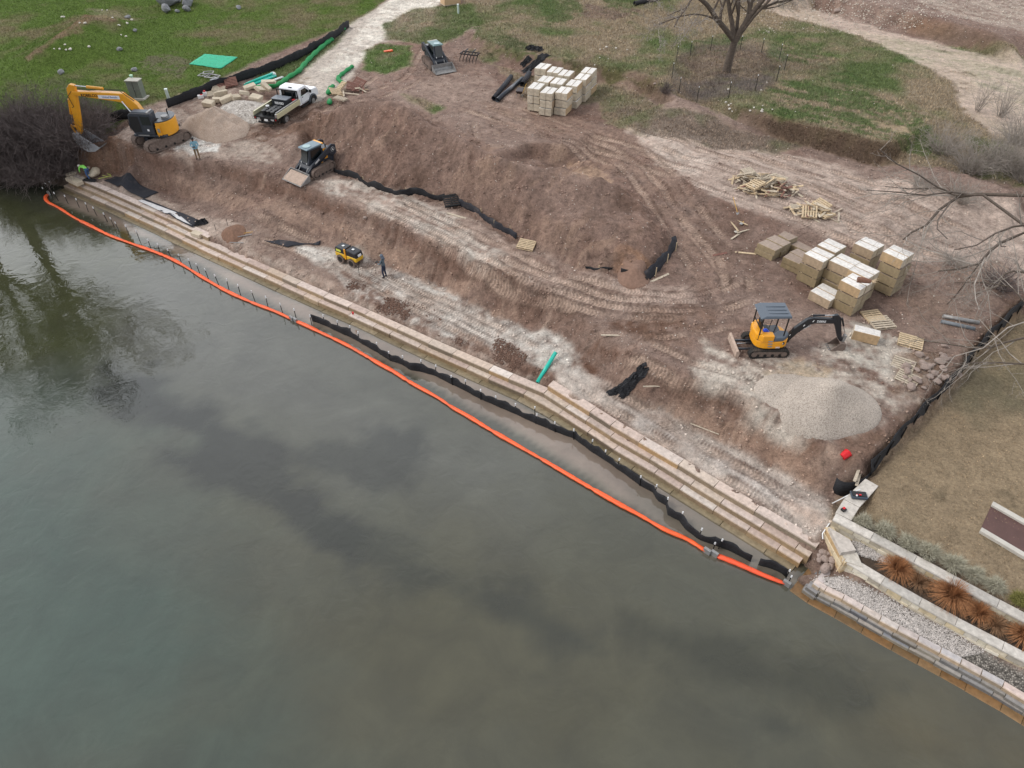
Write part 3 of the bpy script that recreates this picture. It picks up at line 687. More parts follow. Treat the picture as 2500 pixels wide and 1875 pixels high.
# sparse pale stones in the earth
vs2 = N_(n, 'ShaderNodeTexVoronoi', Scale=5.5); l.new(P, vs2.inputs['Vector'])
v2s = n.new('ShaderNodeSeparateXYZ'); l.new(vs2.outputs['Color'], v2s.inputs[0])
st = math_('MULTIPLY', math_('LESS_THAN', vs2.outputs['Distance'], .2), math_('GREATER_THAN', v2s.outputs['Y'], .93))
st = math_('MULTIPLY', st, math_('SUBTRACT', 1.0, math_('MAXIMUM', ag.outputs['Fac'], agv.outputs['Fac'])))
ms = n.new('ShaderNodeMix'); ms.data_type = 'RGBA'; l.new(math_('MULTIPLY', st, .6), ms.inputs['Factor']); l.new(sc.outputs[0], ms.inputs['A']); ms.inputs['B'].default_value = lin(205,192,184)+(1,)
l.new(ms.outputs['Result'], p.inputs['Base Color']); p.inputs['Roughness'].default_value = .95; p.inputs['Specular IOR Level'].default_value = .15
hgt = math_('ADD', math_('ADD', math_('MULTIPLY', n2, .16), math_('MULTIPLY', n3, .03)), math_('MULTIPLY', lug, .02))
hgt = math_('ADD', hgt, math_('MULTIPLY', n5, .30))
hgt = math_('ADD', hgt, math_('MULTIPLY', math_('MULTIPLY', vor.outputs['Distance'], agv.outputs['Fac']), -.06))
b = n.new('ShaderNodeBump'); b.inputs['Strength'].default_value = .85; b.inputs['Distance'].default_value = 1.0
l.new(hgt, b.inputs['Height']); l.new(b.outputs[0], p.inputs['Normal'])
M_EARTH = m; gme.materials.append(m)

# ------------------------------------------------------------------ water
wx, wy = np.meshgrid(axis([(-320,-60,20),(-60,40,.3),(40,320,20)]), axis([(-60,4,4),(4,62,.3)]), indexing='ij')
wme = grid_mesh('water', wx, wy, wx*0)
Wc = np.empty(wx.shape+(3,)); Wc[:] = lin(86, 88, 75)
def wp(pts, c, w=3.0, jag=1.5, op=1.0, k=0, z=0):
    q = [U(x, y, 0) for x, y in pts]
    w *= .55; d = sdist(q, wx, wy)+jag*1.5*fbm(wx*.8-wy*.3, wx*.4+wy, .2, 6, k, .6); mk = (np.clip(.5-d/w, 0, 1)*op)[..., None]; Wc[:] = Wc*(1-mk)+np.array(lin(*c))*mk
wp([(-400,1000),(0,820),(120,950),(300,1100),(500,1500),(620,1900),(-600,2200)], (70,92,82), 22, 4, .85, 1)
wp([(-100,440),(320,560),(330,740),(200,900),(-200,900)], (76,80,52), 4, 2, .8, 2)  # olive painted where the shore trees' reflection falls
wp([(330,640),(600,760),(720,800),(1000,950),(1300,1120),(1200,1250),(900,1200),(560,1000),(300,900)], (108,109,101), 14, 2.5, .85, 3)  # lighter grey painted in for the sky's sheen on the water
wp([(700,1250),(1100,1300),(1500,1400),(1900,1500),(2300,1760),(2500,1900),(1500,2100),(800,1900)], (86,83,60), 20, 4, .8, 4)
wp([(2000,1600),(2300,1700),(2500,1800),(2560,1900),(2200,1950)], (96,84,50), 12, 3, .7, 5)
# long dark drifts in the water colour
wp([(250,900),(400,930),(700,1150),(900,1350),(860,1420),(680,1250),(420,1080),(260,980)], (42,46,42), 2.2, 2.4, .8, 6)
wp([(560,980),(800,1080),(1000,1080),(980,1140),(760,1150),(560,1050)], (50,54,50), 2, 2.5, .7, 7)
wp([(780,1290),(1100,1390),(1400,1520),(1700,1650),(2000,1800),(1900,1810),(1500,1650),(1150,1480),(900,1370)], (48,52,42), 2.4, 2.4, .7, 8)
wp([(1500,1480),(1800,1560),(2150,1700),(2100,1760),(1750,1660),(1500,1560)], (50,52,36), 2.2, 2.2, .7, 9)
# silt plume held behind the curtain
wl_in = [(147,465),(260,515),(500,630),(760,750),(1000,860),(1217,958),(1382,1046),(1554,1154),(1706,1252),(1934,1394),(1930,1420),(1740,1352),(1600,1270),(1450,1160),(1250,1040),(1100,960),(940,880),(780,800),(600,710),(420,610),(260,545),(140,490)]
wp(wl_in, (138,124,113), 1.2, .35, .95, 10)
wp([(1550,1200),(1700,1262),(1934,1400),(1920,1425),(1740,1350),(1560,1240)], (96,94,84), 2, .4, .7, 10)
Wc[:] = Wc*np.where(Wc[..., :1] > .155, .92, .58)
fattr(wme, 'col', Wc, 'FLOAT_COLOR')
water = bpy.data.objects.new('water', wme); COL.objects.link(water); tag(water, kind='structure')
m, n, l, p = nm('lake_water')
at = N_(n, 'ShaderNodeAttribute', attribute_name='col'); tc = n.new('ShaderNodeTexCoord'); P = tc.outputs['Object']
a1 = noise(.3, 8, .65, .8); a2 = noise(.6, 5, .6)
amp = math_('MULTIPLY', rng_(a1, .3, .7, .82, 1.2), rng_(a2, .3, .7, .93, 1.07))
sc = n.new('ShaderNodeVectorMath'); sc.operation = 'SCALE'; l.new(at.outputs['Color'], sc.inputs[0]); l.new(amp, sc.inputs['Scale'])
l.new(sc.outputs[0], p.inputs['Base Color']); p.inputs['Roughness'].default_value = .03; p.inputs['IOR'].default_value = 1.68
w1 = noise(1.1, 3, .5, 1.2); w2 = noise(4.5, 2, .5)
hh = math_('ADD', math_('MULTIPLY', w1, .026), math_('MULTIPLY', w2, .003))
b = n.new('ShaderNodeBump'); b.inputs['Strength'].default_value = .5; b.inputs['Distance'].default_value = 1.0; l.new(hh, b.inputs['Height']); l.new(b.outputs[0], p.inputs['Normal'])
wme.materials.append(m)
# ================================================================== shared materials
M = {}
M['stone'] = mat('limestone', (1,1,1), .85, var=.22, scale=5, bump=.5, attr='col', dirt=(120,104,92), dirt_amt=.12, dscale=1.6)
M['stonew'] = mat('wet_stone', (1,1,1), .5, var=.25, scale=4, bump=.5, attr='col', dirt=(92,80,56), dirt_amt=.25, dscale=1.2)
M['concrete'] = mat('concrete', (186,182,174), .85, var=.1, scale=3, bump=.2, dirt=(140,126,112), dirt_amt=.15)
M['brownslab'] = mat('brown_court', (88,64,60), .8, var=.15, scale=2, bump=.1)
M['fabric'] = mat('black_geotextile', (24,25,29), .8, var=.5, scale=9, bump=.6, dirt=(96,86,80), dirt_amt=.02, dscale=1.0)
M['fabricd'] = mat('dusty_geotextile', (40,42,50), .85, var=.3, scale=7, bump=.6, dirt=(120,108,102), dirt_amt=.12, dscale=.9)
M['orange'] = mat('boom_vinyl', (240,98,46), .45, var=.12, scale=3, bump=.5, dirt=(176,82,50), dirt_amt=.22, dscale=1.3)
M['redor'] = mat('red_boom_vinyl', (234,90,54), .45, var=.1, scale=3, bump=.5)
M['stake'] = mat('stake_steel', (26,28,30), .6, .3)
M['white'] = mat('white_paint', (228,230,232), .5, var=.05, scale=3)
M['wood'] = mat('weathered_wood', (196,176,146), .9, var=.3, scale=8, bump=.4)
M['woodg'] = mat('grey_wood', (186,174,156), .9, var=.3, scale=8, bump=.4)
M['woodr'] = mat('red_brown_wood', (128,92,82), .9, var=.3, scale=8, bump=.4)
M['teal'] = mat('teal_pvc', (22,186,166), .35, var=.06, scale=2, coat=.2)
M['rock'] = mat('field_stone', (150,134,126), .9, var=.25, scale=5, bump=.6)
M['rockg'] = mat('grey_boulder', (132,134,138), .9, var=.4, scale=2.5, bump=.8, dirt=(84,84,88), dirt_amt=.2, dscale=1.5)
M['bark'] = mat('bark', (92,82,74), .95, var=.35, scale=6, bump=.8)
M['twig'] = mat('twigs', (158,150,142), .95, var=.3, scale=3)
M['twigd'] = mat('brush_twigs', (108,98,96), .95, var=.4, scale=1.5)
M['steel'] = mat('worn_steel', (150,150,150), .5, .4, var=.2, scale=4, dirt=(120,104,92), dirt_amt=.2)
M['chrome'] = mat('chrome_rod', (205,208,212), .2, .9, var=.03)
M['black'] = mat('black_plastic', (22,23,25), .5, var=.3, scale=5)
M['rubber'] = mat('rubber', (44,42,40), .9, var=.3, scale=8, bump=.4, dirt=(120,106,96), dirt_amt=.2)
M['red'] = mat('red_plastic', (206,24,34), .45, var=.08)
M['green'] = mat('green_mesh', (24,128,70), .8, var=.3, scale=12, bump=.5)
def wave_bands(m, scale, amt=.5):
    """woven mesh lines darkening a fabric in fine rows"""
    nt = m.node_tree; n = nt.nodes; l = nt.links; p = n['Principled BSDF']
    src = p.inputs['Base Color'].links[0].from_socket
    tc = n.new('ShaderNodeTexCoord'); w = n.new('ShaderNodeTexWave'); w.wave_type = 'BANDS'; w.bands_direction = 'Z'
    w.inputs['Scale'].default_value = scale; w.inputs['Distortion'].default_value = .6; l.new(tc.outputs['Object'], w.inputs['Vector'])
    mr = n.new('ShaderNodeMapRange'); mr.inputs['From Min'].default_value = .55; mr.inputs['From Max'].default_value = .9; mr.inputs['To Min'].default_value = 1; mr.inputs['To Max'].default_value = 1+amt
    l.new(w.outputs['Fac'], mr.inputs['Value'])
    s = n.new('ShaderNodeVectorMath'); s.operation = 'SCALE'; l.new(src, s.inputs[0]); l.new(mr.outputs[0], s.inputs['Scale']); l.new(s.outputs[0], p.inputs['Base Color'])
wave_bands(M['fabric'], 3.2, 1.2)

rc = random.Random(3)
def pick(pal):
    j = rc.uniform(-9, 9); a_ = rc.choice(pal); b_ = rc.choice(pal); return lin(*[min(250, (x*.65+y*.35)+j) for x, y in zip(a_, b_)])
class Line:
    def __init__(s, pts):
        s.p = [Vector((q[0], q[1])) for q in pts]; s.L = [0]
        for a, b in zip(s.p[:-1], s.p[1:]): s.L.append(s.L[-1]+(b-a).length)
        s.nrm = []
        for i in range(len(s.p)):
            a = s.p[max(0, i-1)]; b = s.p[min(len(s.p)-1, i+1)]; t = (b-a).normalized(); s.nrm.append(Vector((-t.y, t.x)))
        s.len = s.L[-1]
    def at(s, d, t=0):
        if d <= 0: i, f = 0, d/max(1e-6, s.L[1])
        elif d >= s.len: i = len(s.p)-2; f = (d-s.L[-2])/(s.L[-1]-s.L[-2])
        else:
            i = max(k for k in range(len(s.L)-1) if s.L[k] <= d); f = (d-s.L[i])/(s.L[i+1]-s.L[i])
        g = min(1, max(0, f)); n = (s.nrm[i]*(1-g)+s.nrm[i+1]*g).normalized()
        return s.p[i].lerp(s.p[i+1], f)+n*t
    def near(s, q):
        best = (1e9, 0)
        for i in range(len(s.p)-1):
            a, b = s.p[i], s.p[i+1]; e = b-a; f = max(0, min(1, (q-a).dot(e)/e.length_squared)); d = (a+e*f-q).length
            if d < best[0]: best = (d, s.L[i]+f*e.length)
        return best[1]
def course(mb, line, s0, s1, t0, t1, z0, z1, bl_, top, front, jt=.018, jz=.010, gap=.006, var=.35):
    s = s0
    while s < s1-.05:
        ln = min(bl_*rc.uniform(1-var, 1+var), s1-s)
        if s1-s-ln < bl_*.3: ln = s1-s
        a0 = s+gap; a1 = s+ln-gap; tt = t0+rc.uniform(-jt, jt); zz = z1+rc.uniform(-jz, jz); q = []
        f0, f1 = tt+rc.uniform(-jt*.4, jt*.4), tt+rc.uniform(-jt*.4, jt*.4)
        if ln < .08: s += ln; continue
        P_ = [line.at(a0, f0), line.at(a1, f1), line.at(a1, t1), line.at(a0, t1)]
        ch = .035   # worn arris
        P2 = [line.at(a0+ch*.4, f0+ch), line.at(a1-ch*.4, f1+ch), line.at(a1, t1), line.at(a0, t1)]
        b0 = len(mb.c)
        mb.hexa([(p.x, p.y, z0) for p in P_], [(p.x, p.y, zz-ch) for p in P_])
        mb.hexa([(p.x, p.y, zz-ch) for p in P_], [(p.x, p.y, zz+rc.uniform(-.006, .006)) for p in P2])
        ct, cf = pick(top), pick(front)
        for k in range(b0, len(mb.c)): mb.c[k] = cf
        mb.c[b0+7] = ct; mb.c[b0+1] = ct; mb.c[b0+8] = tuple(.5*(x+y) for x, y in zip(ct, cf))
        s += ln
    return mb
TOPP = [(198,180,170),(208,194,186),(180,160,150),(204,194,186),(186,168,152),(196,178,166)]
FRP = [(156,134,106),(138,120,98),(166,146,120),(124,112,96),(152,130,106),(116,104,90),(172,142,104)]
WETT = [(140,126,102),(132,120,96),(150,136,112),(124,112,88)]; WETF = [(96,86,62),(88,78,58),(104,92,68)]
W = Line(WL)
sw = thing('stone_step_wall', (0,0,0), 'long stepped shoreline wall of tan limestone blocks between lake and dirt bench', 'wall')
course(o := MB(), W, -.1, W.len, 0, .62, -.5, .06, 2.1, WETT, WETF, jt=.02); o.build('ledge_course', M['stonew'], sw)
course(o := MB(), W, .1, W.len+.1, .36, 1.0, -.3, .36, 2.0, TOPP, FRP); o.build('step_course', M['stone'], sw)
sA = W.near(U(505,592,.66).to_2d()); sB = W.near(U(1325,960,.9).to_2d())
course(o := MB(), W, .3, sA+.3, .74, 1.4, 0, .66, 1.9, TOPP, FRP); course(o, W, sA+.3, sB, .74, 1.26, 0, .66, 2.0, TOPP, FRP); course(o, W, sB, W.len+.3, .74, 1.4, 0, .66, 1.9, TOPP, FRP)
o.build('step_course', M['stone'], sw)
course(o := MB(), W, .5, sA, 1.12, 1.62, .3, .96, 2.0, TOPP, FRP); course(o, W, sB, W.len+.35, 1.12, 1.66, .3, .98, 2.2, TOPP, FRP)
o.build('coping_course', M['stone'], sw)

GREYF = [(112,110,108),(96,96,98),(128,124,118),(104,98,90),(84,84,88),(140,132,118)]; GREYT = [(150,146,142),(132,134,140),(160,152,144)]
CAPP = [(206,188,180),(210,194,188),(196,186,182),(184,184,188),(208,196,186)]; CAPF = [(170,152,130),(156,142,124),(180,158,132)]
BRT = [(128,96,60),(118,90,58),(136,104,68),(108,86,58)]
rw = thing('stone_retaining_wall', (0,0,0), 'low grey and pink capped stone wall dropping into the lake beside the gravel strip', 'wall')
W2 = Line(WR); W2r = Line([U(1998,1358,.05).to_2d(), U(1929,1441,.05).to_2d()])
def rw_courses():
    o = MB(); course(o, W2, 0, W2.len, 0, .6, -.5, .035, .95, BRT, BRT, jt=.01); course(o, W2r, .4, W2r.len, 0, .6, -.5, .03, .9, BRT, BRT, jt=.01); o.build('ledge_course', M['stonew'], rw)
    for z0, z1, t in ((-.2,.22,.36),(.2,.42,.46)):
        o = MB(); course(o, W2, t, W2.len, t, .95, z0, z1, .9, GREYT, GREYF, .035, .02); course(o, W2r, .3, W2r.len-t+.1, t, .95, z0, z1+.004, .8, GREYT, GREYF, .035, .02); o.build('stone_course', M['stone'], rw)
    o = MB(); course(o, W2, .62, W2.len, .6, .9, .35, .64, .85, CAPP, CAPF, .02, .008); course(o, W2r, .2, W2r.len-.55, .6, .9, .35, .644, .8, CAPP, CAPF, .02, .008); o.build('coping_course', M['stone'], rw)
rw_courses()
CRT = [(196,190,180),(186,178,166),(206,200,190)]; CRF = [(206,198,180),(190,178,152),(214,208,196),(176,166,148),(196,176,138),(160,152,140),(200,192,172)]
SLB = [(184,178,170),(192,186,178),(178,174,168)]
def terrace_wall(front, ztop, zbot, w, label, back=None):
    L = Line([U(x, y, ztop).to_2d() for x, y in front]); e = L.p[-1]+(L.p[-1]-L.p[-2]).normalized()*8; L = Line(L.p+[e])
    t = thing('terrace_wall', (0,0,0), label, 'wall'); hs = (ztop-.1-zbot)/3
    o = MB()
    for k in range(3): course(o, L, 0, L.len, .03, w-.04, zbot+k*hs, zbot+(k+1)*hs-.006, .5, CRF, CRF, .022, .004, .006, .5)
    o.build('stone_face', M['stone'], t)
    o = MB(); course(o, L, -.02, L.len, -.02, w, ztop-.1, ztop, 1.6, SLB, SLB, .004, .003, .004, .15); o.build('cap_slab', M['stone'], t)
    return L
LM = terrace_wall([(2058,1366),(2110,1398),(2190,1446),(2310,1513),(2500,1613)], 1.62, .6, .40, 'pale stone terrace wall between the gravel strip and the orange grasses')
LU = terrace_wall([(2034,1268),(2099,1301),(2192,1350),(2271,1394),(2371,1447),(2452,1491),(2500,1516)], 2.12, 1.2, .42, 'pale stone terrace wall below the row of round grey shrubs')
e = thing('end_wall', (0,0,0), 'rough sawn limestone end wall with two cut slabs on top, beside the round rocks', 'wall')
LE = Line([U(2018,1288,1.7).to_2d()+Vector((-.02,.1)), U(2062,1374,1.62).to_2d()])
o = MB()
for k in range(4): course(o, LE, 0, LE.len, .0, .4, .5+k*.28, .78+k*.28-.006, 1.3, [(200,186,160)], [(206,188,156),(190,160,120),(214,202,178),(176,150,112)], .02, .003)
o.build('stone_face', M['stone'], e)
def slab(mb, px, z, th, c=None):
    q = [U(x, y, z) for x, y in px]; b0 = len(mb.c); mb.hexa([(p.x, p.y, z-th) for p in q], [(p.x, p.y, z) for p in q])
    if c:
        for k in range(b0, len(mb.c)): mb.c[k] = lin(*c)
slab(o := MB(), [(2054,1349),(2090,1343),(2075,1317),(2024,1287)], 1.86, .22, (184,176,168)); o.build('cut_slab', M['stone'], e)
slab(o := MB(), [(2064,1370),(2107,1384),(2092,1348),(2056,1351)], 1.655, .2, (194,188,178)); o.build('cut_slab', M['stone'], e)
o = MB(); slab(o, [(2040,1251),(2079,1270),(2098,1239),(2060,1219)], 2.14, .14, (190,184,176)); slab(o, [(2060.5,1218),(2098.5,1238),(2145,1186),(2113,1168)], 2.145, .14, (196,190,182))
tag(o.build('concrete_walk', M['stone'], bevel=.01), 'short narrow concrete walk strip beside the tan lawn', 'walkway')
ct = thing('sunken_court', (0,0,0), 'reddish brown paved strip between two pale concrete curbs on the tan lawn', 'court')
a, b = U(2419,1236,2.1), U(2395,1290,2.1); d1 = (U(2500,1279,2.1)-U(2419,1233,2.1)).normalized(); d1.z = 0
def strip(mb, p, q, d, L_, z0, z1): mb.hexa([(*p.xy, z0), (*q.xy, z0), (*(q+d*L_).xy, z0), (*(p+d*L_).xy, z0)], [(*p.xy, z1), (*q.xy, z1), (*(q+d*L_).xy, z1), (*(p+d*L_).xy, z1)])
w_ = (b-a).normalized()
strip(o := MB(), a, b, d1, 12, 1.9, 2.09); o.build('paving', M['brownslab'], ct)
strip(o := MB(), a-w_*.28, a-w_*.005, d1, 12, 1.9, 2.2); o.build('curb', M['concrete'], ct, bevel=.01); strip(o := MB(), b+w_*.005, b+w_*.26, d1, 12, 1.9, 2.2); o.build('curb', M['concrete'], ct, bevel=.01)

# ================================================================== booms, silt curtain, stakes
def crpath(pts, n=5):
    out = []
    for i in range(len(pts)-1):
        p0, p1, p2, p3 = pts[max(i-1, 0)], pts[i], pts[i+1], pts[min(i+2, len(pts)-1)]
        for k in range(n):
            t = k/n; out.append(.5*((2*p1)+(p2-p0)*t+(2*p0-5*p1+4*p2-p3)*t*t+(3*p1-p0-3*p2+p3)*t**3))
    return out+[pts[-1]]
def boom(px, m, name, label):
    pts = crpath([U(x, y, .08) for x, y in px], 8); t = thing(name, pts[0], label, 'boom'); o0 = pts[0]
    # resample every 0.25 m
    L = Line(pts); n = int(L.len/.25); P_, Rr = [], []
    for i in range(n+1):
        q = L.at(L.len*i/n); ph = i*.25
        fold = (math.sin(ph*1.9)+math.sin(ph*.83+1))*.5
        P_.append(Vector((q.x, q.y, .08))-o0); Rr.append(.118*(1+.22*fold+rc.uniform(-.12, .12))*(.72 if i % 13 == 0 else 1)*(.55 if i in (0, n) else 1))
    tw = 1+0*n; MBo = MB(); MBo.tube(P_, Rr, 10, True, .62); MBo.build('float_sleeve', m, t, smooth=True)
    sk = MB(); rows = [[p+Vector((0,0,.02)) for p in P_], [p+Vector((.02*math.sin(i*1.7), .02, -.3)) for i, p in enumerate(P_)]]; sk.sheet(rows); sk.build('skirt', m, t, solid=.02)
    for e_ in (0, -1):
        mb = MB(); mb.box(P_[e_]+Vector((0,0,.05)), (.14, .34, .3), rz=.8); mb.build('end_plate', M['steel'], t)
    return t
b1 = [(119,473),(111,481),(117,493),(145,508),(181,531),(217,549),(267,574),(323,595),(371,612),(429,637),(500,680),(557,712),(617,739),(651,752),(681,764),(712,779)]
b2 = [(721,783),(749,795),(780,810),(837,837),(875,858),(927,888),(963,908),(1000,932),(1068,970),(1104,994),(1145,1017),(1192,1046),(1251,1080),(1330,1125),(1420,1178),(1500,1224),(1559,1256),(1622,1292),(1679,1317),(1726,1347)]
b3 = [(1744,1354),(1796,1374),(1857,1401),(1920,1426)]
boom(b1, M['orange'], 'floating_boom', 'orange floating boom nearest the brush, curling round at its left end'); boom(b2, M['orange'], 'floating_boom', 'longest orange floating boom, alongside the black silt curtain')
boom(b3, M['redor'], 'floating_boom', 'short red floating boom at the right end of the line')

def ribbon(mb, pts, h, lean=0, wob=.05, sag=.0, hz=None, base=None, step=.3, seed=0):
    """vertical strip of fabric following 3-D points; height h, waves sideways and along its top hem"""
    L = Line(pts); n = max(2, int(L.len/step)); rs = random.Random(seed); rows = [[], [], [], []]
    for i in range(n+1):
        s = L.len*i/n; q = L.at(s); k = max(0, min(len(L.L)-2, sum(1 for v in L.L if v <= s)-1)); f = (s-L.L[k])/max(1e-6, L.L[k+1]-L.L[k])
        z = pts[k].z*(1-f)+pts[min(k+1, len(pts)-1)].z*f
        nn = (L.at(s, 1)-q); hh = h*(1+sag*math.sin(s*2.1+seed)+rs.uniform(-.06, .06))
        for r in range(4):
            f = r/3; w = wob*(math.sin(s*3.1+r*.8+seed)+math.sin(s*7.3+seed*2))*f*.5
            g = q+nn*(w+lean*f); rows[r].append(Vector((g.x, g.y, z-.05+(hh+.05)*f)))
    mb.sheet(rows); return L
cur1 = [(763,786),(767,786),(792,795),(825,811),(857,825),(884,840),(920,861),(952,881),(986,893),(1000,904),(1029,909),(1066,920),(1104,940),(1138,956),(1174,976),(1212,992),(1258,1012),(1308,1035),(1355,1055),(1400,1071),(1443,1103),(1477,1125),
        (1500,1141),(1529,1161),(1561,1186),(1595,1204),(1606,1224),(1627,1236),(1629,1258),(1658,1272),(1672,1292),(1703,1317),(1753,1335),(1776,1344),(1805,1358),(1832,1373)]
cur2 = [(1850,1380),(1880,1389),(1905,1398),(1918,1410)]
def curtain(px, label, seed):
    pts = [U(x, y, -.05) for x, y in px]; t = thing('silt_curtain', (pts[0].x, pts[0].y, 0), label, 'silt curtain')
    o = MB(); ribbon(o, [p-Vector((pts[0].x, pts[0].y, 0)) for p in pts], .62, -.04, .10, .10, step=.2, seed=seed)
    o.build('curtain_fabric', M['fabric'], t, solid=.03, smooth=True)
    return t
curtain(cur1, 'long black silt curtain standing in the water between boom and stone steps', 2); curtain(cur2, 'short black silt curtain piece beside the red boom', 5)
def make_stake():
    t = thing('stake', (0,0,0), 'x', 'stake')
    o = MB(); o.box((0,0,.15), (.045,.012,1.1)); o.box((0,.018,.15), (.010,.035,1.1)); o.build('post', M['stake'], t)
    o = MB(); o.box((0,0,.78), (.07,.035,.17)); o.box((0,.022,.78), (.03,.045,.17)); o.build('tip', M['white'], t)
    return t
stk0 = make_stake(); used = [False]
def stake(px, py, z=0, g='stakes', label='', h=1.0, lean=0):
    p = U(px, py, z) if z is not None else GR(px, py)
    o = stk0 if not used[0] else copy_tree(stk0); used[0] = True
    o.location = p; o.rotation_euler = (rc.uniform(-.06, .06), rc.uniform(-.07, .07)+lean, rc.uniform(0, 3)); o.scale = (1, 1, h)
    o['label'] = label; o['category'] = 'stake'; o['group'] = g
left_st = [(143,491),(167,498),(194,507),(216,517),(237,528),(263,542),(279,554),(291,564),(315,573),(341,586),(369,608),(391,618),(419,631),(444,644),(468,656),(488,667)]
mid_st = [(509,681),(534,695),(559,707),(588,721),(623,735),(655,750),(691,765),(724,779),(762,794)]
cur_st = [(794,793),(826,807),(858,820),(877,833),(921,860),(954,881),(986,893),(1030,904),(1064,915),(1104,940),(1137,951),(1174,976),(1213,991),(1258,1010),(1308,1035),(1355,1055),(1401,1073),(1443,1098),(1478,1123),
          (1508,1143),(1562,1186),(1599,1209),(1628,1240),(1662,1272),(1705,1315),(1754,1340)]
def nth(i): i += 1; return f"{i}{'th' if 10 <= i % 100 <= 20 else {1:'st',2:'nd',3:'rd'}.get(i % 10, 'th')}"
for i, q in enumerate(left_st): stake(*q, 0, 'stakes in shallow water by the left steps', f'{nth(i)} white tipped stake from the left, between orange boom and stone steps', .95)
for i, q in enumerate(mid_st): stake(*q, 0, 'stakes along the orange boom', f'{nth(i)} white tipped stake of those touching the orange boom, counted from the left', 1.0)
for i, q in enumerate(cur_st): stake(*q, 0, 'stakes holding the black silt curtain', f'{nth(i)} white tipped stake from the left along the long black silt curtain', .9)
for q, lb in (((1306,1013), 'white tipped stake alone between silt curtain and the bend in the steps'), ((1740,1345), 'white tipped stake where orange and red booms meet'), ((1919,1412), 'white tipped stake at the end of the short curtain piece'),
              ((1925,1425), 'white tipped stake at the tip of the red boom')): stake(*q, 0, None, lb, .75)
for q in ((111,474),(118,462),(127,458),(124,445)): stake(*q, 0, 'stakes below the brush', 'white tipped steel stake standing in dark water at the foot of the brush', .7)
for o in bpy.data.objects:
    if 'group' in o.keys() and not o['group']: del o['group']

# ================================================================== silt fences, geotextile, green socks on land
def fence(px, h, label, wob=.06, lean=0, m='fabric', posts=6, z=None, seed=1, sag=.08, name='silt_fence', postm='wood'):
    pts = [(GR(x, y) if z is None else U(x, y, z)) for x, y in px]
    # follow the earth between the picked points
    L = Line(pts); n = int(L.len/.8)+1; q = []
    for i in range(n+1):
        c = L.at(L.len*i/n); q.append(Vector((c.x, c.y, hz_at(c.x, c.y) if z is None else z)))
    t = thing(name, q[0], label, 'silt fence'); o = MB(); L2 = ribbon(o, [p-q[0] for p in q], h, lean, wob, sag, seed=seed, step=.25)
    o.build('fence_fabric', M[m], t, solid=.015, smooth=True)
    for k in range(posts):
        s = L2.len*(k+.5)/posts; c = L2.at(s, .06); zz = hz_at(c.x+q[0].x, c.y+q[0].y)-q[0].z if z is None else 0
        mb = MB(); mb.box((c.x, c.y, zz+h*.45), (.05,.05,h*1.15)); mb.build('post', M[postm], t)
    return t
fence([(228,312),(262,298),(300,292),(330,290)], .85, 'black silt fence piece behind the big excavator tracks', .05, seed=2, posts=2)
fence([(410,264),(440,252),(480,238),(510,222),(560,208),(620,188),(680,168),(730,145),(770,122),(800,105),(830,85),(853,66)], .78, 'long black silt fence along the edge of the green lawn and access road', .05, seed=3, posts=9)
fence([(815,420),(850,432),(880,443),(910,457),(945,470),(975,478),(1000,475),(1030,478),(1060,485),(1085,490)], .45, 'sagging black silt fence at the left foot of the dirt mound', .12, seed=4, sag=.3, posts=5)
fence([(1120,502),(1150,515),(1175,530),(1195,548),(1215,560),(1240,572),(1260,585)], .5, 'sagging black silt fence at the middle foot of the dirt mound', .12, seed=6, sag=.2, posts=4, m='fabricd')
fence([(1655,600),(1640,625),(1620,650),(1600,672),(1582,686)], .62, 'torn black silt fence leaning at the right foot of the mound', .1, lean=-.3, seed=7, sag=.2, posts=3, m='fabricd')
fence([(1515,668),(1540,674),(1560,682),(1580,688)], .35, 'crumpled black fabric strip curling round the small orange dirt heap', .12, seed=8, sag=.3, posts=1)
fence([(1430,655),(1460,660),(1495,657)], .18, 'low scrap of black fabric half buried at the toe of the mound', .15, seed=9, sag=.4, posts=1)
# east boundary, fabric holding back the fill
t = thing('silt_fence', (0,0,0), 'long black silt fence holding the fill above the tan lawn', 'silt fence'); o = MB(); rows = []
EL = Line(EFW); nE = 60
def hem(i): return EL.len*i/nE
rows = [[], [], [], [], []]
for i in range(nE+1):
    s = hem(i); q = EL.at(s, 0); zt = hz_at(q.x-.25, q.y+.2)+.12+.05*math.sin(s*1.7); nn = (EL.at(s, 1)-q)
    for r in range(5):
        f = r/4; g = q-nn*(-.30-.30*f+.05*math.sin(s*2.3+r)); g = q+nn*(.10+.16*f+.05*math.sin(s*2.3+r))*(-1 if (EL.at(s,1)-q).dot(Vector((1,-1))) < 0 else 1)
        rows[r].append(Vector((g.x, g.y, zt*(1-f)+2.05*f)))
o.sheet(rows); o.build('fence_fabric', M['fabric'], t, solid=.02, smooth=True)
for k in range(14):
    q = EL.at(EL.len*(k+.5)/14); mb = MB(); mb.box((q.x+.2, q.y-.14, 2.5), (.05,.05,1.3)); mb.build('post', M['stake'], t)
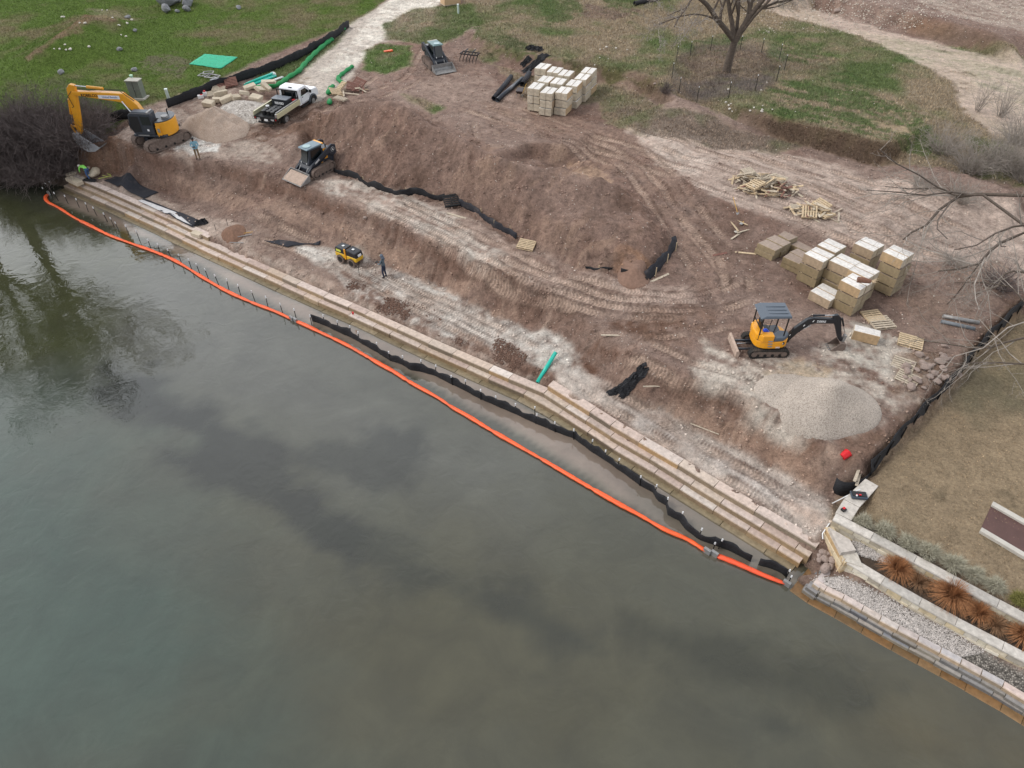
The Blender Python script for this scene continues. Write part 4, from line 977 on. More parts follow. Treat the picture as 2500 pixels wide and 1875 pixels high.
# curved corner piece
crn = [(2029,1197),(2036,1204),(2050,1209),(2076,1207),(2100,1194),(2114,1178),(2124,1160)]
t = thing('silt_fence', U(2050,1207,1.4), 'curved black mesh silt fence at the corner by the concrete walk', 'silt fence')
o = MB(); o0 = t.location; rows = [[], [], []]
for i, q in enumerate(crpath([U(x, y, 1.25) for x, y in crn], 5)):
    for r, z in enumerate((0, .5, 1.02)): rows[r].append(q-Vector(o0)+Vector((0, -.10+.06*r, z-.1)))
o.sheet(rows); o.build('fence_fabric', M['fabric'], t, solid=.02, smooth=True)
mb = MB()
def heap(name, px, r, h, label, cat, m, sx=1, sy=1, rz=0, seed=0, n=40, amp=.06, z=None, top_flat=.0):
    """loose heap: radial cone with a slumped toe and lumpy sides"""
    c = GR(*px) if z is None else U(*px, z); t = MB(); rs = random.Random(seed); rings = 26; vs = [(0,0,h)]; fs = []
    for i in range(1, rings+1):
        f = i/rings
        for k in range(n):
            th = 2*math.pi*k/n; rr = r*f*(1+.10*math.sin(2*th+seed)+.06*math.sin(3*th+seed*2)); x, y = rr*math.cos(th)*sx, rr*math.sin(th)*sy
            X, Y = x*math.cos(rz)-y*math.sin(rz), x*math.sin(rz)+y*math.cos(rz)
            prof = max(0, 1-f)**1.0 if f > .12 else 1-.12-(f*f)*4*.0-(.0)
            zz = h*((1-f)*.97 if f > .15 else .86-(f/.15)**2*.035)+(fbm(np.array(X*1.6+seed), np.array(Y*1.6), 1, 3, 2)*amp*min(1, 3*(1-f)))
            gz = hz_at(c.x+X, c.y+Y)-c.z
            vs.append((X, Y, max(zz+gz*f, gz-.08) if f < 1 else gz-.12))
    vs[0] = (0,0,h*.87)
    for k in range(n): fs.append((0, 1+k, 1+(k+1) % n))
    for i in range(rings-1):
        for k in range(n): a_ = 1+i*n+k; b_ = 1+i*n+(k+1) % n; fs.append((a_, a_+n, b_+n, b_))
    o = newmesh(name, vs, fs, m, smooth=True); o.location = c; tag(o, label, cat); return o
def gravel_mat(name, cols, scale, bump=.6):
    m, n, l, p = nm(name); tc = n.new('ShaderNodeTexCoord'); v = N_(n, 'ShaderNodeTexVoronoi', Scale=scale); l.new(tc.outputs['Object'], v.inputs['Vector'])
    s = n.new('ShaderNodeSeparateXYZ'); l.new(v.outputs['Color'], s.inputs[0]); r = n.new('ShaderNodeValToRGB'); l.new(s.outputs['X'], r.inputs['Fac'])
    r.color_ramp.elements[0].color = lin(*cols[0])+(1,); r.color_ramp.elements[1].color = lin(*cols[-1])+(1,)
    for i, c in enumerate(cols[1:-1]): e_ = r.color_ramp.elements.new((i+1)/(len(cols)-1)); e_.color = lin(*c)+(1,)
    q = N_(n, 'ShaderNodeTexNoise', Scale=.7, Detail=5.0); l.new(tc.outputs['Object'], q.inputs['Vector'])
    mr = n.new('ShaderNodeMapRange'); mr.inputs['From Min'].default_value = .3; mr.inputs['From Max'].default_value = .7; mr.inputs['To Min'].default_value = .85; mr.inputs['To Max'].default_value = 1.12; l.new(q.outputs['Fac'], mr.inputs['Value'])
    sc = n.new('ShaderNodeVectorMath'); sc.operation = 'SCALE'; l.new(r.outputs['Color'], sc.inputs[0]); l.new(mr.outputs[0], sc.inputs['Scale']); l.new(sc.outputs[0], p.inputs['Base Color'])
    b = n.new('ShaderNodeBump'); b.invert = True; b.inputs['Strength'].default_value = bump; b.inputs['Distance'].default_value = .05; l.new(v.outputs['Distance'], b.inputs['Height']); l.new(b.outputs[0], p.inputs['Normal'])
    p.inputs['Roughness'].default_value = .95; p.inputs['Specular IOR Level'].default_value = .2; return m
M['gravel'] = gravel_mat('crushed_gravel', [(142,133,124),(182,171,160),(198,187,176),(162,152,143)], 30)
M['rubble'] = gravel_mat('crushed_rubble', [(128,122,116),(196,190,184),(170,162,154),(214,210,204)], 9, 1)
M['sand'] = gravel_mat('sandy_fines', [(156,136,122),(176,158,144),(188,172,158)], 30, .3)
heap('gravel_pile', (2018,992), 2.35, 1.85, 'tall cone of grey crushed gravel near the small excavator', 'gravel pile', M['gravel'], 1.05, 1.0, seed=1)
heap('gravel_pile', (1928,955), 1.5, .35, 'low spread of pale gravel at the left toe of the gravel cone', 'gravel pile', M['gravel'], 1.3, .9, .5, seed=4)
heap('sand_pile', (530,312), 2.6, 1.8, 'tan heap of sand beside the flatbed truck', 'sand pile', M['sand'], 1.25, .9, -.5, seed=2, amp=.4)
heap('rubble_pile', (612,275), 2.4, 1.0, 'pale crushed rock heap topped by broken slabs behind the flatbed truck', 'rubble pile', M['rubble'], 1.5, .9, -.7, seed=6, amp=.12)

def sock(px, r, label, seed=0):
    pts = crpath([GR(x, y)+Vector((0,0,r*.8)) for x, y in px], 6)
    o = MB(); o.tube([p-pts[0] for p in pts], [r*(1+.18*math.sin(i*1.3+seed)) if 0 < i < len(pts)-1 else r*.4 for i in range(len(pts))], 9, True, .75)
    b = o.build('erosion_sock', M['green'], smooth=True); b.location = pts[0]; tag(b, label, 'erosion sock'); return b
sock([(604,218),(640,217),(672,214),(690,205),(706,193),(730,178),(745,160),(762,142),(780,125),(800,108),(812,100)], .24, 'long green erosion sock curving along the access road and round the pipes')
sock([(862,165),(848,175),(832,188),(826,195),(832,203),(842,208)], .2, 'upper short green erosion sock by the broken pallets', 1)
sock([(815,213),(806,222),(802,234)], .22, 'middle short green erosion sock by the broken pallets', 2)
sock([(806,247),(805,258)], .22, 'lowest and shortest green erosion sock', 3)
sock([(833,78),(842,72)], .22, 'stub of green erosion sock showing behind the top of the black fence', 3)

def drape(px, m, label, cat, name, lift=.03, z=None, amp=.04, n=14, seed=0, solid=.02):
    """sheet of cloth lying over the ground; four corners given in order"""
    c = [(GR(x, y) if z is None else U(x, y, z)) for x, y in px]; rows = []
    for i in range(n+1):
        r = []
        for k in range(n+1):
            u, v = i/n, k/n; p = (c[0]*(1-u)+c[1]*u)*(1-v)+(c[3]*(1-u)+c[2]*u)*v
            g = max(hz_at(p.x, p.y), hz_at(p.x+.08, p.y), hz_at(p.x-.08, p.y), hz_at(p.x, p.y+.08), z or -9)
            r.append(Vector((p.x, p.y, g+lift+abs(float(fbm(np.array(p.x*2+seed), np.array(p.y*2), 1, 3, 1)))*amp)))
        rows.append(r)
    o0 = rows[0][0].copy(); mb = MB(); mb.sheet([[q-o0 for q in r] for r in rows]); b = mb.build(name, m, solid=solid, smooth=True); b.location = o0; return tag(b, label, cat)
drape([(388,472),(285,434),(254,441),(352,486)], M['fabricd'], 'dark geotextile sheet laid flat on the bench below the dirt bank', 'fabric sheet', 'geotextile_sheet', z=.99, amp=.07)
drape([(488,540),(352,485),(340,490),(470,556)], M['fabricd'], 'narrow dark geotextile strip on the bench beside the white cloth', 'fabric sheet', 'geotextile_sheet', z=1.0, amp=.05, seed=3)
drape([(430,519),(346,488),(338,491),(468,551)], mat('white_cloth', (206,206,208), .8, var=.12, scale=4), 'long white cloth strip along the top of the left steps', 'cloth', 'cloth_strip', z=1.03, amp=.05, seed=5)
drape([(462,158),(500,133),(581,141),(540,169)], mat('green_sheet', (30,168,130), .7, var=.12, scale=3), 'flat bright green sheet spread on the lawn', 'sheet', 'green_sheet', lift=.05, amp=.03)
drape([(645,590),(700,605),(784,590),(780,600)], M['fabricd'], 'grey geotextile edge showing at the pit corner left of the roller', 'fabric sheet', 'geotextile_sheet', amp=.1, seed=7)
def crumple(px, size, m, label, cat, name, h=.25, seed=0, z=None):
    c = GR(*px) if z is None else U(*px, z); rs = random.Random(seed); n = 11; rows = []
    for i in range(n):
        r = []
        for k in range(n):
            x = (i/(n-1)-.5)*size[0]; y = (k/(n-1)-.5)*size[1]; th = size[2]; X = x*math.cos(th)-y*math.sin(th)+rs.uniform(-.08,.08)*size[0]; Y = x*math.sin(th)+y*math.cos(th)+rs.uniform(-.08,.08)*size[1]
            g = hz_at(c.x+X, c.y+Y)-c.z if z is None else 0
            edge = min(i, k, n-1-i, n-1-k); r.append((X, Y, g+.02+(rs.uniform(0, h) if edge else rs.uniform(0, .04))))
        rows.append(r)
    mb = MB(); mb.sheet(rows); b = mb.build(name, m, solid=.02); b.location = c; return tag(b, label, cat)
crumple((1543,933), (1.5,.55,.45), M['fabric'], 'crumpled black plastic lying on the dirt slope above the steps', 'plastic scrap', 'crumpled_plastic', .3, 1)
crumple((1508,952), (1.1,.4,.2), M['fabric'], 'torn tail of black plastic at the lower end of the crumpled heap', 'plastic scrap', 'crumpled_plastic', .2, 2)
crumple((220,441), (1.1,.4,-.2), M['fabric'], 'black folded cloth beside the kneeling worker', 'cloth', 'folded_cloth', .15, 3, 1.0)
crumple((492,546), (.9,.45,.3), M['fabric'], 'black bag lying at the right end of the upper steps', 'bag', 'black_bag', .35, 4, .98)
crumple((1305,122), (1.6,.8,-.5), M['fabric'], 'black sheet caught on the grass bank above the limestone stacks', 'plastic scrap', 'crumpled_plastic', .4, 5)
crumple((1284,152), (1.0,.6,.6), M['fabric'], 'small black scrap at the foot of the grass bank', 'plastic scrap', 'crumpled_plastic', .25, 6)
crumple((1308,155), (2.8,.7,.55), M['fabric'], 'long black scrap behind the limestone stacks', 'plastic scrap', 'crumpled_plastic', .25, 7)
# ================================================================== limestone blocks
def block_mesh(l, w, h, seed, dirty=0, rough=0):
    rs = random.Random(seed); mb = MB(); j = lambda a=.012+rough: rs.uniform(-a, a)
    t = .02
    bot = [(-l/2+j(), -w/2+j(), 0), (l/2+j(), -w/2+j(), 0), (l/2+j(), w/2+j(), 0), (-l/2+j(), w/2+j(), 0)]
    top = [(x+j(.006), y+j(.006), h-t+j(.006)) for x, y, z in bot]
    tp = [(x*(1-t/l*1.6), y*(1-t/w*1.6), h+j(.004)) for x, y, z in top]
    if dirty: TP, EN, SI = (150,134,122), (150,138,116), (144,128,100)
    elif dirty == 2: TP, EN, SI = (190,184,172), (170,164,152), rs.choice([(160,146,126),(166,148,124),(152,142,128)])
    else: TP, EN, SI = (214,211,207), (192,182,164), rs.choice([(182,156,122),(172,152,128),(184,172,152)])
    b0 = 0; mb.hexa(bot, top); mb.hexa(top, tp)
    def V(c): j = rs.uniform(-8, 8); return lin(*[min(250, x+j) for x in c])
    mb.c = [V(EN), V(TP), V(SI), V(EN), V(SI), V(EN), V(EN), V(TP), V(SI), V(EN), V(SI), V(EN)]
    return mb
BM = {}
def block(parent_ax, c, l, w, h, rz, label, group, kind=0, name='limestone_block'):
    k = (round(l, 2), round(w, 2), round(h, 2), kind)
    if k not in BM:
        vs_ = []
        for s in range(4):
            o = block_mesh(l, w, h, s*7+kind*31+int(l*10), kind, .05 if kind == 1 else 0).build(name, M['stone']); vs_.append(o.data); bpy.data.objects.remove(o)
        BM[k] = vs_
    o = bpy.data.objects.new(name, rc.choice(BM[k])); COL.objects.link(o); o.location = c; o.rotation_euler = (0, 0, rz+rc.uniform(-.02, .02)+(math.pi if rc.random() < .5 else 0)*0)
    return tag(o, label, 'stone block', group)
def stack(px, n, L, S, l, w, h, lay, sname, group, z0=None, kind=0, count=2, long_front=False, dunn=True):
    """bundles of two blocks laid side by side, n layers, the nearest-left top corner seen at px"""
    zb = z0 if z0 is not None else 4.2
    for _ in range(4):
        c = U(px[0], px[1], zb+n*lay)
        if z0 is None:
            q = c+Vector((*(L*l*.5+S*w), 0)) if not long_front else c+Vector((*(L*l*.5+S*w), 0)); zb = hz_at(q.x, q.y)+.04
    th = math.atan2(L.y, L.x); names = ['bottom', 'second', 'third', 'top'] if n == 4 else (['bottom', 'middle', 'top'] if n == 3 else (['lower', 'upper'] if n == 2 else ['single']))
    for i in range(n):
        jx = Vector((rc.uniform(-.05, .05), rc.uniform(-.05, .05)))
        for k in range(count):
            cc = c.to_2d()+L*(l/2)+S*(w*(k+.5)+.02*k)+jx
            half = ('left', 'right')[k] if not long_front else ('near', 'far')[k]
            if count == 1: lb = f'{names[i]} layer block of {sname}'
            elif n == 1: lb = f'{half} block of {sname}'
            else: lb = f'{half} block in the {names[i]} layer of {sname}'
            block(None, Vector((cc.x, cc.y, zb+i*lay)), l, w-.015, h, th, lb, group, 2 if (long_front and kind == 0 and i < n-1) else kind)
        if dunn:
            for e_ in (.18, .82):
                mb = MB(); p0 = c.to_2d()+L*(l*e_)-S*(-.05)+jx; p1 = c.to_2d()+L*(l*e_)+S*(w*count-.03)+jx; z = zb+i*lay-(lay-h)/2 if i else zb-.04
                mid = (p0+p1)/2; mb.box((0,0,0), ((p1-p0).length, .09, lay-h-.006)); o = mb.build('timber_spacer', M['wood']); o.location = (mid.x, mid.y, z); o.rotation_euler[2] = math.atan2(S.y, S.x)
                tag(o, f'thin wood spacer under {"a layer of" if n>1 else ""} {sname}'.replace('  ', ' '), 'wood spacer', f'spacers under {sname}')
L1, S1 = Vector((.385,.923)).normalized(), Vector((.923,-.385)).normalized()
pile1 = [((1288.2,212),3,'the front left limestone stack'),((1317.4,223.2),3,'the front centre limestone stack'),((1355.3,222.7),3,'the front right limestone stack'),
         ((1310.7,195),3,'the second row left limestone stack'),((1341.5,200.2),3,'the second row middle limestone stack'),((1379.5,205),3,'the second row right limestone stack'),
         ((1304,163.3),3,'the back left limestone stack'),((1334.3,172.5),3,'the back middle limestone stack'),((1361,180.7),3,'the back right limestone stack'),
         ((1402,190),3,'the third row east limestone stack'),((1418.3,174),3,'the rearmost east limestone stack')]
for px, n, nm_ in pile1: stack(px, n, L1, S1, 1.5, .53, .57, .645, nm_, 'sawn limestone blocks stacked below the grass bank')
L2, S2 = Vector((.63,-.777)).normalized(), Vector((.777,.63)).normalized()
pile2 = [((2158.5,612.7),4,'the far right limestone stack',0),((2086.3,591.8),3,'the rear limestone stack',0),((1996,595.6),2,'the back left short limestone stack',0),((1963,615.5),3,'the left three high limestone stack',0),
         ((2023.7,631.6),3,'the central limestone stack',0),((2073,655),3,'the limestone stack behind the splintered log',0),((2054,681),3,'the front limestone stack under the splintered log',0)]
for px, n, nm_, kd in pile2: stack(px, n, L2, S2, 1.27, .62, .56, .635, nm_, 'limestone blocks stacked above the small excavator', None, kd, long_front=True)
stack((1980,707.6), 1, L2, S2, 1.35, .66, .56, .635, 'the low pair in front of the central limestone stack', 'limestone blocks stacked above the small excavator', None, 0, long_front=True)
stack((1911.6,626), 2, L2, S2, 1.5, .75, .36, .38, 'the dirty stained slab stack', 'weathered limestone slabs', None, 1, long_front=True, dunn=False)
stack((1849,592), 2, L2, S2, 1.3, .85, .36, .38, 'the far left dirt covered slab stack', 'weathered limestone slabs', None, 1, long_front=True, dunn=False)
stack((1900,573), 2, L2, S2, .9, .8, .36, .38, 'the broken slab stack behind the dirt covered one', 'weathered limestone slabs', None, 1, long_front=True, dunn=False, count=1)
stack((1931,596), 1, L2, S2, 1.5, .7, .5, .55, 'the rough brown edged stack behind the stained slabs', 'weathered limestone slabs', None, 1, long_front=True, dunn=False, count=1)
stack((2085,808), 1, Vector((.9,-.43)).normalized(), Vector((.43,.9)).normalized(), 1.35, .62, .6, .6, 'the lone pale pile by the bucket', 'x', None, 0, long_front=True, dunn=False, count=1)
for o in COL.objects:
    if 'label' in o.keys() and 'lone pale pile' in o['label']: o['label'] = 'lone pale limestone block lying beside the small excavator bucket'; del o['group']
# splintered log on the front stack
c = U(2108,690,5.5); t = thing('log', (c.x, c.y, c.z), 'splintered brown log lying on top of the front limestone stack', 'log', rz=-.3)
mb = MB(); mb.tube([(-.35,0,.13),(0,.02,.14),(.35,0,.13)], [.17,.16,.12], 9); mb.build('bark', mat('log_bark', (120,86,70), .9, var=.3, scale=9, bump=.8), t)
mb = MB()
for k in range(9): mb.tube([(.3, rc.uniform(-.06,.06), .12+rc.uniform(-.05,.05)), (.55+rc.uniform(0,.2), rc.uniform(-.3,.3), .12+rc.uniform(-.05,.2))], [.03,.008], 4)
mb.build('splinters', M['wood'], t)

# ================================================================== pallets, planks, pipes
def pallet(name='wooden_pallet', m='wood', w=1.1, d=1.0, slats=6):
    t = thing(name, (0,0,0), 'x', 'pallet')
    mb = MB()
    for k in range(slats): mb.box((0, -d/2+d*(k+.5)/slats, .125), (w, d/slats*.62, .022))
    mb.build('deck_boards', M[m], t)
    for k in (-1, 0, 1): b = MB(); b.box((k*(w/2-.03), 0, .07), (.045, d, .085)); b.build('stringer', M[m], t)
    b = MB()
    for k in (-1, 0, 1): b.box((0, k*(d/2-.06), .012), (w, .1, .02))
    b.build('bottom_boards', M[m], t)
    return t
PAL = {k: pallet(m=k) for k in ('wood', 'woodg', 'woodr', 'black')}; PU = {k: 0 for k in PAL}
def put_pallet(px, rz, label, m='wood', tilt=(0,0), z=0, group=None, sc=1):
    o = PAL[m] if not PU[m] else copy_tree(PAL[m]); PU[m] = 1; p = GR(*px); o.location = (p.x, p.y, p.z+z+abs(math.sin(tilt[0]))*.5+abs(math.sin(tilt[1]))*.5); o.rotation_euler = (tilt[0], tilt[1], rz); o.scale = (sc, sc, 1)
    o['label'] = label; o['category'] = 'pallet'
    if group: o['group'] = group
    elif 'group' in o.keys(): del o['group']
    return o
PLK = []
for k, (l_, m_) in enumerate(((1.2,'wood'),(1.0,'woodg'),(.8,'wood'),(1.4,'woodg'),(.9,'woodr'))):
    mb = MB(); mb.box((0,0,0), (l_*1.1, .13, .045)); o = mb.build('plank', M[m_]); PLK.append(o.data); bpy.data.objects.remove(o)
def plank(p, label, group, tilt=.25, rz=None, k=None):
    o = bpy.data.objects.new('plank', PLK[rc.randrange(5) if k is None else k]); COL.objects.link(o); o.location = p; o.rotation_euler = (rc.uniform(-.6,.6), rc.uniform(-tilt, tilt), rc.uniform(0, math.pi) if rz is None else rz)
    return tag(o, label, 'plank', group)
KINDS = ('long tan', 'medium grey', 'short tan', 'longest grey', 'short reddish')
def scrap_heap(px, rx, ry, h, n, label, group, rz=0):
    c = GR(*px)
    for k in range(n):
        a_ = rc.uniform(0, 2*math.pi); f = math.sqrt(rc.random()); x, y = f*rx*math.cos(a_), f*ry*math.sin(a_); X, Y = x*math.cos(rz)-y*math.sin(rz), x*math.sin(rz)+y*math.cos(rz)
        z = hz_at(c.x+X, c.y+Y)+.08+h*(1-f)*rc.random()**.6; kk = rc.randrange(5); plank(Vector((c.x+X, c.y+Y, z)), KINDS[kk]+' '+label, group, .4, None, kk)
for k in range(6):
    a_ = k*.7; put_pallet((1860+rc.uniform(-55,60), 455+rc.uniform(-18,20)), rc.uniform(0,3), 'broken wooden pallet jumbled in the larger plank heap', rc.choice(['wood','woodg']), (rc.uniform(-.5,.5), rc.uniform(-.4,.4)), rc.uniform(0,.35), 'broken pallets in the larger heap')
scrap_heap((1865,456), 2.3, 1.5, 1.0, 100, 'board lying loose in the larger heap of broken pallets', 'boards in the larger heap', -.2)
for k in range(4): put_pallet((1990+rc.uniform(-30,30), 522+rc.uniform(-12,14)), rc.uniform(0,3), 'broken wooden pallet in the smaller plank heap', 'wood', (rc.uniform(-.3,.3), rc.uniform(-.3,.3)), rc.uniform(0,.2), 'broken pallets in the smaller heap')
scrap_heap((1990,520), 1.8, 1.0, .6, 46, 'board lying loose in the smaller heap of broken pallets', 'boards in the smaller heap', -.2)
put_pallet((1948,512), -.35, 'slatted pallet lying flat left of the smaller plank heap', 'woodg')
put_pallet((1285,602), -.3, 'pallet lying flat at the foot of the mound beside the haul road', 'wood', (.1,.05))
put_pallet((1102,500), .3, 'dark pallet like frame leaning on the sagging black fence', 'black', (.5,0), .05); put_pallet((2150,790), .15, 'grey pallet with dark slats beside the lone limestone block', 'woodg', sc=1.15); put_pallet((2222,836), -.5, 'pale yellow pallet nearest the right boundary fence', 'wood', sc=1.15)
put_pallet((2130,775), .2, 'half buried pallet touching the lone limestone block', 'wood', (.06,0)); put_pallet((2215,925), -.7, 'half buried pallet right of the gravel cone', 'woodg', (.05,.05), -.1)
put_pallet((2205,890), -.6, 'half buried yellowish pallet above the other buried one', 'woodg', (.1,0), -.12)
for i, (q, rz, tl, m_) in enumerate([((878,213),-.5,(.5,.2),'woodr'),((862,222),.2,(.4,.3),'woodr'),((836,222),-1.0,(.6,-.2),'wood'),((822,236),.6,(.3,.4),'wood'),((832,248),1.4,(.2,.2),'woodg')]):
    put_pallet(q, rz, ['reddish broken pallet farthest right by the green sock','reddish broken pallet in the middle of the roadside heap','tan broken pallet leaning over the green sock','tan broken pallet below the middle green sock','grey broken pallet nearest the haul road'][i], m_, tl)
scrap_heap((850,228), 1.8, .7, .3, 16, 'board beside the broken pallets by the road', 'boards beside the road', .6)
put_pallet((566,210), .4, 'reddish pallet propped at the back of the rubble pile', 'woodr', (.5,0), .1); put_pallet((535,222), .1, 'grey pallet behind the rubble by the black fence', 'woodg', (.15,.1)); put_pallet((520,232), .5, 'weathered pallet at the left end of the rubble', 'woodg', (.1,0)); put_pallet((548,214), .8, 'red brown pallet wedged against the black fence', 'woodr', (.3,0))
for k in range(5):
    px = (rc.uniform(1750,1880), rc.uniform(540,640)); p = GR(*px)
    if not (1850 < px[0] < 2250 and 570 < px[1] < 775): plank(p+Vector((0,0,.03)), 'loose board scattered on the dirt around the right limestone stacks', 'boards scattered around the right stacks', .05)
for px, rz, lb in (((1605,944),.05,'pale board lying on the slope above the black plastic'),((1720,1048),-.55,'pale board on the lower slope below the gravel'),((1800,575),.8,'board leaning in the brown hollow near the yellow tool'),((1500,820),0,'small board on the dirt by the ruts'),
                   ((2095,1150),1.0,'pale board by the curved corner fence'),((2098,1160),1.05,'second pale board by the curved corner fence'),((1610,680),.6,'board under the leaning torn fence'),((1115,528),-.5,'board beside the sagging fence opening')):
    o = plank(GR(*px)+Vector((0,0,.04)), lb, None, .03, rz, 3)
    if 'group' in o.keys(): del o['group']
def pipe(p0, p1, r, m, label, name='pipe', cat='pipe', hollow=True, group=None):
    p0, p1 = Vector(p0), Vector(p1); d = p1-p0; n = 14; o = MB(); o.tube([Vector((0,0,0)), d], r, n, False)
    b = o.build(name, m, solid=.012, smooth=True); b.location = p0
    return tag(b, label, cat, group)
# teal and white pipes behind the truck
a = GR(597,211); b_ = GR(660,185); d = (b_-a); nrm = Vector((d.y, -d.x, 0)).normalized()
for k in range(4): pipe(a+nrm*(.19*k)+Vector((0,0,.12)), b_+nrm*(.27*k)+Vector((0,0,.14)), .09, M['teal'], ['teal pipe nearest the black fence','second teal pipe from the black fence','third teal pipe from the black fence','teal pipe beside the white pipes'][k])
for k in range(2): pipe(a+nrm*(.80+.13*k)+Vector((.1,-.1,.08)), b_+nrm*(1.2+.14*k)+Vector((.3,.1,.1)), .06, M['white'], ['white pipe against the teal pipes','outer white pipe beside the green sock'][k])
pipe(a+nrm*.3+Vector((0,0,.30)), b_+nrm*.42+Vector((0,0,.32)), .09, M['teal'], 'teal pipe lying on top of the pipe stack')
o = MB(); o.ball((0,0,.2), .25, 9, 6, (1.2,.8,.8), .08); o = o.build('white_bag', M['white']); o.location = GR(668,186); tag(o, 'white bag at the far end of the teal pipes', 'bag')
g0 = GR(1312,938); g1 = GR(1356,874); pipe(g0+Vector((0,0,.14)), g1+Vector((0,0,.42)), .11, M['teal'], 'lone teal drain pipe sticking out behind the stone steps')
g0, g1 = GR(1205,246), GR(1248,192); pipe(g0+Vector((0,0,.2)), g1+Vector((0,0,.2)), .2, M['fabricd'], 'left dusty roll of black geotextile beside the limestone stacks', 'fabric_roll', 'fabric roll')
g0, g1 = GR(1214,250), GR(1275,197); pipe(g0+Vector((0,0,.2)), g1+Vector((0,0,.2)), .19, mat('shiny_wrap', (52,58,68), .3, var=.5, scale=5, bump=.5), 'glossy wrapped roll of black geotextile beside the dusty one', 'fabric_roll', 'fabric roll')
pipe(GR(1275,212)+Vector((0,0,.22)), GR(1292,185)+Vector((0,0,.26)), .24, M['fabricd'], 'short fat dark roll against the limestone stacks', 'fabric_roll', 'fabric roll')
pipe(GR(1548,14)+Vector((0,0,.2)), GR(1640,-6)+Vector((0,0,.2)), .25, M['fabric'], 'black roll lying on the grass at the top edge', 'fabric_roll', 'fabric roll')
g0 = GR(2300,775); pipe(g0+Vector((0,0,.1)), GR(2388,792)+Vector((0,0,.12)), .11, M['steel'], 'upper grey wire roll near the right boundary', 'wire_roll', 'wire roll'); pipe(GR(2296,788)+Vector((0,0,.1)), GR(2378,806)+Vector((0,0,.1)), .1, mat('wire_mesh', (120,126,132), .7, .2), 'lower grey wire roll near the right boundary', 'wire_roll', 'wire roll')
# posts and utility box on the lawn
def capped_post(px, h, r, label, cap=(225,238,235), body=(190,205,200)):
    t = thing('marker_post', GR(*px), label, 'post'); mb = MB(); mb.cyl((0,0,-.1), (0,0,h), r, n=12); mb.build('pipe_body', mat('pvc', body, .5, var=.06), t, smooth=False); mb = MB(); mb.cyl((0,0,h), (0,0,h+.07), r*1.12, n=12); mb.build('cap', mat('cap', cap, .5, var=.05), t)
capped_post((412,242), .85, .13, 'short pale capped pipe standing on the lawn right of the utility box'); capped_post((336,232), 1.7, .13, 'pale green capped pipe behind the grey utility box', (180,220,190), (150,190,170)); capped_post((1119,33), .9, .11, 'white post in the grass by the access road')
t = thing('utility_box', GR(340,240)-Vector((0,0,.1)), 'grey green electrical cabinet standing on the lawn behind the excavator', 'utility box', rz=-.1)
mb = MB(); mb.box((0,0,.12), (1.5,1.0,.24)); mb.build('plinth', M['concrete'], t); mb = MB(); mb.box((0,0,.95), (1.15,.75,1.5)); mb.build('cabinet', mat('cabinet_paint', (118,124,114), .5, var=.08), t, bevel=.02)
mb = MB(); mb.box((0,0,1.73), (1.25,.85,.07)); mb.build('lid', mat('lid_paint', (160,158,146), .5, var=.08), t); mb = MB(); mb.box((.02,-.385,.95), (.02,.02,1.35)); mb.build('door_seam', M['black'], t); mb = MB(); mb.box((.12,-.39,.95), (.04,.04,.2)); mb.build('handle', M['steel'], t)
# misc tools
t = thing('wheelbarrow', GR(1269,236), 'dark wheelbarrow standing between the black rolls and the limestone stacks', 'wheelbarrow', rz=1.4)
mb = MB(); mb.hexa([(-.3,-.2,.35),(.3,-.2,.3),(.3,.2,.3),(-.3,.2,.35)], [(-.45,-.32,.62),(.55,-.32,.62),(.55,.32,.62),(-.45,.32,.62)]); mb.build('tray', mat('tray', (52,40,42), .6, var=.3), t, bevel=.02)
for s in (-1,1): mb = MB(); mb.tube([(.6,s*.05,.2),(-.2,s*.28,.34),(-1.0,s*.3,.55)], .022, 6); mb.build('handle', M['wood'], t); mb = MB(); mb.tube([(-.25,s*.26,.34),(-.35,s*.26,0)], .018, 5); mb.build('leg', M['steel'], t)
mb = MB(); mb.cyl((.6,-.04,.2), (.6,.04,.2), .2, n=14); mb.build('wheel', M['rubber'], t)
def shovel(px, rz, label, tl=.0):
    t = thing('shovel', GR(*px)+Vector((0,0,.05)), label, 'shovel', rz=rz, tilt=(0, tl)); mb = MB(); mb.tube([(0,0,0),(1.2,0,.03)], .02, 6); mb.build('handle', mat('yellow_handle', (206,160,60), .5), t); mb = MB(); mb.prism([(-.3,-.1),(-.02,-.12),(-.02,.12),(-.3,.08)], -.01, .01, 'z'); mb.build('blade', M['steel'], t)
shovel((1800,520), 1.75, 'yellow handled tool standing in the brown hollow left of the pallets', -.5); shovel((1812,545), .9, 'pale wooden handled tool lying in the brown hollow'); shovel((1275,232), 1.2, 'yellow handled shovel across the wheelbarrow', -.5)
shovel((590,572), .3, 'long thin rod like tool lying on the bench')
o = MB(); o.box((0,0,.03), (.25,.2,.04)); o = o.build('stone_chip', M['concrete']); o.location = GR(1797,568)+Vector((0,0,.05)); o.rotation_euler[2] = .4; tag(o, 'small square pale paver lying on the dirt near the yellow tool', 'paver')
t = thing('tool_case', U(2096,1211,2.2), 'open blue grey tool tray on the concrete walk', 'tool case', rz=-.12)
mb = MB(); mb.box((0,0,.05), (.72,.42,.1)); mb.build('tray', mat('blue_grey_plastic', (54,66,78), .45, var=.1), t, bevel=.02); mb = MB(); mb.box((0,.03,.11), (.62,.3,.03)); mb.build('insert', M['black'], t)
mb = MB(); mb.box((.02,-.05,.14), (.1,.06,.05)); mb.box((-.12,-.06,.13), (.05,.09,.04)); mb.build('red_tool', M['red'], t); mb = MB(); mb.ball((-.14,-.1,.14), .045); mb.build('white_tool', M['white'], t)
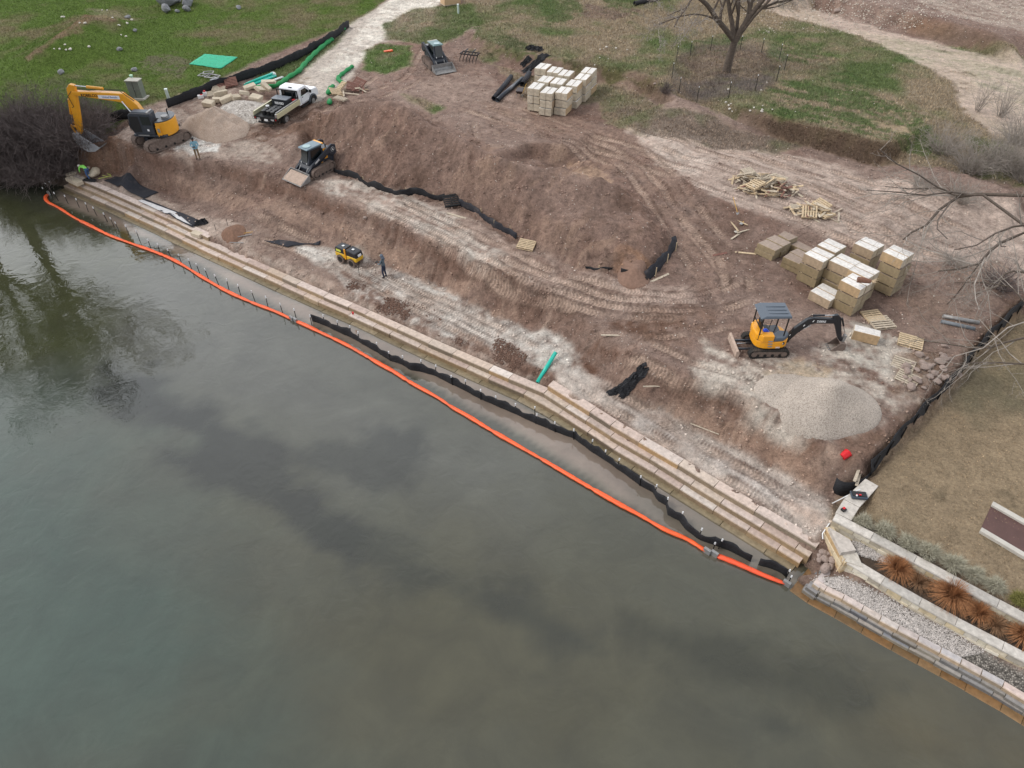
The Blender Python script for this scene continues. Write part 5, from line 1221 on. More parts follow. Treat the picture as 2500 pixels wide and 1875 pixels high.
t = thing('small_battery_box', U(2059,1246,2.16), 'small black and red box on the concrete walk', 'battery', rz=.5); mb = MB(); mb.box((0,0,.06), (.2,.18,.12)); mb.build('case', M['black'], t, bevel=.01); mb = MB(); mb.box((.02,.02,.13), (.12,.1,.03)); mb.build('red_top', M['red'], t)
pipe(U(2026,1232,1.35), U(2101,1194,2.35), .022, M['white'], 'thin white pole leaning over the tool tray', 'pole', 'pole')
o = MB(); o.tube([U(2033,1266,1.7), U(2008,1303,1.45), U(2009,1316,1.3)], .03, 6); tag(o.build('bent_rod', M['white']), 'bent white rod against the end wall corner', 'rod')
o = MB(); o.tube([U(2063,1364,1.7), U(2042,1395,1.0)], .025, 6); tag(o.build('pole', M['wood']), 'pale stick leaning on the end wall above the rocks', 'stick')
t = thing('bucket', GR(2061,1112), 'red plastic bucket tipped over on the dirt near the right fence', 'bucket', rz=.5, tilt=(0,1.25)); mb = MB(); mb.cyl((0,0,-.15), (0,0,.22), .17, .2, n=14); mb.build('pail', M['red'], t); mb = MB(); mb.cyl((0,0,.22), (0,0,.25), .215, .215, n=14); mb.build('rim', M['red'], t)
t = thing('jerry_can', GR(502,235), 'red and white plastic cans beside the rubble pile', 'can'); mb = MB(); mb.box((0,0,.2), (.3,.2,.4)); mb.build('can_body', M['white'], t, bevel=.03); mb = MB(); mb.box((0,0,.45), (.15,.15,.12)); mb.build('can_top', M['red'], t)
t = thing('jerry_can', GR(491,240), 'pale can lying left of the red topped can', 'can'); mb = MB(); mb.box((0,0,.15), (.5,.3,.3), rz=.4); mb.build('can_body', M['white'], t, bevel=.03); mb = MB(); mb.box((.1,0,.33), (.2,.1,.05)); mb.build('can_top', M['red'], t)
o = MB(); o.cyl((0,0,0), (0,0,.16), .06, n=10); o = o.build('drink_can', M['red']); o.location = U(862,767,.66); tag(o, 'small red can standing on the stone step', 'can')
o = MB(); o.box((0,0,.06), (.9,.3,.12), rz=.5); o = o.build('orange_barrier', M['orange']); o.location = GR(948,126); tag(o, 'orange plastic piece on the grass patch by the access road', 'barrier')
# flat grey frames on the lawn
t = thing('metal_frame', GR(515,190), 'heap of flat grey metal frames lying on the lawn', 'metal frame', rz=-.35)
for k, (x, y, w, d_, r) in enumerate(((-.9,.3,1.1,.7,.1),(-.2,.2,1.2,.8,-.15),(.3,-.1,1.2,.8,.05),(-.6,.5,.9,.6,.5))):
    mb = MB()
    for s in (-1,1): mb.box((x+s*w/2*math.cos(r), y+s*w/2*math.sin(r), .06+.07*k), (.09,d_,.05), rz=r); mb.box((x-s*d_/2*math.sin(r), y+s*d_/2*math.cos(r), .062+.07*k), (w,.09,.05), rz=r)
    mb.build('frame', M['steel'], t)
mb = MB(); mb.box((1.0,-.35,.06), (1.1,.8,.1), rz=-.1); mb.build('panel', mat('grey_panel', (160,164,170), .5, var=.1), t)
# beige crate at the very top edge
t = thing('shipping_crate', GR(1100,10), 'beige timber crate beside the white road at the top edge', 'crate', rz=.5); mb = MB(); mb.box((0,0,.6), (2.0,1.2,1.0)); mb.build('box', mat('crate_ply', (196,166,132), .8, var=.1), t); mb = MB(); mb.box((0,0,.06), (2.0,1.2,.08)); mb.build('skid', M['woodg'], t)
# thin stakes and lath on the bench
for px, h, lb in (((877,672),.9,'thin dark rod standing behind the roller wheel'),((527,563),.5,'short dark rod standing by the step end'),((556,551),.6,'thin rod standing at the foot of the slope')):
    o = MB(); o.tube([(0,0,-.1),(.03,0,h)], .018, 5); o = o.build('rod', M['stake']); o.location = GR(*px); tag(o, lb, 'rod')
for px, rz, lb in (((598,577),.35,'grey board lying beside the small dirt heap'),((578,594),-.05,'thin rod lying flat on the bench near the step end')):
    o = MB(); o.box((0,0,.03), (1.0,.06,.03)); o = o.build('bar', M['steel']); o.location = GR(*px)+Vector((0,0,.03)); o.rotation_euler[2] = rz; tag(o, lb, 'bar')
heap('dirt_heap', (570,570), .95, .4, 'small brown dirt heap on the bench near the step end', 'dirt heap', mat('moist_dirt', (120,92,76), .95, var=.3, scale=6, bump=.8), seed=3, n=24, amp=.05)
heap('dirt_heap', (1548,668), 1.1, .5, 'small orange brown dirt heap inside the torn black fence', 'dirt heap', mat('orange_dirt', (130,104,90), .95, var=.2, scale=6, bump=.8), seed=5, n=24, amp=.05)
# ================================================================== rocks
def rock_mesh(seed, sc=(1,.8,.65), rough=.22, sub=2):
    bm = bmesh.new(); bmesh.ops.create_icosphere(bm, subdivisions=sub, radius=1); rs = random.Random(seed)
    ax = [(Vector((rs.gauss(0,1), rs.gauss(0,1), rs.gauss(0,1))).normalized(), rs.uniform(.62,.92)) for _ in range(9)]
    for v in bm.verts:
        for a_, d_ in ax:
            q = v.co.dot(a_)
            if q > d_: v.co -= a_*(q-d_)
        v.co *= 1+rs.uniform(-rough, rough)*.15; v.co = Vector((v.co.x*sc[0], v.co.y*sc[1], v.co.z*sc[2]))
    return bm
ROCKS = {}
def rock(p, size, label, m='rock', group=None, seed=0, sc=(1,.8,.65), cat='rock', name='rock', sink=.3):
    k = (m, seed % 5, sc)
    if k not in ROCKS: bm = rock_mesh(seed*3+1, sc); me = bpy.data.meshes.new(name); bm.to_mesh(me); bm.free(); me.materials.append(M[m]); ROCKS[k] = me
    o = bpy.data.objects.new(name, ROCKS[k]); COL.objects.link(o); o.location = Vector(p)+Vector((0,0,size*sc[2]*(1-sink))); o.scale = (size,)*3; o.rotation_euler = (rc.uniform(-.3,.3), rc.uniform(-.3,.3), rc.uniform(0,6)); return tag(o, label, cat, group)
lbl = ['top rock of the small pile at the end wall','left rock under the top rock of the pile','flat rock at the left edge of the pile','middle rock of the pile','right rock against the end wall','lowest large rock on the gravel','lower right rock of the pile','small rock at the left rear of the pile','dark rock behind the middle of the pile']
for i, (q, s) in enumerate([((2017,1340),.2),((2008,1353),.22),((1999,1370),.17),((2010,1368),.24),((2029,1372),.25),((2012,1391),.28),((2025,1387),.2),((1999,1360),.16),((2020,1356),.18)]): rock(U(*q,.72), s, lbl[i], 'rock', None, i, (1,.85,.75))
o_ = [((410,14),1.5,(1,.65,.75),'largest grey boulder at the top of the lawn'),((462,14),.9,(1,.8,.75),'second grey boulder at the top of the lawn, right of the largest'),((408,30),.7,(.9,.7,.8),'grey boulder at the lower left of the boulder group'),((457,27),.5,(1,.8,.8),'small brownish boulder in front of the second boulder'),((434,30),.35,(1,.8,.6),'small flat rock in front of the largest boulder'),((436,4),.5,(1,.8,.6),'small boulder behind the gap in the boulder group')]
for i, (q, s, sc, lb) in enumerate(o_): rock(GR(*q), s, lb, 'rockg', None, i+20, sc, 'boulder', 'boulder')
for i, (q, s, lb) in enumerate([((151,180),.42,'lone grey rock on the lawn left of the utility box'),((329,173),.4,'low brown grey rock on the lawn above the utility box'),((584,22),.4,'pale grey rock alone on the lawn near the top edge'),((313,45),.4,'grey rock at the right end of the grassy hump'),((293,123),.38,'flat pale rock on the lawn right of the hump'),((330,77),.3,'tan rock on the lawn below the hump end'),
                               ((2042,30),.4,'flat pale rock beside the pink path'),((1598,206),.16,'round white rock on the bank left of the tree fence'),((892,533),.2,'round pale rock at the edge of the haul road bank')]): rock(GR(*q), s, lb, 'rockg' if i < 6 else 'rock', None, i+40, (1,.8,.55))
M['whiterock'] = mat('white_rock', (214,208,200), .9, var=.15, scale=4, bump=.3)
for q in ((133,120),(146,121),(159,110),(162,123),(172,122),(152,43),(157,43),(250,26),(262,26),(275,45),(322,50),(291,63),(296,86),(308,90),(311,58),(218,116),(195,57),(208,58)):
    rock(GR(*q), rc.uniform(.1,.2), 'small white rock scattered round the grassy hump', 'whiterock', 'white rocks round the grassy hump', rc.randrange(5), (1,.8,.6))
for i in range(34):
    q = (2270+rc.gauss(0,28), 900+rc.gauss(0,22)); rock(GR(*q), rc.uniform(.12,.3), 'brown rock in the loose heap right of the gravel cone', 'rock', 'brown rocks right of the gravel cone', rc.randrange(5), (1,.8,.65))
for i in range(24):
    q = rc.choice([(1830,268),(1880,280),(1790,250),(1850,215),(1480,150),(1500,120)]); q = (q[0]+rc.gauss(0,30), q[1]+rc.gauss(0,9)); rock(GR(*q), rc.uniform(.06,.15), 'small white rock on the grass terrace edge', 'whiterock', 'white rocks along the grass terrace edge', rc.randrange(5), (1,.8,.6))
M['slabrock'] = mat('broken_slab', (196,184,164), .85, var=.18, scale=3, bump=.3, dirt=(130,108,88), dirt_amt=.15)
sl = [((690,168+70),(1.0,.45,.3),.8,(.1,.3),'x')]
for i, (q, d_, rz, tl, lb) in enumerate([((615,232),(1.1,.5,.32),.6,(.2,-.15),'long pale broken slab on the rubble crest'),((640,238),(.9,.6,.35),1.2,(.5,.3),'tilted pale slab standing on the rubble near the truck'),((602,248),(.8,.6,.3),.2,(-.3,.2),'white topped slab on the left of the rubble crest'),((655,232),(.9,.5,.3),-.5,(.2,.5),'cream slab behind the truck cab side'),
       ((540,238),(1.3,.22,.5),.9,(.2,.1),'upright thin pale slab beside the grey pallets'),((556,250),(1.2,.6,.4),.5,(.2,-.2),'wide pale slab left of the rubble crest'),((512,262),(.9,.7,.45),-.2,(.1,.1),'leftmost pale block above the sand heap'),((530,252),(.6,.5,.3),.3,(0,.1),'small white block above the sand heap'),((578,246),(.9,.5,.4),1.0,(.3,.2),'pale slab in the middle of the rubble'),((660,220),(1.2,.5,.2),.1,(.1,0),'flat brownish slab at the rear right of the rubble'),((630,258),(1.1,.7,.3),-.4,(.25,.1),'brown dusty slab on the right flank of the rubble')]):
    mb = MB(); mb.box((0,0,0), d_, jit=.06); o = mb.build('broken_slab', M['slabrock'], bevel=.02); p = GR(*q); o.location = (p.x, p.y, p.z+.75 if 585 < q[0] < 665 else p.z+.3); o.rotation_euler = (tl[0], tl[1], rz); tag(o, lb, 'slab')
for q, s, lb in (((230,412),.62,'pale limestone boulder behind the kneeling worker'),((232,428),.68,'flat pale limestone boulder right of the kneeling worker')): rock(U(*q,1.0), s, lb, 'slabrock', None, 3, (1.1,.8,.5), 'boulder', 'boulder')
for px, d_, lb in (((182,442),(1.7,.6),'pale slab at the left end of the upper step'),((190,420),(1.9,.35),'narrow slab returning inland at the left end of the steps')):
    mb = MB(); mb.box((0,0,0), (d_[0],d_[1],.3)); o = mb.build('stone_slab', M['slabrock'], bevel=.02); o.location = U(*px,.98); o.rotation_euler[2] = -.62 if d_[1] > .5 else .9; tag(o, lb, 'slab')
mb = MB(); mb.box((0,0,0), (.9,.5,.3)); o = mb.build('stone_slab', M['stone' if 0 else 'slabrock'], bevel=.02); o.location = U(482,572,.82); o.rotation_euler[2] = -.5; tag(o, 'end block where the upper left step stops', 'slab')
mb = MB(); mb.tube([U(250,428,1.04),U(262,431,1.05),U(270,426,1.05),U(262,424,1.05),U(272,430,1.05),U(240,436,1.04)], .03, 5); tag(mb.build('yellow_strap', mat('strap', (190,196,110), .7)), 'tangled pale yellow strap on the dark fabric', 'strap')
# ================================================================== machines
M['kyel'] = mat('excavator_yellow', (226,158,30), .4, var=.06, scale=2, coat=.2, dirt=(150,124,92), dirt_amt=.14)
M['dyel'] = mat('digger_yellow', (236,162,28), .4, var=.06, scale=2, coat=.2, dirt=(156,130,98), dirt_amt=.12)
M['ryel'] = mat('roller_yellow', (222,178,40), .45, var=.08, scale=3, dirt=(160,140,110), dirt_amt=.1)
M['navy'] = mat('dark_machine_paint', (46,52,62), .45, var=.12, scale=3, coat=.2, dirt=(120,110,102), dirt_amt=.1)
M['boomblk'] = mat('boom_black', (24,28,36), .4, var=.1, scale=3, coat=.2)
M['steelb'] = mat('bucket_steel', (176,178,184), .5, .3, var=.2, scale=4, dirt=(140,124,112), dirt_amt=.15)
M['glass'] = mat('cab_glass', (18,24,26), .08, var=.1, scale=2, spec=.8)
M['roofg'] = mat('canopy_grey', (84,94,106), .5, var=.06, scale=2, dirt=(130,124,118), dirt_amt=.05)
M['mudsteel'] = mat('muddy_track', (118,104,96), .85, var=.3, scale=6, bump=.5)
M['twhite'] = mat('truck_white', (226,230,236), .25, var=.02, scale=2, coat=.5)
M['alu'] = mat('side_board', (196,192,160), .4, .2, var=.08, scale=3)
M['tread'] = mat('bucket_dirt', (176,156,142), .9, var=.2, scale=5, bump=.5)
M['lens_red'] = mat('tail_lamp', (150,20,24), .3); M['skin'] = mat('skin', (150,104,84), .6, var=.05)

def text_part(s, size, m, parent, loc, rot, name='lettering', ext=.004, bold=0.0):
    cu = bpy.data.curves.new('t', 'FONT'); cu.body = s; cu.size = size; cu.extrude = ext; cu.align_x = 'CENTER'; cu.align_y = 'CENTER'; cu.offset = bold
    ob = bpy.data.objects.new('t', cu); COL.objects.link(ob); bpy.context.view_layer.update()
    me = bpy.data.meshes.new_from_object(ob.evaluated_get(bpy.context.evaluated_depsgraph_get())); bpy.data.objects.remove(ob); me.materials.clear(); me.materials.append(m)
    o = bpy.data.objects.new(name, me); COL.objects.link(o); o.parent = parent; o.location = loc; o.rotation_euler = rot; return o
def stadium(L, H, n=8, ex=0, lift=0.0):
    r = H/2; pts = []
    for k in range(n+1): a = -math.pi/2+math.pi*k/n; pts.append((L/2-r+(r+ex)*math.cos(a), r+(r+ex)*math.sin(a)))
    for k in range(n+1): a = math.pi/2+math.pi*k/n; pts.append((-L/2+r+(r+ex)*math.cos(a), r+lift+(r+ex)*math.sin(a)))
    return pts
def track(t, L, H, W_, y, m='rubber', mf='mudsteel', pitch=.17, lift=0.0):
    o = MB(); out = stadium(L, H, lift=lift); inn = stadium(L-.14, H-.14, lift=lift); inn = [(x, z+.07) for x, z in inn]; n = len(out)
    vs = []
    for yy in (y-W_/2, y+W_/2):
        for x, z in out: vs.append((x, yy, z))
        for x, z in inn: vs.append((x, yy, z))
    fs = []
    for i in range(n):
        j = (i+1) % n; fs += [(i, j, n+j, n+i), (2*n+i, 3*n+i, 3*n+j, 2*n+j), (i, 2*n+i, 2*n+j, j), (n+i, n+j, 3*n+j, 3*n+i)]
    o._add(vs, fs)
    # grousers
    per = []; tot = 0
    P_ = [Vector((x, 0, z)) for x, z in out]; P_.append(P_[0]); ds = [0]
    for a, b in zip(P_[:-1], P_[1:]): tot += (b-a).length; ds.append(tot)
    k = 0.0
    while k < tot:
        i = max(q for q in range(len(ds)-1) if ds[q] <= k); f = (k-ds[i])/(ds[i+1]-ds[i]); p = P_[i].lerp(P_[i+1], f); d = (P_[i+1]-P_[i]).normalized()
        o.box((p.x+d.z*.012, y, p.z-d.x*.012), (.045, W_+.01, .045), ry=math.atan2(-d.z, d.x)); k += pitch
    b = o.build('track', M[m], t)
    f = MB(); f.prism([(x, z+.09) for x, z in stadium(L-.34, H-.20, lift=lift)], y-W_*.36, y+W_*.36); f.build('track_frame', M[mf], b)
    for sx, lf in ((L/2-H/2, 0), (-L/2+H/2, lift)):
        f = MB(); f.cyl((sx, y-W_*.46, H/2+lf), (sx, y+W_*.46, H/2+lf), H*.31, n=16); f.cyl((sx, y-W_*.5, H/2+lf), (sx, y+W_*.5, H/2+lf), H*.14, n=10); f.build('sprocket', M['mudsteel'], b)
    for q in range(4):
        f = MB(); xx = -L/2+H/2+(L-H)*(q+.5)/4; f.cyl((xx, y-W_*.42, .17), (xx, y+W_*.42, .17), .09, n=10); f.build('roller', M['black'], b)
    return b
def cylr(t, p0, p1, r, frac=.55, name='hydraulic_cylinder', m='kyel', y=0):
    a, b = Vector((p0[0], y, p0[1])), Vector((p1[0], y, p1[1])); mid = a.lerp(b, frac); o = MB(); o.cyl(a, mid, r, n=10); c = o.build(name, M[m], t, smooth=False)
    o = MB(); o.cyl(mid, b, r*.5, n=8); o.build('rod', M['chrome'], c); return c
def buck(t, prof, w, m='steel', teeth=None, name='bucket', th=.05, wall=.035, tn=5):
    """bucket shell: bent back plate from an open profile plus two side plates"""
    o = MB(); rows = [[(x, -w/2, z) for x, z in prof], [(x, w/2, z) for x, z in prof]]; o.sheet(rows)
    b = o.build(name, M[m], t, solid=th)
    for s in (-1, 1):
        f = MB(); f.prism(prof, s*(w/2)-wall/2, s*(w/2)+wall/2); f.build('side_plate', M[m], b)
    if teeth:
        for k in range(tn):
            y = -w/2+w*(k+.5)/tn; f = MB(); a = Vector((prof[-1][0], y, prof[-1][1])); d = Vector((teeth[0], 0, teeth[1])); f.tube([a-d*.2, a+d], [.045,.02], 4); f.build('tooth', M['steel'], b)
    return b
def rotz(parts, a):
    for p in parts: p.rotation_euler[2] = a
# ---------------------------------------------------------------- large excavator
EX = thing('excavator', (-28.5, 56.75, hz_at(-28.5,56.75)-.03), 'large yellow excavator with dark cab digging at the brush edge', 'excavator', rz=math.atan2(-2.55,-2.2))
track(EX, 3.85, .84, .6, 1.0, 'mudsteel', 'mudsteel', .17); track(EX, 3.85, .84, .6, -1.0, 'mudsteel', 'mudsteel', .17)
o = MB(); o.box((0,0,.52), (2.2,1.5,.4)); o.cyl((0,0,.6), (0,0,1.0), .6, n=20); o.build('undercarriage', M['navy'], EX)
SW = math.atan2(.1,-1)-math.atan2(-2.55,-2.2); hp = []
o = MB(); o.box((.15,0,1.07), (2.7,2.45,.2)); hp.append(o.build('deck', M['navy'], EX, bevel=.02))
arc = [(-.55,1.24)]+[(-.55-.98*math.sin(a), 1.24*math.cos(a)) for a in [math.pi*k/14 for k in range(1,14)]]+[(-.55,-1.24)]
o = MB(); o.prism(arc, .98, 2.12, 'z'); cw = o.build('counterweight', M['kyel'], EX, bevel=.07, seg=3); hp.append(cw)
f = MB(); f.box((-.72,1.235,1.5), (.38,.02,.7)); f.build('service_door', M['kyel'], cw, bevel=.02); f = MB(); f.box((-.75,1.24,1.55), (.2,.02,.3)); f.build('grille', M['steel'], cw)
f = MB(); f.prism([(x*.99, y*.99) for x, y in arc], 2.125, 2.2, 'z'); hp.append(f.build('hood', M['navy'], EX, bevel=.03))
o = MB(); o.box((-.1,-.5,1.62), (1.0,1.3,.95)); o.box((.9,-.85,1.5), (1.0,.7,.75)); hd = o.build('engine_cover', M['navy'], EX, bevel=.05); hp.append(hd)
f = MB(); f.cyl((-.95,.2,2.2), (-.95,.2,2.36), .28, n=16); f.build('air_cleaner', M['steel'], hd); f = MB(); f.tube([(-.8,-.6,2.2),(-.8,-.6,2.5),(-.9,-.6,2.6)], .05, 8); f.build('exhaust', M['black'], hd)
cabp = [(-.35,1.17),(1.35,1.17),(1.62,1.75),(1.45,2.72),(1.2,2.86),(-.35,2.86)]
o = MB(); o.prism(cabp, .36, 1.24); cab = o.build('cab', M['navy'], EX, bevel=.05); hp.append(cab)
f = MB(); f.prism([(.65,1.35),(1.35,1.35),(1.48,1.8),(1.36,2.6),(.65,2.6)], 1.242, 1.252); f.build('open_doorway', M['black'], cab)
f = MB(); f.prism([(-.25,1.95),(.5,1.95),(.5,2.62),(-.25,2.62)], 1.243, 1.258); f.build('side_window', M['glass'], cab)
f = MB(); f.prism([(.44,.42),(.44,1.18)], 0, 1, 'x') if 0 else f.box((1.56,.8,2.2), (.02,.7,.8), ry=-.17); f.build('windscreen', M['glass'], cab)
f = MB(); f.box((.6,.8,2.885), (1.2,.6,.05)); f.build('roof_hatch', M['roofg'], cab, bevel=.02); f = MB(); f.box((-.15,.8,2.9), (.16,.8,.08)); f.build('roof_bar', M['steel'], cab)
f = MB(); f.box((.1,1.262,1.55), (.16,.01,.16)); f.build('sticker', M['white'], cab); f = MB(); f.box((.6,1.27,1.13), (.9,.08,.07)); f.build('step', M['steel'], cab)
for yy in (1.30,): f = MB(); f.tube([(1.5,yy,1.5),(1.55,yy,2.3)], .02, 6); f.build('grab_rail', M['black'], cab)
bp = [(.35,1.6),(.8,1.42),(1.55,2.65),(2.35,3.28),(3.0,3.36),(6.0,3.68),(6.12,3.8),(6.08,3.98),(3.0,3.98),(1.9,3.95),(1.05,3.15)]
o = MB(); o.prism(bp, -.24, .24); boom_ = o.build('boom', M['kyel'], EX, bevel=.04); hp.append(boom_)
sp = [(5.72,4.42),(6.12,4.5),(6.42,4.2),(6.62,3.4),(7.0,1.1),(6.98,.55),(6.75,.5),(6.55,1.1),(5.95,3.35)]
o = MB(); o.prism(sp, -.19, .19); hp.append(o.build('stick', M['kyel'], EX, bevel=.03))
hp.append(cylr(EX, (3.5,4.22), (5.85,4.38), .11, .55)); hp.append(cylr(EX, (6.72,3.3), (7.28,1.25), .09, .6))
for s in (-.34,.34): hp.append(cylr(EX, (1.0,1.35), (2.1,3.4), .1, .6, y=s))
o = MB()
for s in (-.24,.24): o.prism([(7.2,1.3),(7.34,1.25),(7.2,.55),(7.08,.6)], s-.03, s+.03); o.prism([(6.8,1.05),(6.9,1.2),(7.3,1.32),(7.3,1.18)], s-.03, s+.03)
hp.append(o.build('bucket_linkage', M['kyel'], EX))
bk = [(7.25,.65),(7.3,.15),(7.05,-.45),(6.5,-.82),(5.9,-.78),(5.35,-.45)]
hp.append(buck(EX, [(7.2,.62),(6.7,.5)]+[] or bk, 1.05, 'steel') if 0 else buck(EX, [(6.75,.62)]+bk, 1.05, 'steelb', (-.24,.10), tn=5))
o = MB()
for yy in (-.12,.12): o.tube([(1.2,yy,3.4),(2.1,yy,4.12),(3.6,yy,4.15),(4.6,yy,4.08),(5.6,yy,4.12)], .025, 5); o.tube([(5.9,yy,4.2),(6.5,yy+.15,3.6),(6.35,yy+.15,2.8),(6.75,yy,2.6)], .025, 5)
hp.append(o.build('hydraulic_hose', M['black'], EX))
# lettering on the left face of the boom (y = +.24 faces the lake)
fx = (R(90), 0, math.pi)
f = MB(); f.box((3.1,.252,3.66), (1.75,.012,.27)); plq = f.build('name_plate', M['white'], EX); hp.append(plq)
M['txtk'] = mat('letter_black', (16,16,18), .5, var=0); M['txtb'] = mat('letter_blue', (28,70,150), .5, var=0); M['txtw'] = mat('letter_white', (232,234,236), .5, var=0)
text_part('United Rentals', .21, M['txtb'], plq, (3.28,.262,3.66), fx); hp.append(text_part('KOBELCO', .30, M['txtk'], EX, (0,0,0), fx, bold=.008)); kb = hp[-1]
kb.data.transform(Matrix.Translation((0,0,0))); kb.data.transform(Matrix.Rotation(math.pi, 4, 'Z') @ Matrix.Rotation(R(90), 4, 'X')); kb.data.transform(Matrix.Translation((4.7,.248,3.72))); kb.rotation_euler = (0,0,0)
plq.children[0].location = (3.03,.262,3.66)
rotz(hp, SW)
# spare bucket behind, on the bank
t = thing('spare_bucket', GR(236,318)+Vector((0,0,.1)), 'toothed spare bucket lying in the brush behind the stick of the large excavator', 'bucket', rz=2.6)
buck(t, [(-.4,.9),(-.6,.4),(-.4,0),(.2,0),(.6,.35)], 1.0, 'mudsteel', (.2,.1), tn=5)
o = MB(); o.tube([GR(230,330)+Vector((0,0,.9)), GR(240,338)+Vector((0,0,.3))], .03, 5); tag(o.build('red_stake', M['red']), 'thin red stick standing in the brush beside the spare bucket', 'stick')

# ---------------------------------------------------------------- small excavator
mx_, my_ = 13.72, 30.35
SX = thing('mini_excavator', (mx_, my_, hz_at(mx_,my_)), 'small yellow excavator with grey canopy and black boom near the gravel cone', 'excavator', rz=.02)
track(SX, 2.12, .52, .32, .7, 'rubber', 'mudsteel', .10); track(SX, 2.12, .52, .32, -.7, 'rubber', 'mudsteel', .10)
o = MB(); o.box((0,0,.32), (1.3,1.1,.25)); o.cyl((0,0,.35), (0,0,.62), .4, n=18); o.build('undercarriage', M['navy'], SX)
o = MB(); o.prism([(-1.78,.06),(-1.62,.02),(-1.58,.35),(-1.66,.5),(-1.78,.46)], -.82, .82); bl_ = o.build('blade', M['tread'], SX)
for s in (-.36,.36): f = MB(); f.box((-1.1,s,.3), (1.05,.08,.1)); f.build('blade_arm', M['navy'], bl_)
cylr(SX, (-.6,.42), (-1.55,.38), .05, .5, m='boomblk')
body = [(1.0,-.35)]+[(.15+.9*math.cos(a), .76*math.sin(a)) for a in [R(-35)+R(-1)*0]]*0
outl = []
for k in range(20):
    a = 2*math.pi*k/20; outl.append(((.98 if math.cos(a) > 0 else .86)*math.copysign(abs(math.cos(a))**.72, math.cos(a)), .80*math.copysign(abs(math.sin(a))**.6, math.sin(a))))
o = MB(); o.prism(outl, .6, 1.05, 'z'); bd = o.build('body', M['dyel'], SX, bevel=.06, seg=3)
f = MB(); f.prism([(x, y) for x, y in outl if x < .35 or 1], 0, 1, 'z') if 0 else f.prism([(-.84,.5),(-.9,0),(-.84,-.5),(-.55,-.76),(-.3,-.77),(-.3,.77),(-.55,.76)], 1.045, 1.42, 'z'); f.build('rear_cover', M['dyel'], bd, bevel=.05, seg=2)
f = MB(); f.prism([(-.84,-.3),(-.55,-.79),(.05,-.79),(.05,-.4),(-.3,-.3)], 1.05, 1.45, 'z'); f.build('side_cover', M['dyel'], bd, bevel=.04, seg=2)
f = MB(); f.prism([(.05,-.78),(.6,-.72),(.9,-.45),(.95,-.1),(.5,-.05),(.05,-.4)], 1.052, 1.3, 'z'); f.build('console_cover', M['roofg'], bd, bevel=.05, seg=2)
for k in range(3): f = MB(); f.box((-.12+.02*k,-.812,1.12-.17*k), (.24,.03,.09)); f.build('vent', M['steel'], bd, bevel=.02)
f = MB(); f.cyl((.62,-.70,.93), (.60,-.735,.93), .085, n=16); lg = f.build('round_badge', M['txtk'], bd); f = MB(); f.prism([(.56,.90),(.62,.97),(.68,.93),(.64,.91),(.63,.87)], -.745, -.74); f.build('leaping_mark', M['txtw'], lg)
text_part('35G', .13, M['txtw'], bd, (.35,-.80,.70), (R(90),0,0), bold=.004)
f = MB(); f.box((.0,.1,1.09), (1.3,1.1,.04)); f.build('floor_plate', M['navy'], bd)
f = MB(); f.box((-.25,.12,1.3), (.45,.5,.16)); f.box((-.5,.12,1.62), (.14,.46,.6), ry=-.12); f.build('seat', M['black'], SX, bevel=.04)
f = MB(); f.ball((-.35,-.32,1.5), .12, 8, 6, (1.2,1,.9)); f.box((-.3,-.32,1.40), (.3,.2,.12)); f.build('blue_jug', mat('blue_jug', (34,70,190), .35, var=.1), SX)
for s in (-.2,.42): f = MB(); f.tube([(.15,s,1.1),(.2,s,1.55)], .018, 6); f.ball((.2,s,1.57), .035, 6, 4); f.build('lever', M['black'], SX)
cn = MB()
for x, y in ((-.72,-.58),(-.72,.58),(.62,-.52),(.62,.62)): cn.box((x,y,1.78), (.055,.055,1.42))
cn.box((-.05,-.55,2.46), (1.35,.05,.05)); cn.box((-.05,.6,2.46), (1.35,.05,.05)); cn.box((-.72,0,1.75), (.04,1.1,.05)); cn.build('canopy_frame', M['black'], SX)
f = MB(); f.hexa([(-.9,-.66,2.46),(.75,-.62,2.46),(.75,.7,2.46),(-.9,.7,2.46)], [(-.6,-.58,2.6),(.72,-.58,2.58),(.72,.66,2.58),(-.6,.66,2.6)]); rf = f.build('canopy_roof', M['roofg'], SX, bevel=.03, seg=2)
for y in (-.3,0,.3): f = MB(); f.box((.1,y,2.605), (1.0,.08,.02)); f.build('roof_rib', M['roofg'], rf)
o = MB(); o.box((1.05,0,.72), (.3,.3,.45)); o.cyl((1.1,0,.45), (1.1,0,1.0), .12, n=12); o.build('swing_bracket', M['boomblk'], SX, bevel=.02)
o = MB(); o.prism([(1.0,.65),(1.2,.55),(1.55,1.1),(2.05,1.65),(2.3,1.72),(3.3,1.70),(3.42,1.82),(3.35,1.98),(2.2,2.08),(1.85,2.0),(1.3,1.4)], -.1, .1); bm_ = o.build('boom', M['boomblk'], SX, bevel=.02)
text_part('DEERE', .17, M['txtw'], bm_, (2.6,-.108,1.86), (R(90),R(3),0), bold=.004)
for q in ((1.15,.98),(1.75,1.62),(2.17,1.9)): f = MB(); f.box((q[0],-.11,q[1]), (.03,.02,.12), ry=.5); f.build('hose_clip', M['txtw'], bm_)
o = MB(); o.prism([(3.15,2.2),(3.4,2.26),(3.62,2.05),(3.85,1.3),(4.12,.55),(4.02,.45),(3.8,.75),(3.45,1.5),(3.22,1.85)], -.085, .085); o.build('stick', M['boomblk'], SX, bevel=.015)
cylr(SX, (2.1,2.2), (3.2,2.2), .055, .55, m='boomblk'); cylr(SX, (1.2,.85), (2.15,1.55), .055, .5, m='boomblk'); cylr(SX, (3.7,2.0), (4.22,.85), .05, .45, m='boomblk')
o = MB(); o.prism([(4.15,.9),(4.3,.85),(4.25,.4),(4.12,.45)], -.09, .09); o.build('bucket_linkage', M['steel'], SX)
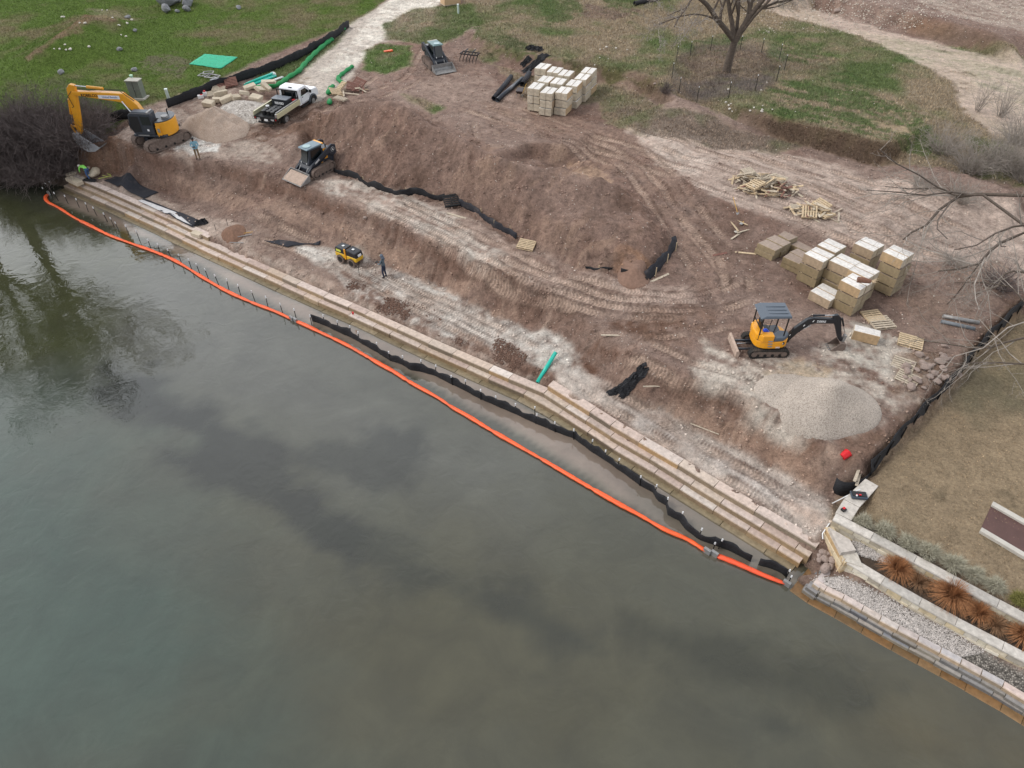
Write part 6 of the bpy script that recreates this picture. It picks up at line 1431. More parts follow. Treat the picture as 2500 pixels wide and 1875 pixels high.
buck(SX, [(3.98,.5),(4.28,.42),(4.32,.12),(4.1,-.1),(3.8,-.12),(3.55,.05)], .62, 'mudsteel', (-.12,.03), tn=4)
o = MB(); o.tube([(1.15,.12,1.0),(1.6,.13,1.6),(2.1,.13,2.12),(3.1,.12,2.12),(3.5,.12,1.9),(3.7,.11,1.4)], .02, 5); o.build('hydraulic_hose', M['black'], SX)

# ---------------------------------------------------------------- compact track loader
def make_loader(loc, rz, label, yellow=True, load=True, name='track_loader'):
    t = thing(name, loc, label, 'loader', rz=rz); dy = 'dyel' if yellow else 'navy'
    for s in (-1, 1): track(t, 2.2, .72, .42, s*.82, 'mudsteel', 'mudsteel', .11, lift=.12)
    o = MB(); o.prism([(-1.35,.35),(1.0,.3),(1.05,.7),(.8,.95),(-1.4,1.05)], -.58, .58); lb = o.build('chassis', M['navy'], t, bevel=.03)
    for s in (-1, 1): f = MB(); f.prism([(-.3,.78),(.9,.66),(.75,.93),(-.3,1.0)], s*.585-.006, s*.585+.006); f.build('side_panel', M[dy], lb)
    o = MB(); o.prism([(-1.45,.75),(-.5,.95),(-.5,1.8),(-1.2,1.74),(-1.5,1.55)], -.56, .56); hd = o.build('engine_hood', M['navy'], t, bevel=.05, seg=2)
    for s in (-1, 1): f = MB(); f.prism([(-.85,1.0),(-.52,1.0),(-.52,1.78),(-.85,1.76)], s*.565-.008, s*.565+.008); f.build('hood_panel', M[dy], hd)
    f = MB(); f.box((-1.5,0,1.2), (.04,.8,.5)); f.build('rear_grille', M['black'], hd); f = MB(); f.tube([(-1.0,.3,1.75),(-1.0,.3,1.95)], .05, 8); f.build('exhaust', M['black'], hd)
    o = MB(); o.prism([(-.55,.95),(.7,.7),(.95,1.0),(.78,1.4),(.62,2.02),(-.55,2.02)], -.45, .45); cab = o.build('cab', M['navy'], t, bevel=.04)
    for s in (-1, 1): f = MB(); f.prism([(-.42,1.25),(.6,1.2),(.52,1.92),(-.42,1.92)], s*.452-.006, s*.452+.006); f.build('side_window', M['glass'], cab)
    f = MB(); f.box((.80,0,1.52), (.03,.68,.95), ry=-.22); f.build('front_door', M['glass'], cab)
    f = MB(); f.prism([(-.62,2.03),(.85,2.03),(.9,2.08),(.8,2.14),(-.6,2.16)], -.5, .5); rf = f.build('cab_roof', mat('loader_roof', (112,132,144) if yellow else (96,124,126), .45, var=.12, scale=3, dirt=(150,146,140), dirt_amt=.1), t, bevel=.03)
    f = MB(); f.cyl((.45,0,2.155), (.45,0,2.18), .3, n=18); f.build('roof_hatch', M['concrete'] if 0 else mat('hatch', (150,176,180), .4, var=.1), rf)
    f = MB(); f.box((-.62,0,2.12), (.16,.96,.09)); f.build('roof_rear_edge', M['dyel' if yellow else 'concrete'], rf)
    for s in (-1, 1):
        o = MB(); o.prism([(-1.62,1.2),(-1.3,1.05),(-.9,1.35),(.9,.82),(1.25,.62),(1.45,.3),(1.3,.22),(1.1,.5),(.85,.98),(-.7,1.72),(-1.25,1.95),(-1.6,1.8)], s*.66-.08, s*.66+.08); ar = o.build('lift_arm', M['navy'], t, bevel=.02)
        if yellow:
            f = MB(); f.cyl((-1.28,s*.745,1.55), (-1.28,s*.755,1.55), .17, n=18); f.build('badge_ring', M['txtw'], ar); f = MB(); f.cyl((-1.28,s*.752,1.55), (-1.28,s*.762,1.55), .15, n=18); f.build('badge', M['txtk'], ar)
            f = MB(); f.prism([(-1.36,1.50),(-1.28,1.62),(-1.2,1.56),(-1.25,1.53),(-1.27,1.47)], s*.766-.002, s*.766+.002); f.build('leaping_mark', M['txtw'], ar)
            tx = text_part('DEERE', .17, M['txtw'], ar, (.3,s*.745,1.12), (R(90),0,math.pi if s > 0 else 0), bold=.004); tx.rotation_euler = (R(90), R(-21)*(1 if s > 0 else -1)*-1 if 0 else 0, math.pi if s > 0 else 0); tx.rotation_euler = Euler((0,0,0)); 
            tx.data.transform((Matrix.Rotation(R(25), 4, 'Y') if 1 else 0) @ (Matrix.Rotation(math.pi, 4, 'Z') if s > 0 else Matrix.Identity(4)) @ Matrix.Rotation(R(90), 4, 'X'))
        cylr(t, (-.9,.75), (.2,1.05), .05, .5, m='black', y=s*.66); cylr(t, (.95,.75), (1.3,.45), .045, .5, m='steel', y=s*.42)
    o = MB(); o.box((1.34,0,.32), (.1,1.15,.4)); o.build('coupler', M['steel'], t)
    b = buck(t, [(1.45,.62),(1.42,.25),(1.5,.08),(1.75,.03),(2.42,.02)], 2.1, 'steel', None, th=.03, wall=.03)
    if load: f = MB(); f.hexa([(1.5,-1.0,.06),(2.35,-1.0,.05),(2.35,1.0,.05),(1.5,1.0,.06)], [(1.5,-.98,.5),(2.2,-.98,.18),(2.2,.98,.18),(1.5,.98,.5)]); f.build('dirt_load', M['tread'], b)
    o = MB(); o.box((.95,.3,1.05), (.05,.05,.1)); o.box((.95,-.3,1.05), (.05,.05,.1)); o.build('headlight', M['txtw'], t)
    return t
make_loader((-14.85, 51.25, hz_at(-14.85,51.25)), math.atan2(-1.8,-1.4), 'yellow and dark track loader with dirt filled bucket on the bank edge', True, True)
make_loader((-7.35, 72.35, hz_at(-7.35,72.35)), math.atan2(-.86,.46), 'dark grey track loader parked facing the camera near the grass bank', False, False)
# grapple attachment
t = thing('grapple_attachment', GR(1144,152), 'dark steel grapple attachment standing on the dirt beside the far loader', 'attachment', rz=-.35)
o = MB(); o.box((0,0,.72), (1.8,.1,.1)); o.box((0,.8,.72), (1.8,.1,.1)); o.box((-.85,.4,.72), (.1,.8,.1)); o.box((.85,.4,.72), (.1,.8,.1)); o.build('frame', M['navy'] if 0 else mat('rust_black', (52,42,42), .7, var=.3), t)
for k in range(6): f = MB(); x = -.85+k*.34; f.tube([(x,.8,.72),(x,.3,.62),(x,-.15,.3),(x,-.2,0)], [.05,.05,.04,.02], 5); f.build('tine', M['black'], t)
for k in range(2): f = MB(); f.tube([(-.4+.8*k,.9,.95),(-.4+.8*k,.3,.95),(-.4+.8*k,-.1,.7)], .06, 6); f.build('clamp_arm', M['black'], t)

# ---------------------------------------------------------------- flatbed truck
TRK = thing('flatbed_truck', (-19.85, 59.75, hz_at(-19.5,60.5)+.0), 'white flatbed pickup truck parked facing the access road', 'truck', rz=R(71))
wb = 4.35
def wheel(t, x, y, r=.42, w=.26):
    o = MB(); o.tube([(x,y-w/2,r),(x,y-w/2+.04,r),(x,y+w/2-.04,r),(x,y+w/2,r)], [r*.9,r,r,r*.9], 20); b = o.build('wheel', M['rubber'], t); f = MB(); f.cyl((x,y-w/2-.012,r), (x,y+w/2+.012,r), r*.56, n=16); h = f.build('rim', M['steel'], b)
    f = MB(); f.cyl((x,y-w/2-.03,r), (x,y+w/2+.03,r), r*.2, n=10); f.build('hub', M['chrome'], b)
for x, ys in ((0,(-.93,.93)),(wb,(-.9,.9))):
    for y in ys: wheel(TRK, x, y)
for s in (-1,1): wheel(TRK, 0, s*.64)
o = MB()
for s in (-1,1): o.box((1.6,s*.4,.68), (6.0,.09,.2))
o.build('chassis', M['black'], TRK)
prof = [(2.35,.62),(2.35,1.2),(2.4,1.32),(2.5,1.98),(2.75,2.06),(3.55,2.04),(3.95,1.78),(4.3,1.44),(5.2,1.34),(5.42,1.15),(5.45,.62)]
o = MB(); o.prism([(x, z) for x, z in prof], -.97, .97); cb = o.build('cab_body', M['twhite'], TRK, bevel=.09, seg=3)
for s in (-1,1):
    f = MB(); f.prism([(2.75,1.36),(2.85,1.84),(3.45,1.84),(3.92,1.5),(3.92,1.36)], s*.975-.005, s*.975+.006); f.build('side_window', M['glass'], cb)
    f = MB(); f.prism([(2.68,.72),(2.68,1.92),(2.70,1.92),(2.70,.74),(3.98,.74),(3.98,1.4),(4.0,1.4),(4.0,.72)], s*.974-.003, s*.974+.004); dr = f.build('door_seam', M['black'], cb)
    f = MB(); f.box((2.9,s*.985,1.24), (.16,.03,.05)); f.build('door_handle', M['black'], cb)
    f = MB(); f.box((3.95,s*1.13,1.42), (.12,.2,.26)); f.build('mirror', M['black'], cb, bevel=.03)
    a_ = [(wb+.62*math.cos(q), .42+.62*math.sin(q)) for q in [math.pi*k/12 for k in range(13)]]; b_ = [(wb+.48*math.cos(q), .42+.48*math.sin(q)) for q in [math.pi*k/12 for k in range(12,-1,-1)]]
    f = MB(); f.prism(a_+b_, s*1.0-.05, s*1.0+.05); f.build('fender_flare', mat('flare', (70,76,84), .6), cb)
    f = MB(); f.cyl((wb, s*.7, .42), (wb, s*.978, .42), .5, n=18); f.build('wheel_arch', M['black'], cb)
    f = MB(); f.box((3.3,s*1.0,.5), (1.6,.2,.06)); f.build('running_board', M['black'], cb)
f = MB(); f.box((3.82,0,1.78), (.02,1.55,.55), ry=R(-49)+math.pi/2*0); f.build('windscreen', M['glass'], cb)
f = MB(); f.box((2.42,0,1.62), (.02,1.4,.5), ry=.15); f.build('rear_window', M['glass'], cb); f = MB(); f.box((2.62,-.1,2.07), (.1,.3,.04)); f.build('brake_light', M['black'], cb)
o = MB(); o.box((.45,0,.93), (3.55,2.2,.08)); o.box((-1.34,0,.84), (.06,2.2,.26)); bed = o.build('flatbed', M['black'], TRK)
for s in (-1,1):
    f = MB(); f.box((.45,s*1.13,1.1), (3.5,.05,.36)); f.box((.45,s*1.10,1.28), (3.5,.12,.03)); f.build('side_board', M['alu'], TRK)
    f = MB(); f.box((-1.375,s*.98,.84), (.02,.12,.12)); f.build('tail_lamp', M['lens_red'], bed)
    for k in range(3): f = MB(); f.box((-1.38,s*(.55+.11*k),.8), (.015,.04,.13)); f.build('marker_strip', M['txtw'], bed)
f = MB(); f.box((-1.2,-1.05,1.16), (.25,.2,.26)); f.build('latch_box', M['chrome'], bed); f = MB(); f.box((-1.385,-.05,.74), (.02,.32,.17)); f.build('number_plate', M['txtw'], bed)
f = MB(); f.box((-1.4,0,.55), (.14,1.4,.14)); f.build('rear_bumper', M['black'], bed)
o = MB(); o.box((2.2,0,1.95), (.07,2.0,.08)); o.box((2.2,0,1.35), (.07,2.0,.06))
for y in (-.98,-.5,.5,.98): o.box((2.2,y,1.45), (.07,.07,1.0))
o.box((2.2,0,1.2), (.05,1.9,.5)); o.build('headache_rack', M['black'], TRK)
o = MB(); o.box((.45,-1.0,1.35), (3.3,.1,.07)); o.build('loose_rail', M['steel'], TRK)
zt = hz_at(-19.5,60.5); RZ = Matrix.Rotation(R(71), 3, 'Z')
def onbed(x, y, z): return Vector(TRK.location)+RZ @ Vector((x, y, z))
t = thing('tool_chest', onbed(1.35,.05,.975), 'big black lidded tool chest on the truck bed behind the cab', 'tool chest', rz=R(71)); o = MB(); o.box((0,0,.3), (.8,1.45,.6)); cs = o.build('chest', mat('chest_grey', (42,46,52), .4, var=.08), t, bevel=.02)
o = MB(); o.box((0,0,.63), (.86,1.5,.06)); o.build('lid', mat('chest_lid', (88,96,106), .4, var=.08), t, bevel=.015); text_part('RIDGID', .26, M['txtw'], cs, (-.412,0,.3), (R(90),0,R(-90)), bold=.012)
can0 = None; cn_ = [(x, y) for x in (-.85,-.5,-.15,.2) for y in (-.5,-.08,.34)][:11]
for i, (x, y) in enumerate(cn_):
    t = thing('black_drum', onbed(x+rc.uniform(-.04,.04), y+rc.uniform(-.04,.04)+.05, .975), 'x', 'drum', rz=rc.uniform(0,3)); o = MB(); o.cyl((0,0,0),(0,0,.36),.165,n=16); d_ = o.build('drum_body', M['black'], t)
    o = MB(); o.tube([(.168*math.cos(a), .168*math.sin(a), .34) for a in [2*math.pi*k/16 for k in range(17)]], .010, 4); o.build('rim', M['steel'], t)
    if i == 11: pass
    t['label'] = 'black rimmed drum among those packed upright on the truck bed'; t['group'] = 'black drums on the truck bed'
t = thing('tape_roll', onbed(-.1,.5,1.36), 'white ring shaped roll lying on top of the drums', 'roll', rz=0); o = MB(); o.tube([(.11*math.cos(a), .11*math.sin(a), .03) for a in [2*math.pi*k/14 for k in range(15)]], .045, 6); o.build('ring', M['white'], t)
t = thing('red_can', onbed(1.9,-.75,.975), 'red fuel can on the truck bed beside the rack', 'can', rz=.3); o = MB(); o.box((0,0,.2), (.3,.2,.4)); o.build('can_body', M['red'], t, bevel=.03); o = MB(); o.cyl((.08,0,.4),(.14,0,.5),.03,n=8); o.build('spout', M['black'], t)

# ---------------------------------------------------------------- trench roller
rl = (-11.15, 42.45)
RLR = thing('trench_roller', (rl[0], rl[1], hz_at(*rl)), 'yellow and black four wheeled trench roller on the white gravel bench', 'roller', rz=R(-33))
for x in (-.5,.5):
    for s in (-1,1):
        o = MB(); o.cyl((x,s*.12,.29),(x,s*.45,.29),.29,n=20)
        for k in range(14): a = 2*math.pi*k/14; o.box((x+.30*math.cos(a), s*.285, .29+.30*math.sin(a)), (.05,.33,.06), ry=-a+math.pi/2)
        wq = o.build('wheel', M['mudsteel'], RLR); f = MB(); f.cyl((x,s*.44,.29),(x,s*.462,.29),.2,n=16); f.build('hub', M['black'], wq)
for sx, a, b in ((-1,-.98,-.06),(1,.06,.98)):
    o = MB(); o.prism([(a,.42),(b,.42),(b,.72),(a,.72)] if sx < 0 else [(a,.42),(b-.05,.42),(b,.72),(a,.72)], -.36, .36); o.build('lower_body', M['ryel'], RLR, bevel=.03)
    o = MB(); o.prism([(a+.0,.725),(b,.725),(b,1.14),(a+.08,1.12)] if sx < 0 else [(a,.725),(b,.725),(b-.1,1.08),(a,1.16)], -.36, .36); hd = o.build('hood', M['boomblk'], RLR, bevel=.05, seg=2)
    f = MB(); f.box((sx*.45,0,1.155), (.16,.16,.02)); f.build('vent_cap', M['txtw'], hd)
o = MB(); o.box((0,0,.72), (.14,.5,.62)); o.box((-.02,-.37,.8), (.14,.06,.8)); o.build('articulation_frame', M['dyel'], RLR, bevel=.02)
f = MB(); f.box((-.6,-.368,.92), (.42,.012,.16)); lb = f.build('side_label', mat('label_yellow', (206,214,90), .5), RLR); f = MB(); f.box((.985,0,.88), (.02,.3,.16), ry=-.2); f.build('control_panel', M['txtw'], RLR)

# ---------------------------------------------------------------- people
def person(name, loc, rz, J, E_, mats, label, sub=2, scale=1.0):
    """one continuous body: joints J {key:(xyz, radius)}, bones E_ [(a, b, material index)]"""
    t = thing(name, loc, label, 'person', rz=rz); keys = list(J); me = bpy.data.meshes.new('sk'); me.from_pydata([J[k][0] for k in keys], [(keys.index(a), keys.index(b)) for a, b, _ in E_], [])
    ob = bpy.data.objects.new('sk', me); COL.objects.link(ob); md = ob.modifiers.new('s', 'SKIN'); md.branch_smoothing = .6
    for i, k in enumerate(keys):
        sv = me.skin_vertices[0].data[i]; r = J[k][1]; sv.radius = (r, r) if not isinstance(r, tuple) else r; sv.use_root = (k == 'pelvis')
    s2 = ob.modifiers.new('ss', 'SUBSURF'); s2.levels = sub; s2.render_levels = sub; bpy.context.view_layer.update()
    m2 = bpy.data.meshes.new_from_object(ob.evaluated_get(bpy.context.evaluated_depsgraph_get())); bpy.data.objects.remove(ob)
    for m_ in mats: m2.materials.append(m_)
    segs = [(Vector(J[a][0]), Vector(J[b][0]), mi) for a, b, mi in E_]
    for p in m2.polygons:
        c = p.center; best = (9, 0)
        for a, b, mi in segs:
            e = b-a; f = max(0, min(1, (c-a).dot(e)/max(e.length_squared, 1e-9))); d = (a+e*f-c).length
            if d < best[0]: best = (d, mi)
        p.material_index = best[1]; p.use_smooth = True
    o = bpy.data.objects.new('body', m2); COL.objects.link(o); o.parent = t; return t, o
def hands(J, E_, s, wrist, d, side, mi):
    """palm plus five separately bent fingers; d = direction of the hand, side = palm's width direction"""
    w = Vector(wrist); d = Vector(d).normalized(); sd_ = Vector(side).normalized(); cv = d.cross(sd_).normalized()
    J[f'palm{s}'] = (tuple(w+d*.07), .032); E_.append((f'hand{s}', f'palm{s}', mi))
    for i, (o_, ln) in enumerate(((-.03,.062),(-.01,.075),(.012,.07),(.032,.055))):
        a = w+d*.10+sd_*o_; b = a+d*ln*.55+cv*.012; c = b+d*ln*.35+cv*.03
        for q, k in ((a,'a'),(b,'b'),(c,'c')): J[f'f{s}{i}{k}'] = (tuple(q), .009)
        E_ += [(f'palm{s}', f'f{s}{i}a', mi), (f'f{s}{i}a', f'f{s}{i}b', mi), (f'f{s}{i}b', f'f{s}{i}c', mi)]
    a = w+d*.035-sd_*.04; b = a+d*.035-sd_*.02+cv*.015; J[f't{s}a'] = (tuple(a), .011); J[f't{s}b'] = (tuple(b), .009); E_ += [(f'hand{s}', f't{s}a', mi), (f't{s}a', f't{s}b', mi)]
def std(J=None, **kw):
    B = {'pelvis':((0,0,.95),.14),'waist':((.0,0,1.1),.13),'chest':((.01,0,1.32),(.17,.15)),'neck':((.02,0,1.5),.06),'jaw':((.05,0,1.58),.075),'head':((.03,0,1.68),.10),
         'shR':((.0,-.19,1.43),.075),'elR':((-.02,-.27,1.15),.05),'handR':((.05,-.27,.9),.035),'shL':((.0,.19,1.43),.075),'elL':((-.02,.27,1.15),.05),'handL':((.05,.27,.9),.035),
         'hpR':((0,-.1,.88),.105),'knR':((.02,-.11,.5),.07),'anR':((0,-.11,.1),.048),'toR':((.17,-.13,.04),.04),'hlR':((-.05,-.11,.04),.04),
         'hpL':((0,.1,.88),.105),'knL':((.02,.11,.5),.07),'anL':((0,.11,.1),.048),'toL':((.17,.13,.04),.04),'hlL':((-.05,.11,.04),.04)}
    B.update(kw)
    E_ = [('pelvis','waist',0),('waist','chest',0),('chest','neck',0),('neck','jaw',2),('jaw','head',2)]
    for s in 'RL': E_ += [('chest','sh'+s,0),('sh'+s,'el'+s,0),('el'+s,'hand'+s,0),('pelvis','hp'+s,1),('hp'+s,'kn'+s,1),('kn'+s,'an'+s,1),('an'+s,'to'+s,3),('an'+s,'hl'+s,3)]
    return B, E_
def face(t, c, fwd, parent_mat):
    f = Vector(fwd).normalized(); c = Vector(c); r = Vector((-f.y, f.x, 0)).normalized(); mb = MB(); mb.ball(c+f*.105-Vector((0,0,.03)), .016, 6, 4); mb.build('nose', parent_mat, t); 
    for s in (-1,1): mb = MB(); mb.ball(c+f*.088+r*.035*s, .011, 6, 4); mb.build('eye', M['black'], t); mb = MB(); mb.ball(c+r*.10*s-Vector((0,0,.02)), .022, 6, 4, (.6,.4,1)); mb.build('ear', parent_mat, t)
boot = mat('boots', (62,46,38), .8, var=.2)
# operator of the roller: hooded, looking left towards it
J, E_ = std(handR=((.38,-.12,1.08),.035), elR=((.08,-.27,1.17),.052), handL=((.38,.10,1.08),.035), elL=((.08,.26,1.17),.052), head=((.07,0,1.68),.105), jaw=((.09,0,1.58),.075), knL=((.07,.1,.5),.07), anR=((-.06,-.11,.1),.048), toR=((.11,-.13,.04),.04), hlR=((-.11,-.11,.04),.04))
hands(J, E_, 'R', J['handR'][0], (1,.15,-.05), (0,0,1), 2); hands(J, E_, 'L', J['handL'][0], (1,-.15,-.05), (0,0,1), 2)
pw = GR(940,678); t, b = person('person', pw, R(160), J, E_, [mat('grey_hoodie', (86,100,110), .9, var=.15, bump=.3), mat('dark_jeans', (40,50,72), .9, var=.15), M['skin'], boot], 'person in grey hoodie with the hood up standing beside the trench roller')
mb = MB(); mb.ball((.04,0,1.69), .125, 12, 8, (1,.95,1.05)); mb.ball((-.02,0,1.56), .13, 10, 6, (1,1.1,.7)); mb.build('hood', mat('hood_grey', (98,108,122), .9, var=.1), t, smooth=True)
mb = MB(); mb.ball((.13,0,1.66), .062, 8, 6, (.7,.85,1.1)); mb.build('face', M['skin'], t, smooth=True); mb = MB(); mb.box((.165,0,1.72), (.07,.13,.02)); mb.build('cap_brim', mat('brim', (190,170,140), .8), t)
mb = MB(); mb.box((.47,0,1.12), (.14,.22,.05)); cbx = mb.build('remote_control', M['black']); cbx.location = pw; cbx.rotation_euler[2] = R(160); tag(cbx, 'small black remote control held by the person in the grey hoodie', 'remote control')
# man in blue shirt, looking down at something in both hands
J, E_ = std(handR=((.30,-.07,1.14),.034), elR=((.02,-.29,1.12),.05), handL=((.30,.07,1.14),.034), elL=((.02,.29,1.12),.05), head=((.10,0,1.66),.10), jaw=((.12,0,1.56),.07), neck=((.04,0,1.49),.06))
hands(J, E_, 'R', J['handR'][0], (.7,.7,0), (0,0,1), 2); hands(J, E_, 'L', J['handL'][0], (.7,-.7,0), (0,0,1), 2)
pb = GR(485,389); sh = mat('blue_shirt', (126,168,186), .9, var=.12, bump=.3)
t, b = person('person', pb, R(-78), J, E_, [sh, mat('khaki', (122,102,74), .9, var=.15), M['skin'], boot], 'person in light blue shirt and khaki trousers on the upper bank')
mb = MB(); mb.ball((.08,0,1.71), .112, 10, 7, (1,.95,.85)); mb.build('hair', M['black'], t, smooth=True); mb = MB(); mb.ball((.15,0,1.55), .06, 8, 5, (.8,1,.9)); mb.build('beard', mat('beard', (52,36,34), .9), t, smooth=True); face(t, (.11,0,1.66), (1,0,0), M['skin'])
mb = MB(); mb.prism([(-.13,.88),(.15,.88),(.14,1.12),(-.13,1.12)], -.19, .19); mb.build('shirt_tail', sh, t, bevel=.05, seg=2)
mb = MB(); mb.box((.37,0,1.17), (.12,.22,.025)); d_ = mb.build('tablet', M['black']); d_.location = pb; d_.rotation_euler[2] = R(-78); tag(d_, 'dark device held in both hands by the person in the blue shirt', 'tablet')
# worker bent over the corner stones
J = {'pelvis':((0,0,.86),.135),'waist':((.16,0,.98),.13),'chest':((.42,0,1.05),(.17,.16)),'neck':((.60,0,.99),.06),'jaw':((.68,0,.94),.075),'head':((.76,0,.93),.10),
     'shR':((.50,-.19,1.0),.075),'elR':((.55,-.24,.72),.05),'handR':((.66,-.20,.48),.036),'shL':((.50,.19,1.0),.075),'elL':((.56,.25,.72),.05),'handL':((.70,.18,.48),.036),
     'hpR':((0,-.1,.80),.105),'knR':((.14,-.13,.46),.072),'anR':((-.02,-.13,.1),.05),'toR':((.15,-.15,.04),.04),'hlR':((-.07,-.13,.04),.04),
     'hpL':((0,.1,.80),.105),'knL':((.02,.16,.45),.072),'anL':((-.22,.18,.1),.05),'toL':((-.06,.2,.04),.04),'hlL':((-.27,.18,.04),.04)}
E_ = std()[1]; hands(J, E_, 'R', J['handR'][0], (.3,0,-1), (0,1,0), 2); hands(J, E_, 'L', J['handL'][0], (.3,0,-1), (0,1,0), 2)
pc = U(220,436,1.0); t, b = person('person', pc, R(155), J, E_, [mat('hi_vis', (150,240,110), .7, var=.08), mat('blue_jeans', (64,92,136), .9, var=.15), M['skin'], boot], 'person in bright green shirt and jeans bending over at the left end of the steps')
mb = MB(); mb.ball((.77,0,.97), .112, 10, 7, (1,.95,.9)); mb.build('cap', mat('pale_cap', (214,210,204), .8), t, smooth=True); face(t, (.77,0,.92), (1,0,-.6), M['skin'])
# operator seated inside the large excavator
a_ = EX.rotation_euler[2]+SW; c = Vector(EX.location)+Matrix.Rotation(a_, 3, 'Z') @ Vector((.9,1.0,1.1))
# ================================================================== bare trees and brush
class Wood:
    """fast tube collector for branches"""
    def __init__(s): s.v = []; s.f = []; s.n = 0
    def tube(s, P, r0, r1, k):
        N = len(P); b = s.n; prev = None
        for i in range(N):
            t = P[min(i+1, N-1)]-P[max(i-1, 0)]; t /= (np.linalg.norm(t)+1e-9)
            a = np.cross(t, (0,0,1.0) if abs(t[2]) < .9 else (1.0,0,0)) if prev is None else prev-t*np.dot(prev, t)
            a /= (np.linalg.norm(a)+1e-9); prev = a; bb = np.cross(t, a); r = r0+(r1-r0)*i/(N-1)
            for q in range(k):
                th = 2*math.pi*q/k; s.v.append(P[i]+(a*math.cos(th)+bb*math.sin(th))*r)
        for i in range(N-1):
            for q in range(k): q2 = (q+1) % k; s.f.append((b+i*k+q, b+i*k+q2, b+(i+1)*k+q2, b+(i+1)*k+q))
        s.n += N*k
    def build(s, name, m, parent):
        me = bpy.data.meshes.new(name); me.vertices.add(len(s.v)); me.vertices.foreach_set('co', np.array(s.v, dtype=np.float32).ravel()); F = np.array(s.f, dtype=np.int32)
        me.loops.add(F.size); me.loops.foreach_set('vertex_index', F.ravel()); me.polygons.add(len(F)); me.polygons.foreach_set('loop_start', np.arange(0, F.size, 4, dtype=np.int32)); me.polygons.foreach_set('use_smooth', np.ones(len(F), bool)); me.update()
        me.materials.append(m); o = bpy.data.objects.new(name, me); COL.objects.link(o); o.parent = parent; return o
rt = np.random.default_rng(5)
def wander(p, d, L_, n, jig, up=0.0, droop=0.0):
    P = [np.array(p, float)]; d = np.array(d, float); d /= np.linalg.norm(d)
    for i in range(n):
        d = d+rt.normal(0, jig, 3)+np.array((0,0,up-droop*i/n)); d /= np.linalg.norm(d); P.append(P[-1]+d*L_/n)
    return P
def spread(d, ang):
    d = d/np.linalg.norm(d); a = np.cross(d, rt.normal(0,1,3)); a /= np.linalg.norm(a)+1e-9; return d*math.cos(ang)+a*math.sin(ang)
def ramify(TK, CR, P, r0, r1, depth, maxd, kids, lenf, jig=.14, up=.03, minr=.006, ang=(.5,1.0)):
    k = 8 if r0 > .12 else (5 if r0 > .04 else 3); (TK if r0 > .05 else CR).tube(P, r0, r1, k)
    if depth >= maxd: return
    Lt = sum(np.linalg.norm(P[i+1]-P[i]) for i in range(len(P)-1)); n = kids[min(depth, len(kids)-1)]
    for j in range(n):
        f = .25+.75*(j+rt.random())/n; x = f*(len(P)-1); i = min(int(x), len(P)-2); p = P[i]+(P[i+1]-P[i])*(x-i); d = P[i+1]-P[i]; rr = max(minr, (r0+(r1-r0)*f)*rt.uniform(.45,.7))
        L2 = Lt*lenf*rt.uniform(.6,1.15)*(1.15-.5*f); Q = wander(p, spread(d, rt.uniform(*ang)), L2, 4 if depth < 2 else 3, jig, up); ramify(TK, CR, Q, rr, max(minr*.7, rr*.45), depth+1, maxd, kids, lenf, jig, up, minr, ang)
def tree(base, limbs, r, label, maxd=4, kids=(5,5,4,4), lenf=.5, minr=.008, trunk=None, name='bare_tree', cat='tree', mt='bark', mc='twig', **kw):
    t = thing(name, base, label, cat); TK, CR = Wood(), Wood(); b = np.array((0,0,-.3))
    TK.tube([b]+[np.array(q, float) for q in trunk], r, r*.72, 12)
    for q, r0 in limbs:
        P = [np.array(trunk[-1], float)-np.array((0,0,.15))]+[np.array(x, float) for x in q]
        F = []
        for i in range(len(P)-1):
            p0, p1, p2, p3 = P[max(i-1,0)], P[i], P[i+1], P[min(i+2,len(P)-1)]
            for k in range(4): u = k/4; F.append(.5*((2*p1)+(p2-p0)*u+(2*p0-5*p1+4*p2-p3)*u*u+(3*p1-p0-3*p2+p3)*u**3)+rt.normal(0,.02,3))
        F.append(P[-1]); ramify(TK, CR, F, r0, r0*.35, 0, maxd, kids, lenf, minr=minr, **kw)
    TK.build('trunk', M[mt], t); CR.build('crown', M[mc], t); return t
ob_ = GR(1774,174)
tree(ob_, [([(-1.5,-.5,1.0+3.2),(-3.6,-1.2,6.2),(-6.3,-1.8,7.4),(-9,-2.5,7.6)],.25),([(-2.2,-.9,4.6),(-4.8,-2.6,5.4),(-7.4,-3.8,5.0)],.10),([(-.5,.5,4.6),(-1.4,1.2,7),(-3.2,2,9.6)],.24),([(.3,1.0,4.8),(-.2,2.2,7.5),(-1,3,10)],.18),([(1.0,0,4.4),(2.6,.2,6.8),(4.6,.6,9.6)],.30),([(1.3,.9,5.2),(1.2,1.8,7.5),(.8,2.2,10)],.16),([(1.8,-.5,5.4),(3.6,-1.6,7.6),(6,-2.5,9)],.14)],
     .42, 'large bare oak tree standing inside the round wire fence', 4, (8,6,6,4), .46, .010, [(0,0,.3),(.06,0,1.4),(.2,0,2.7)])
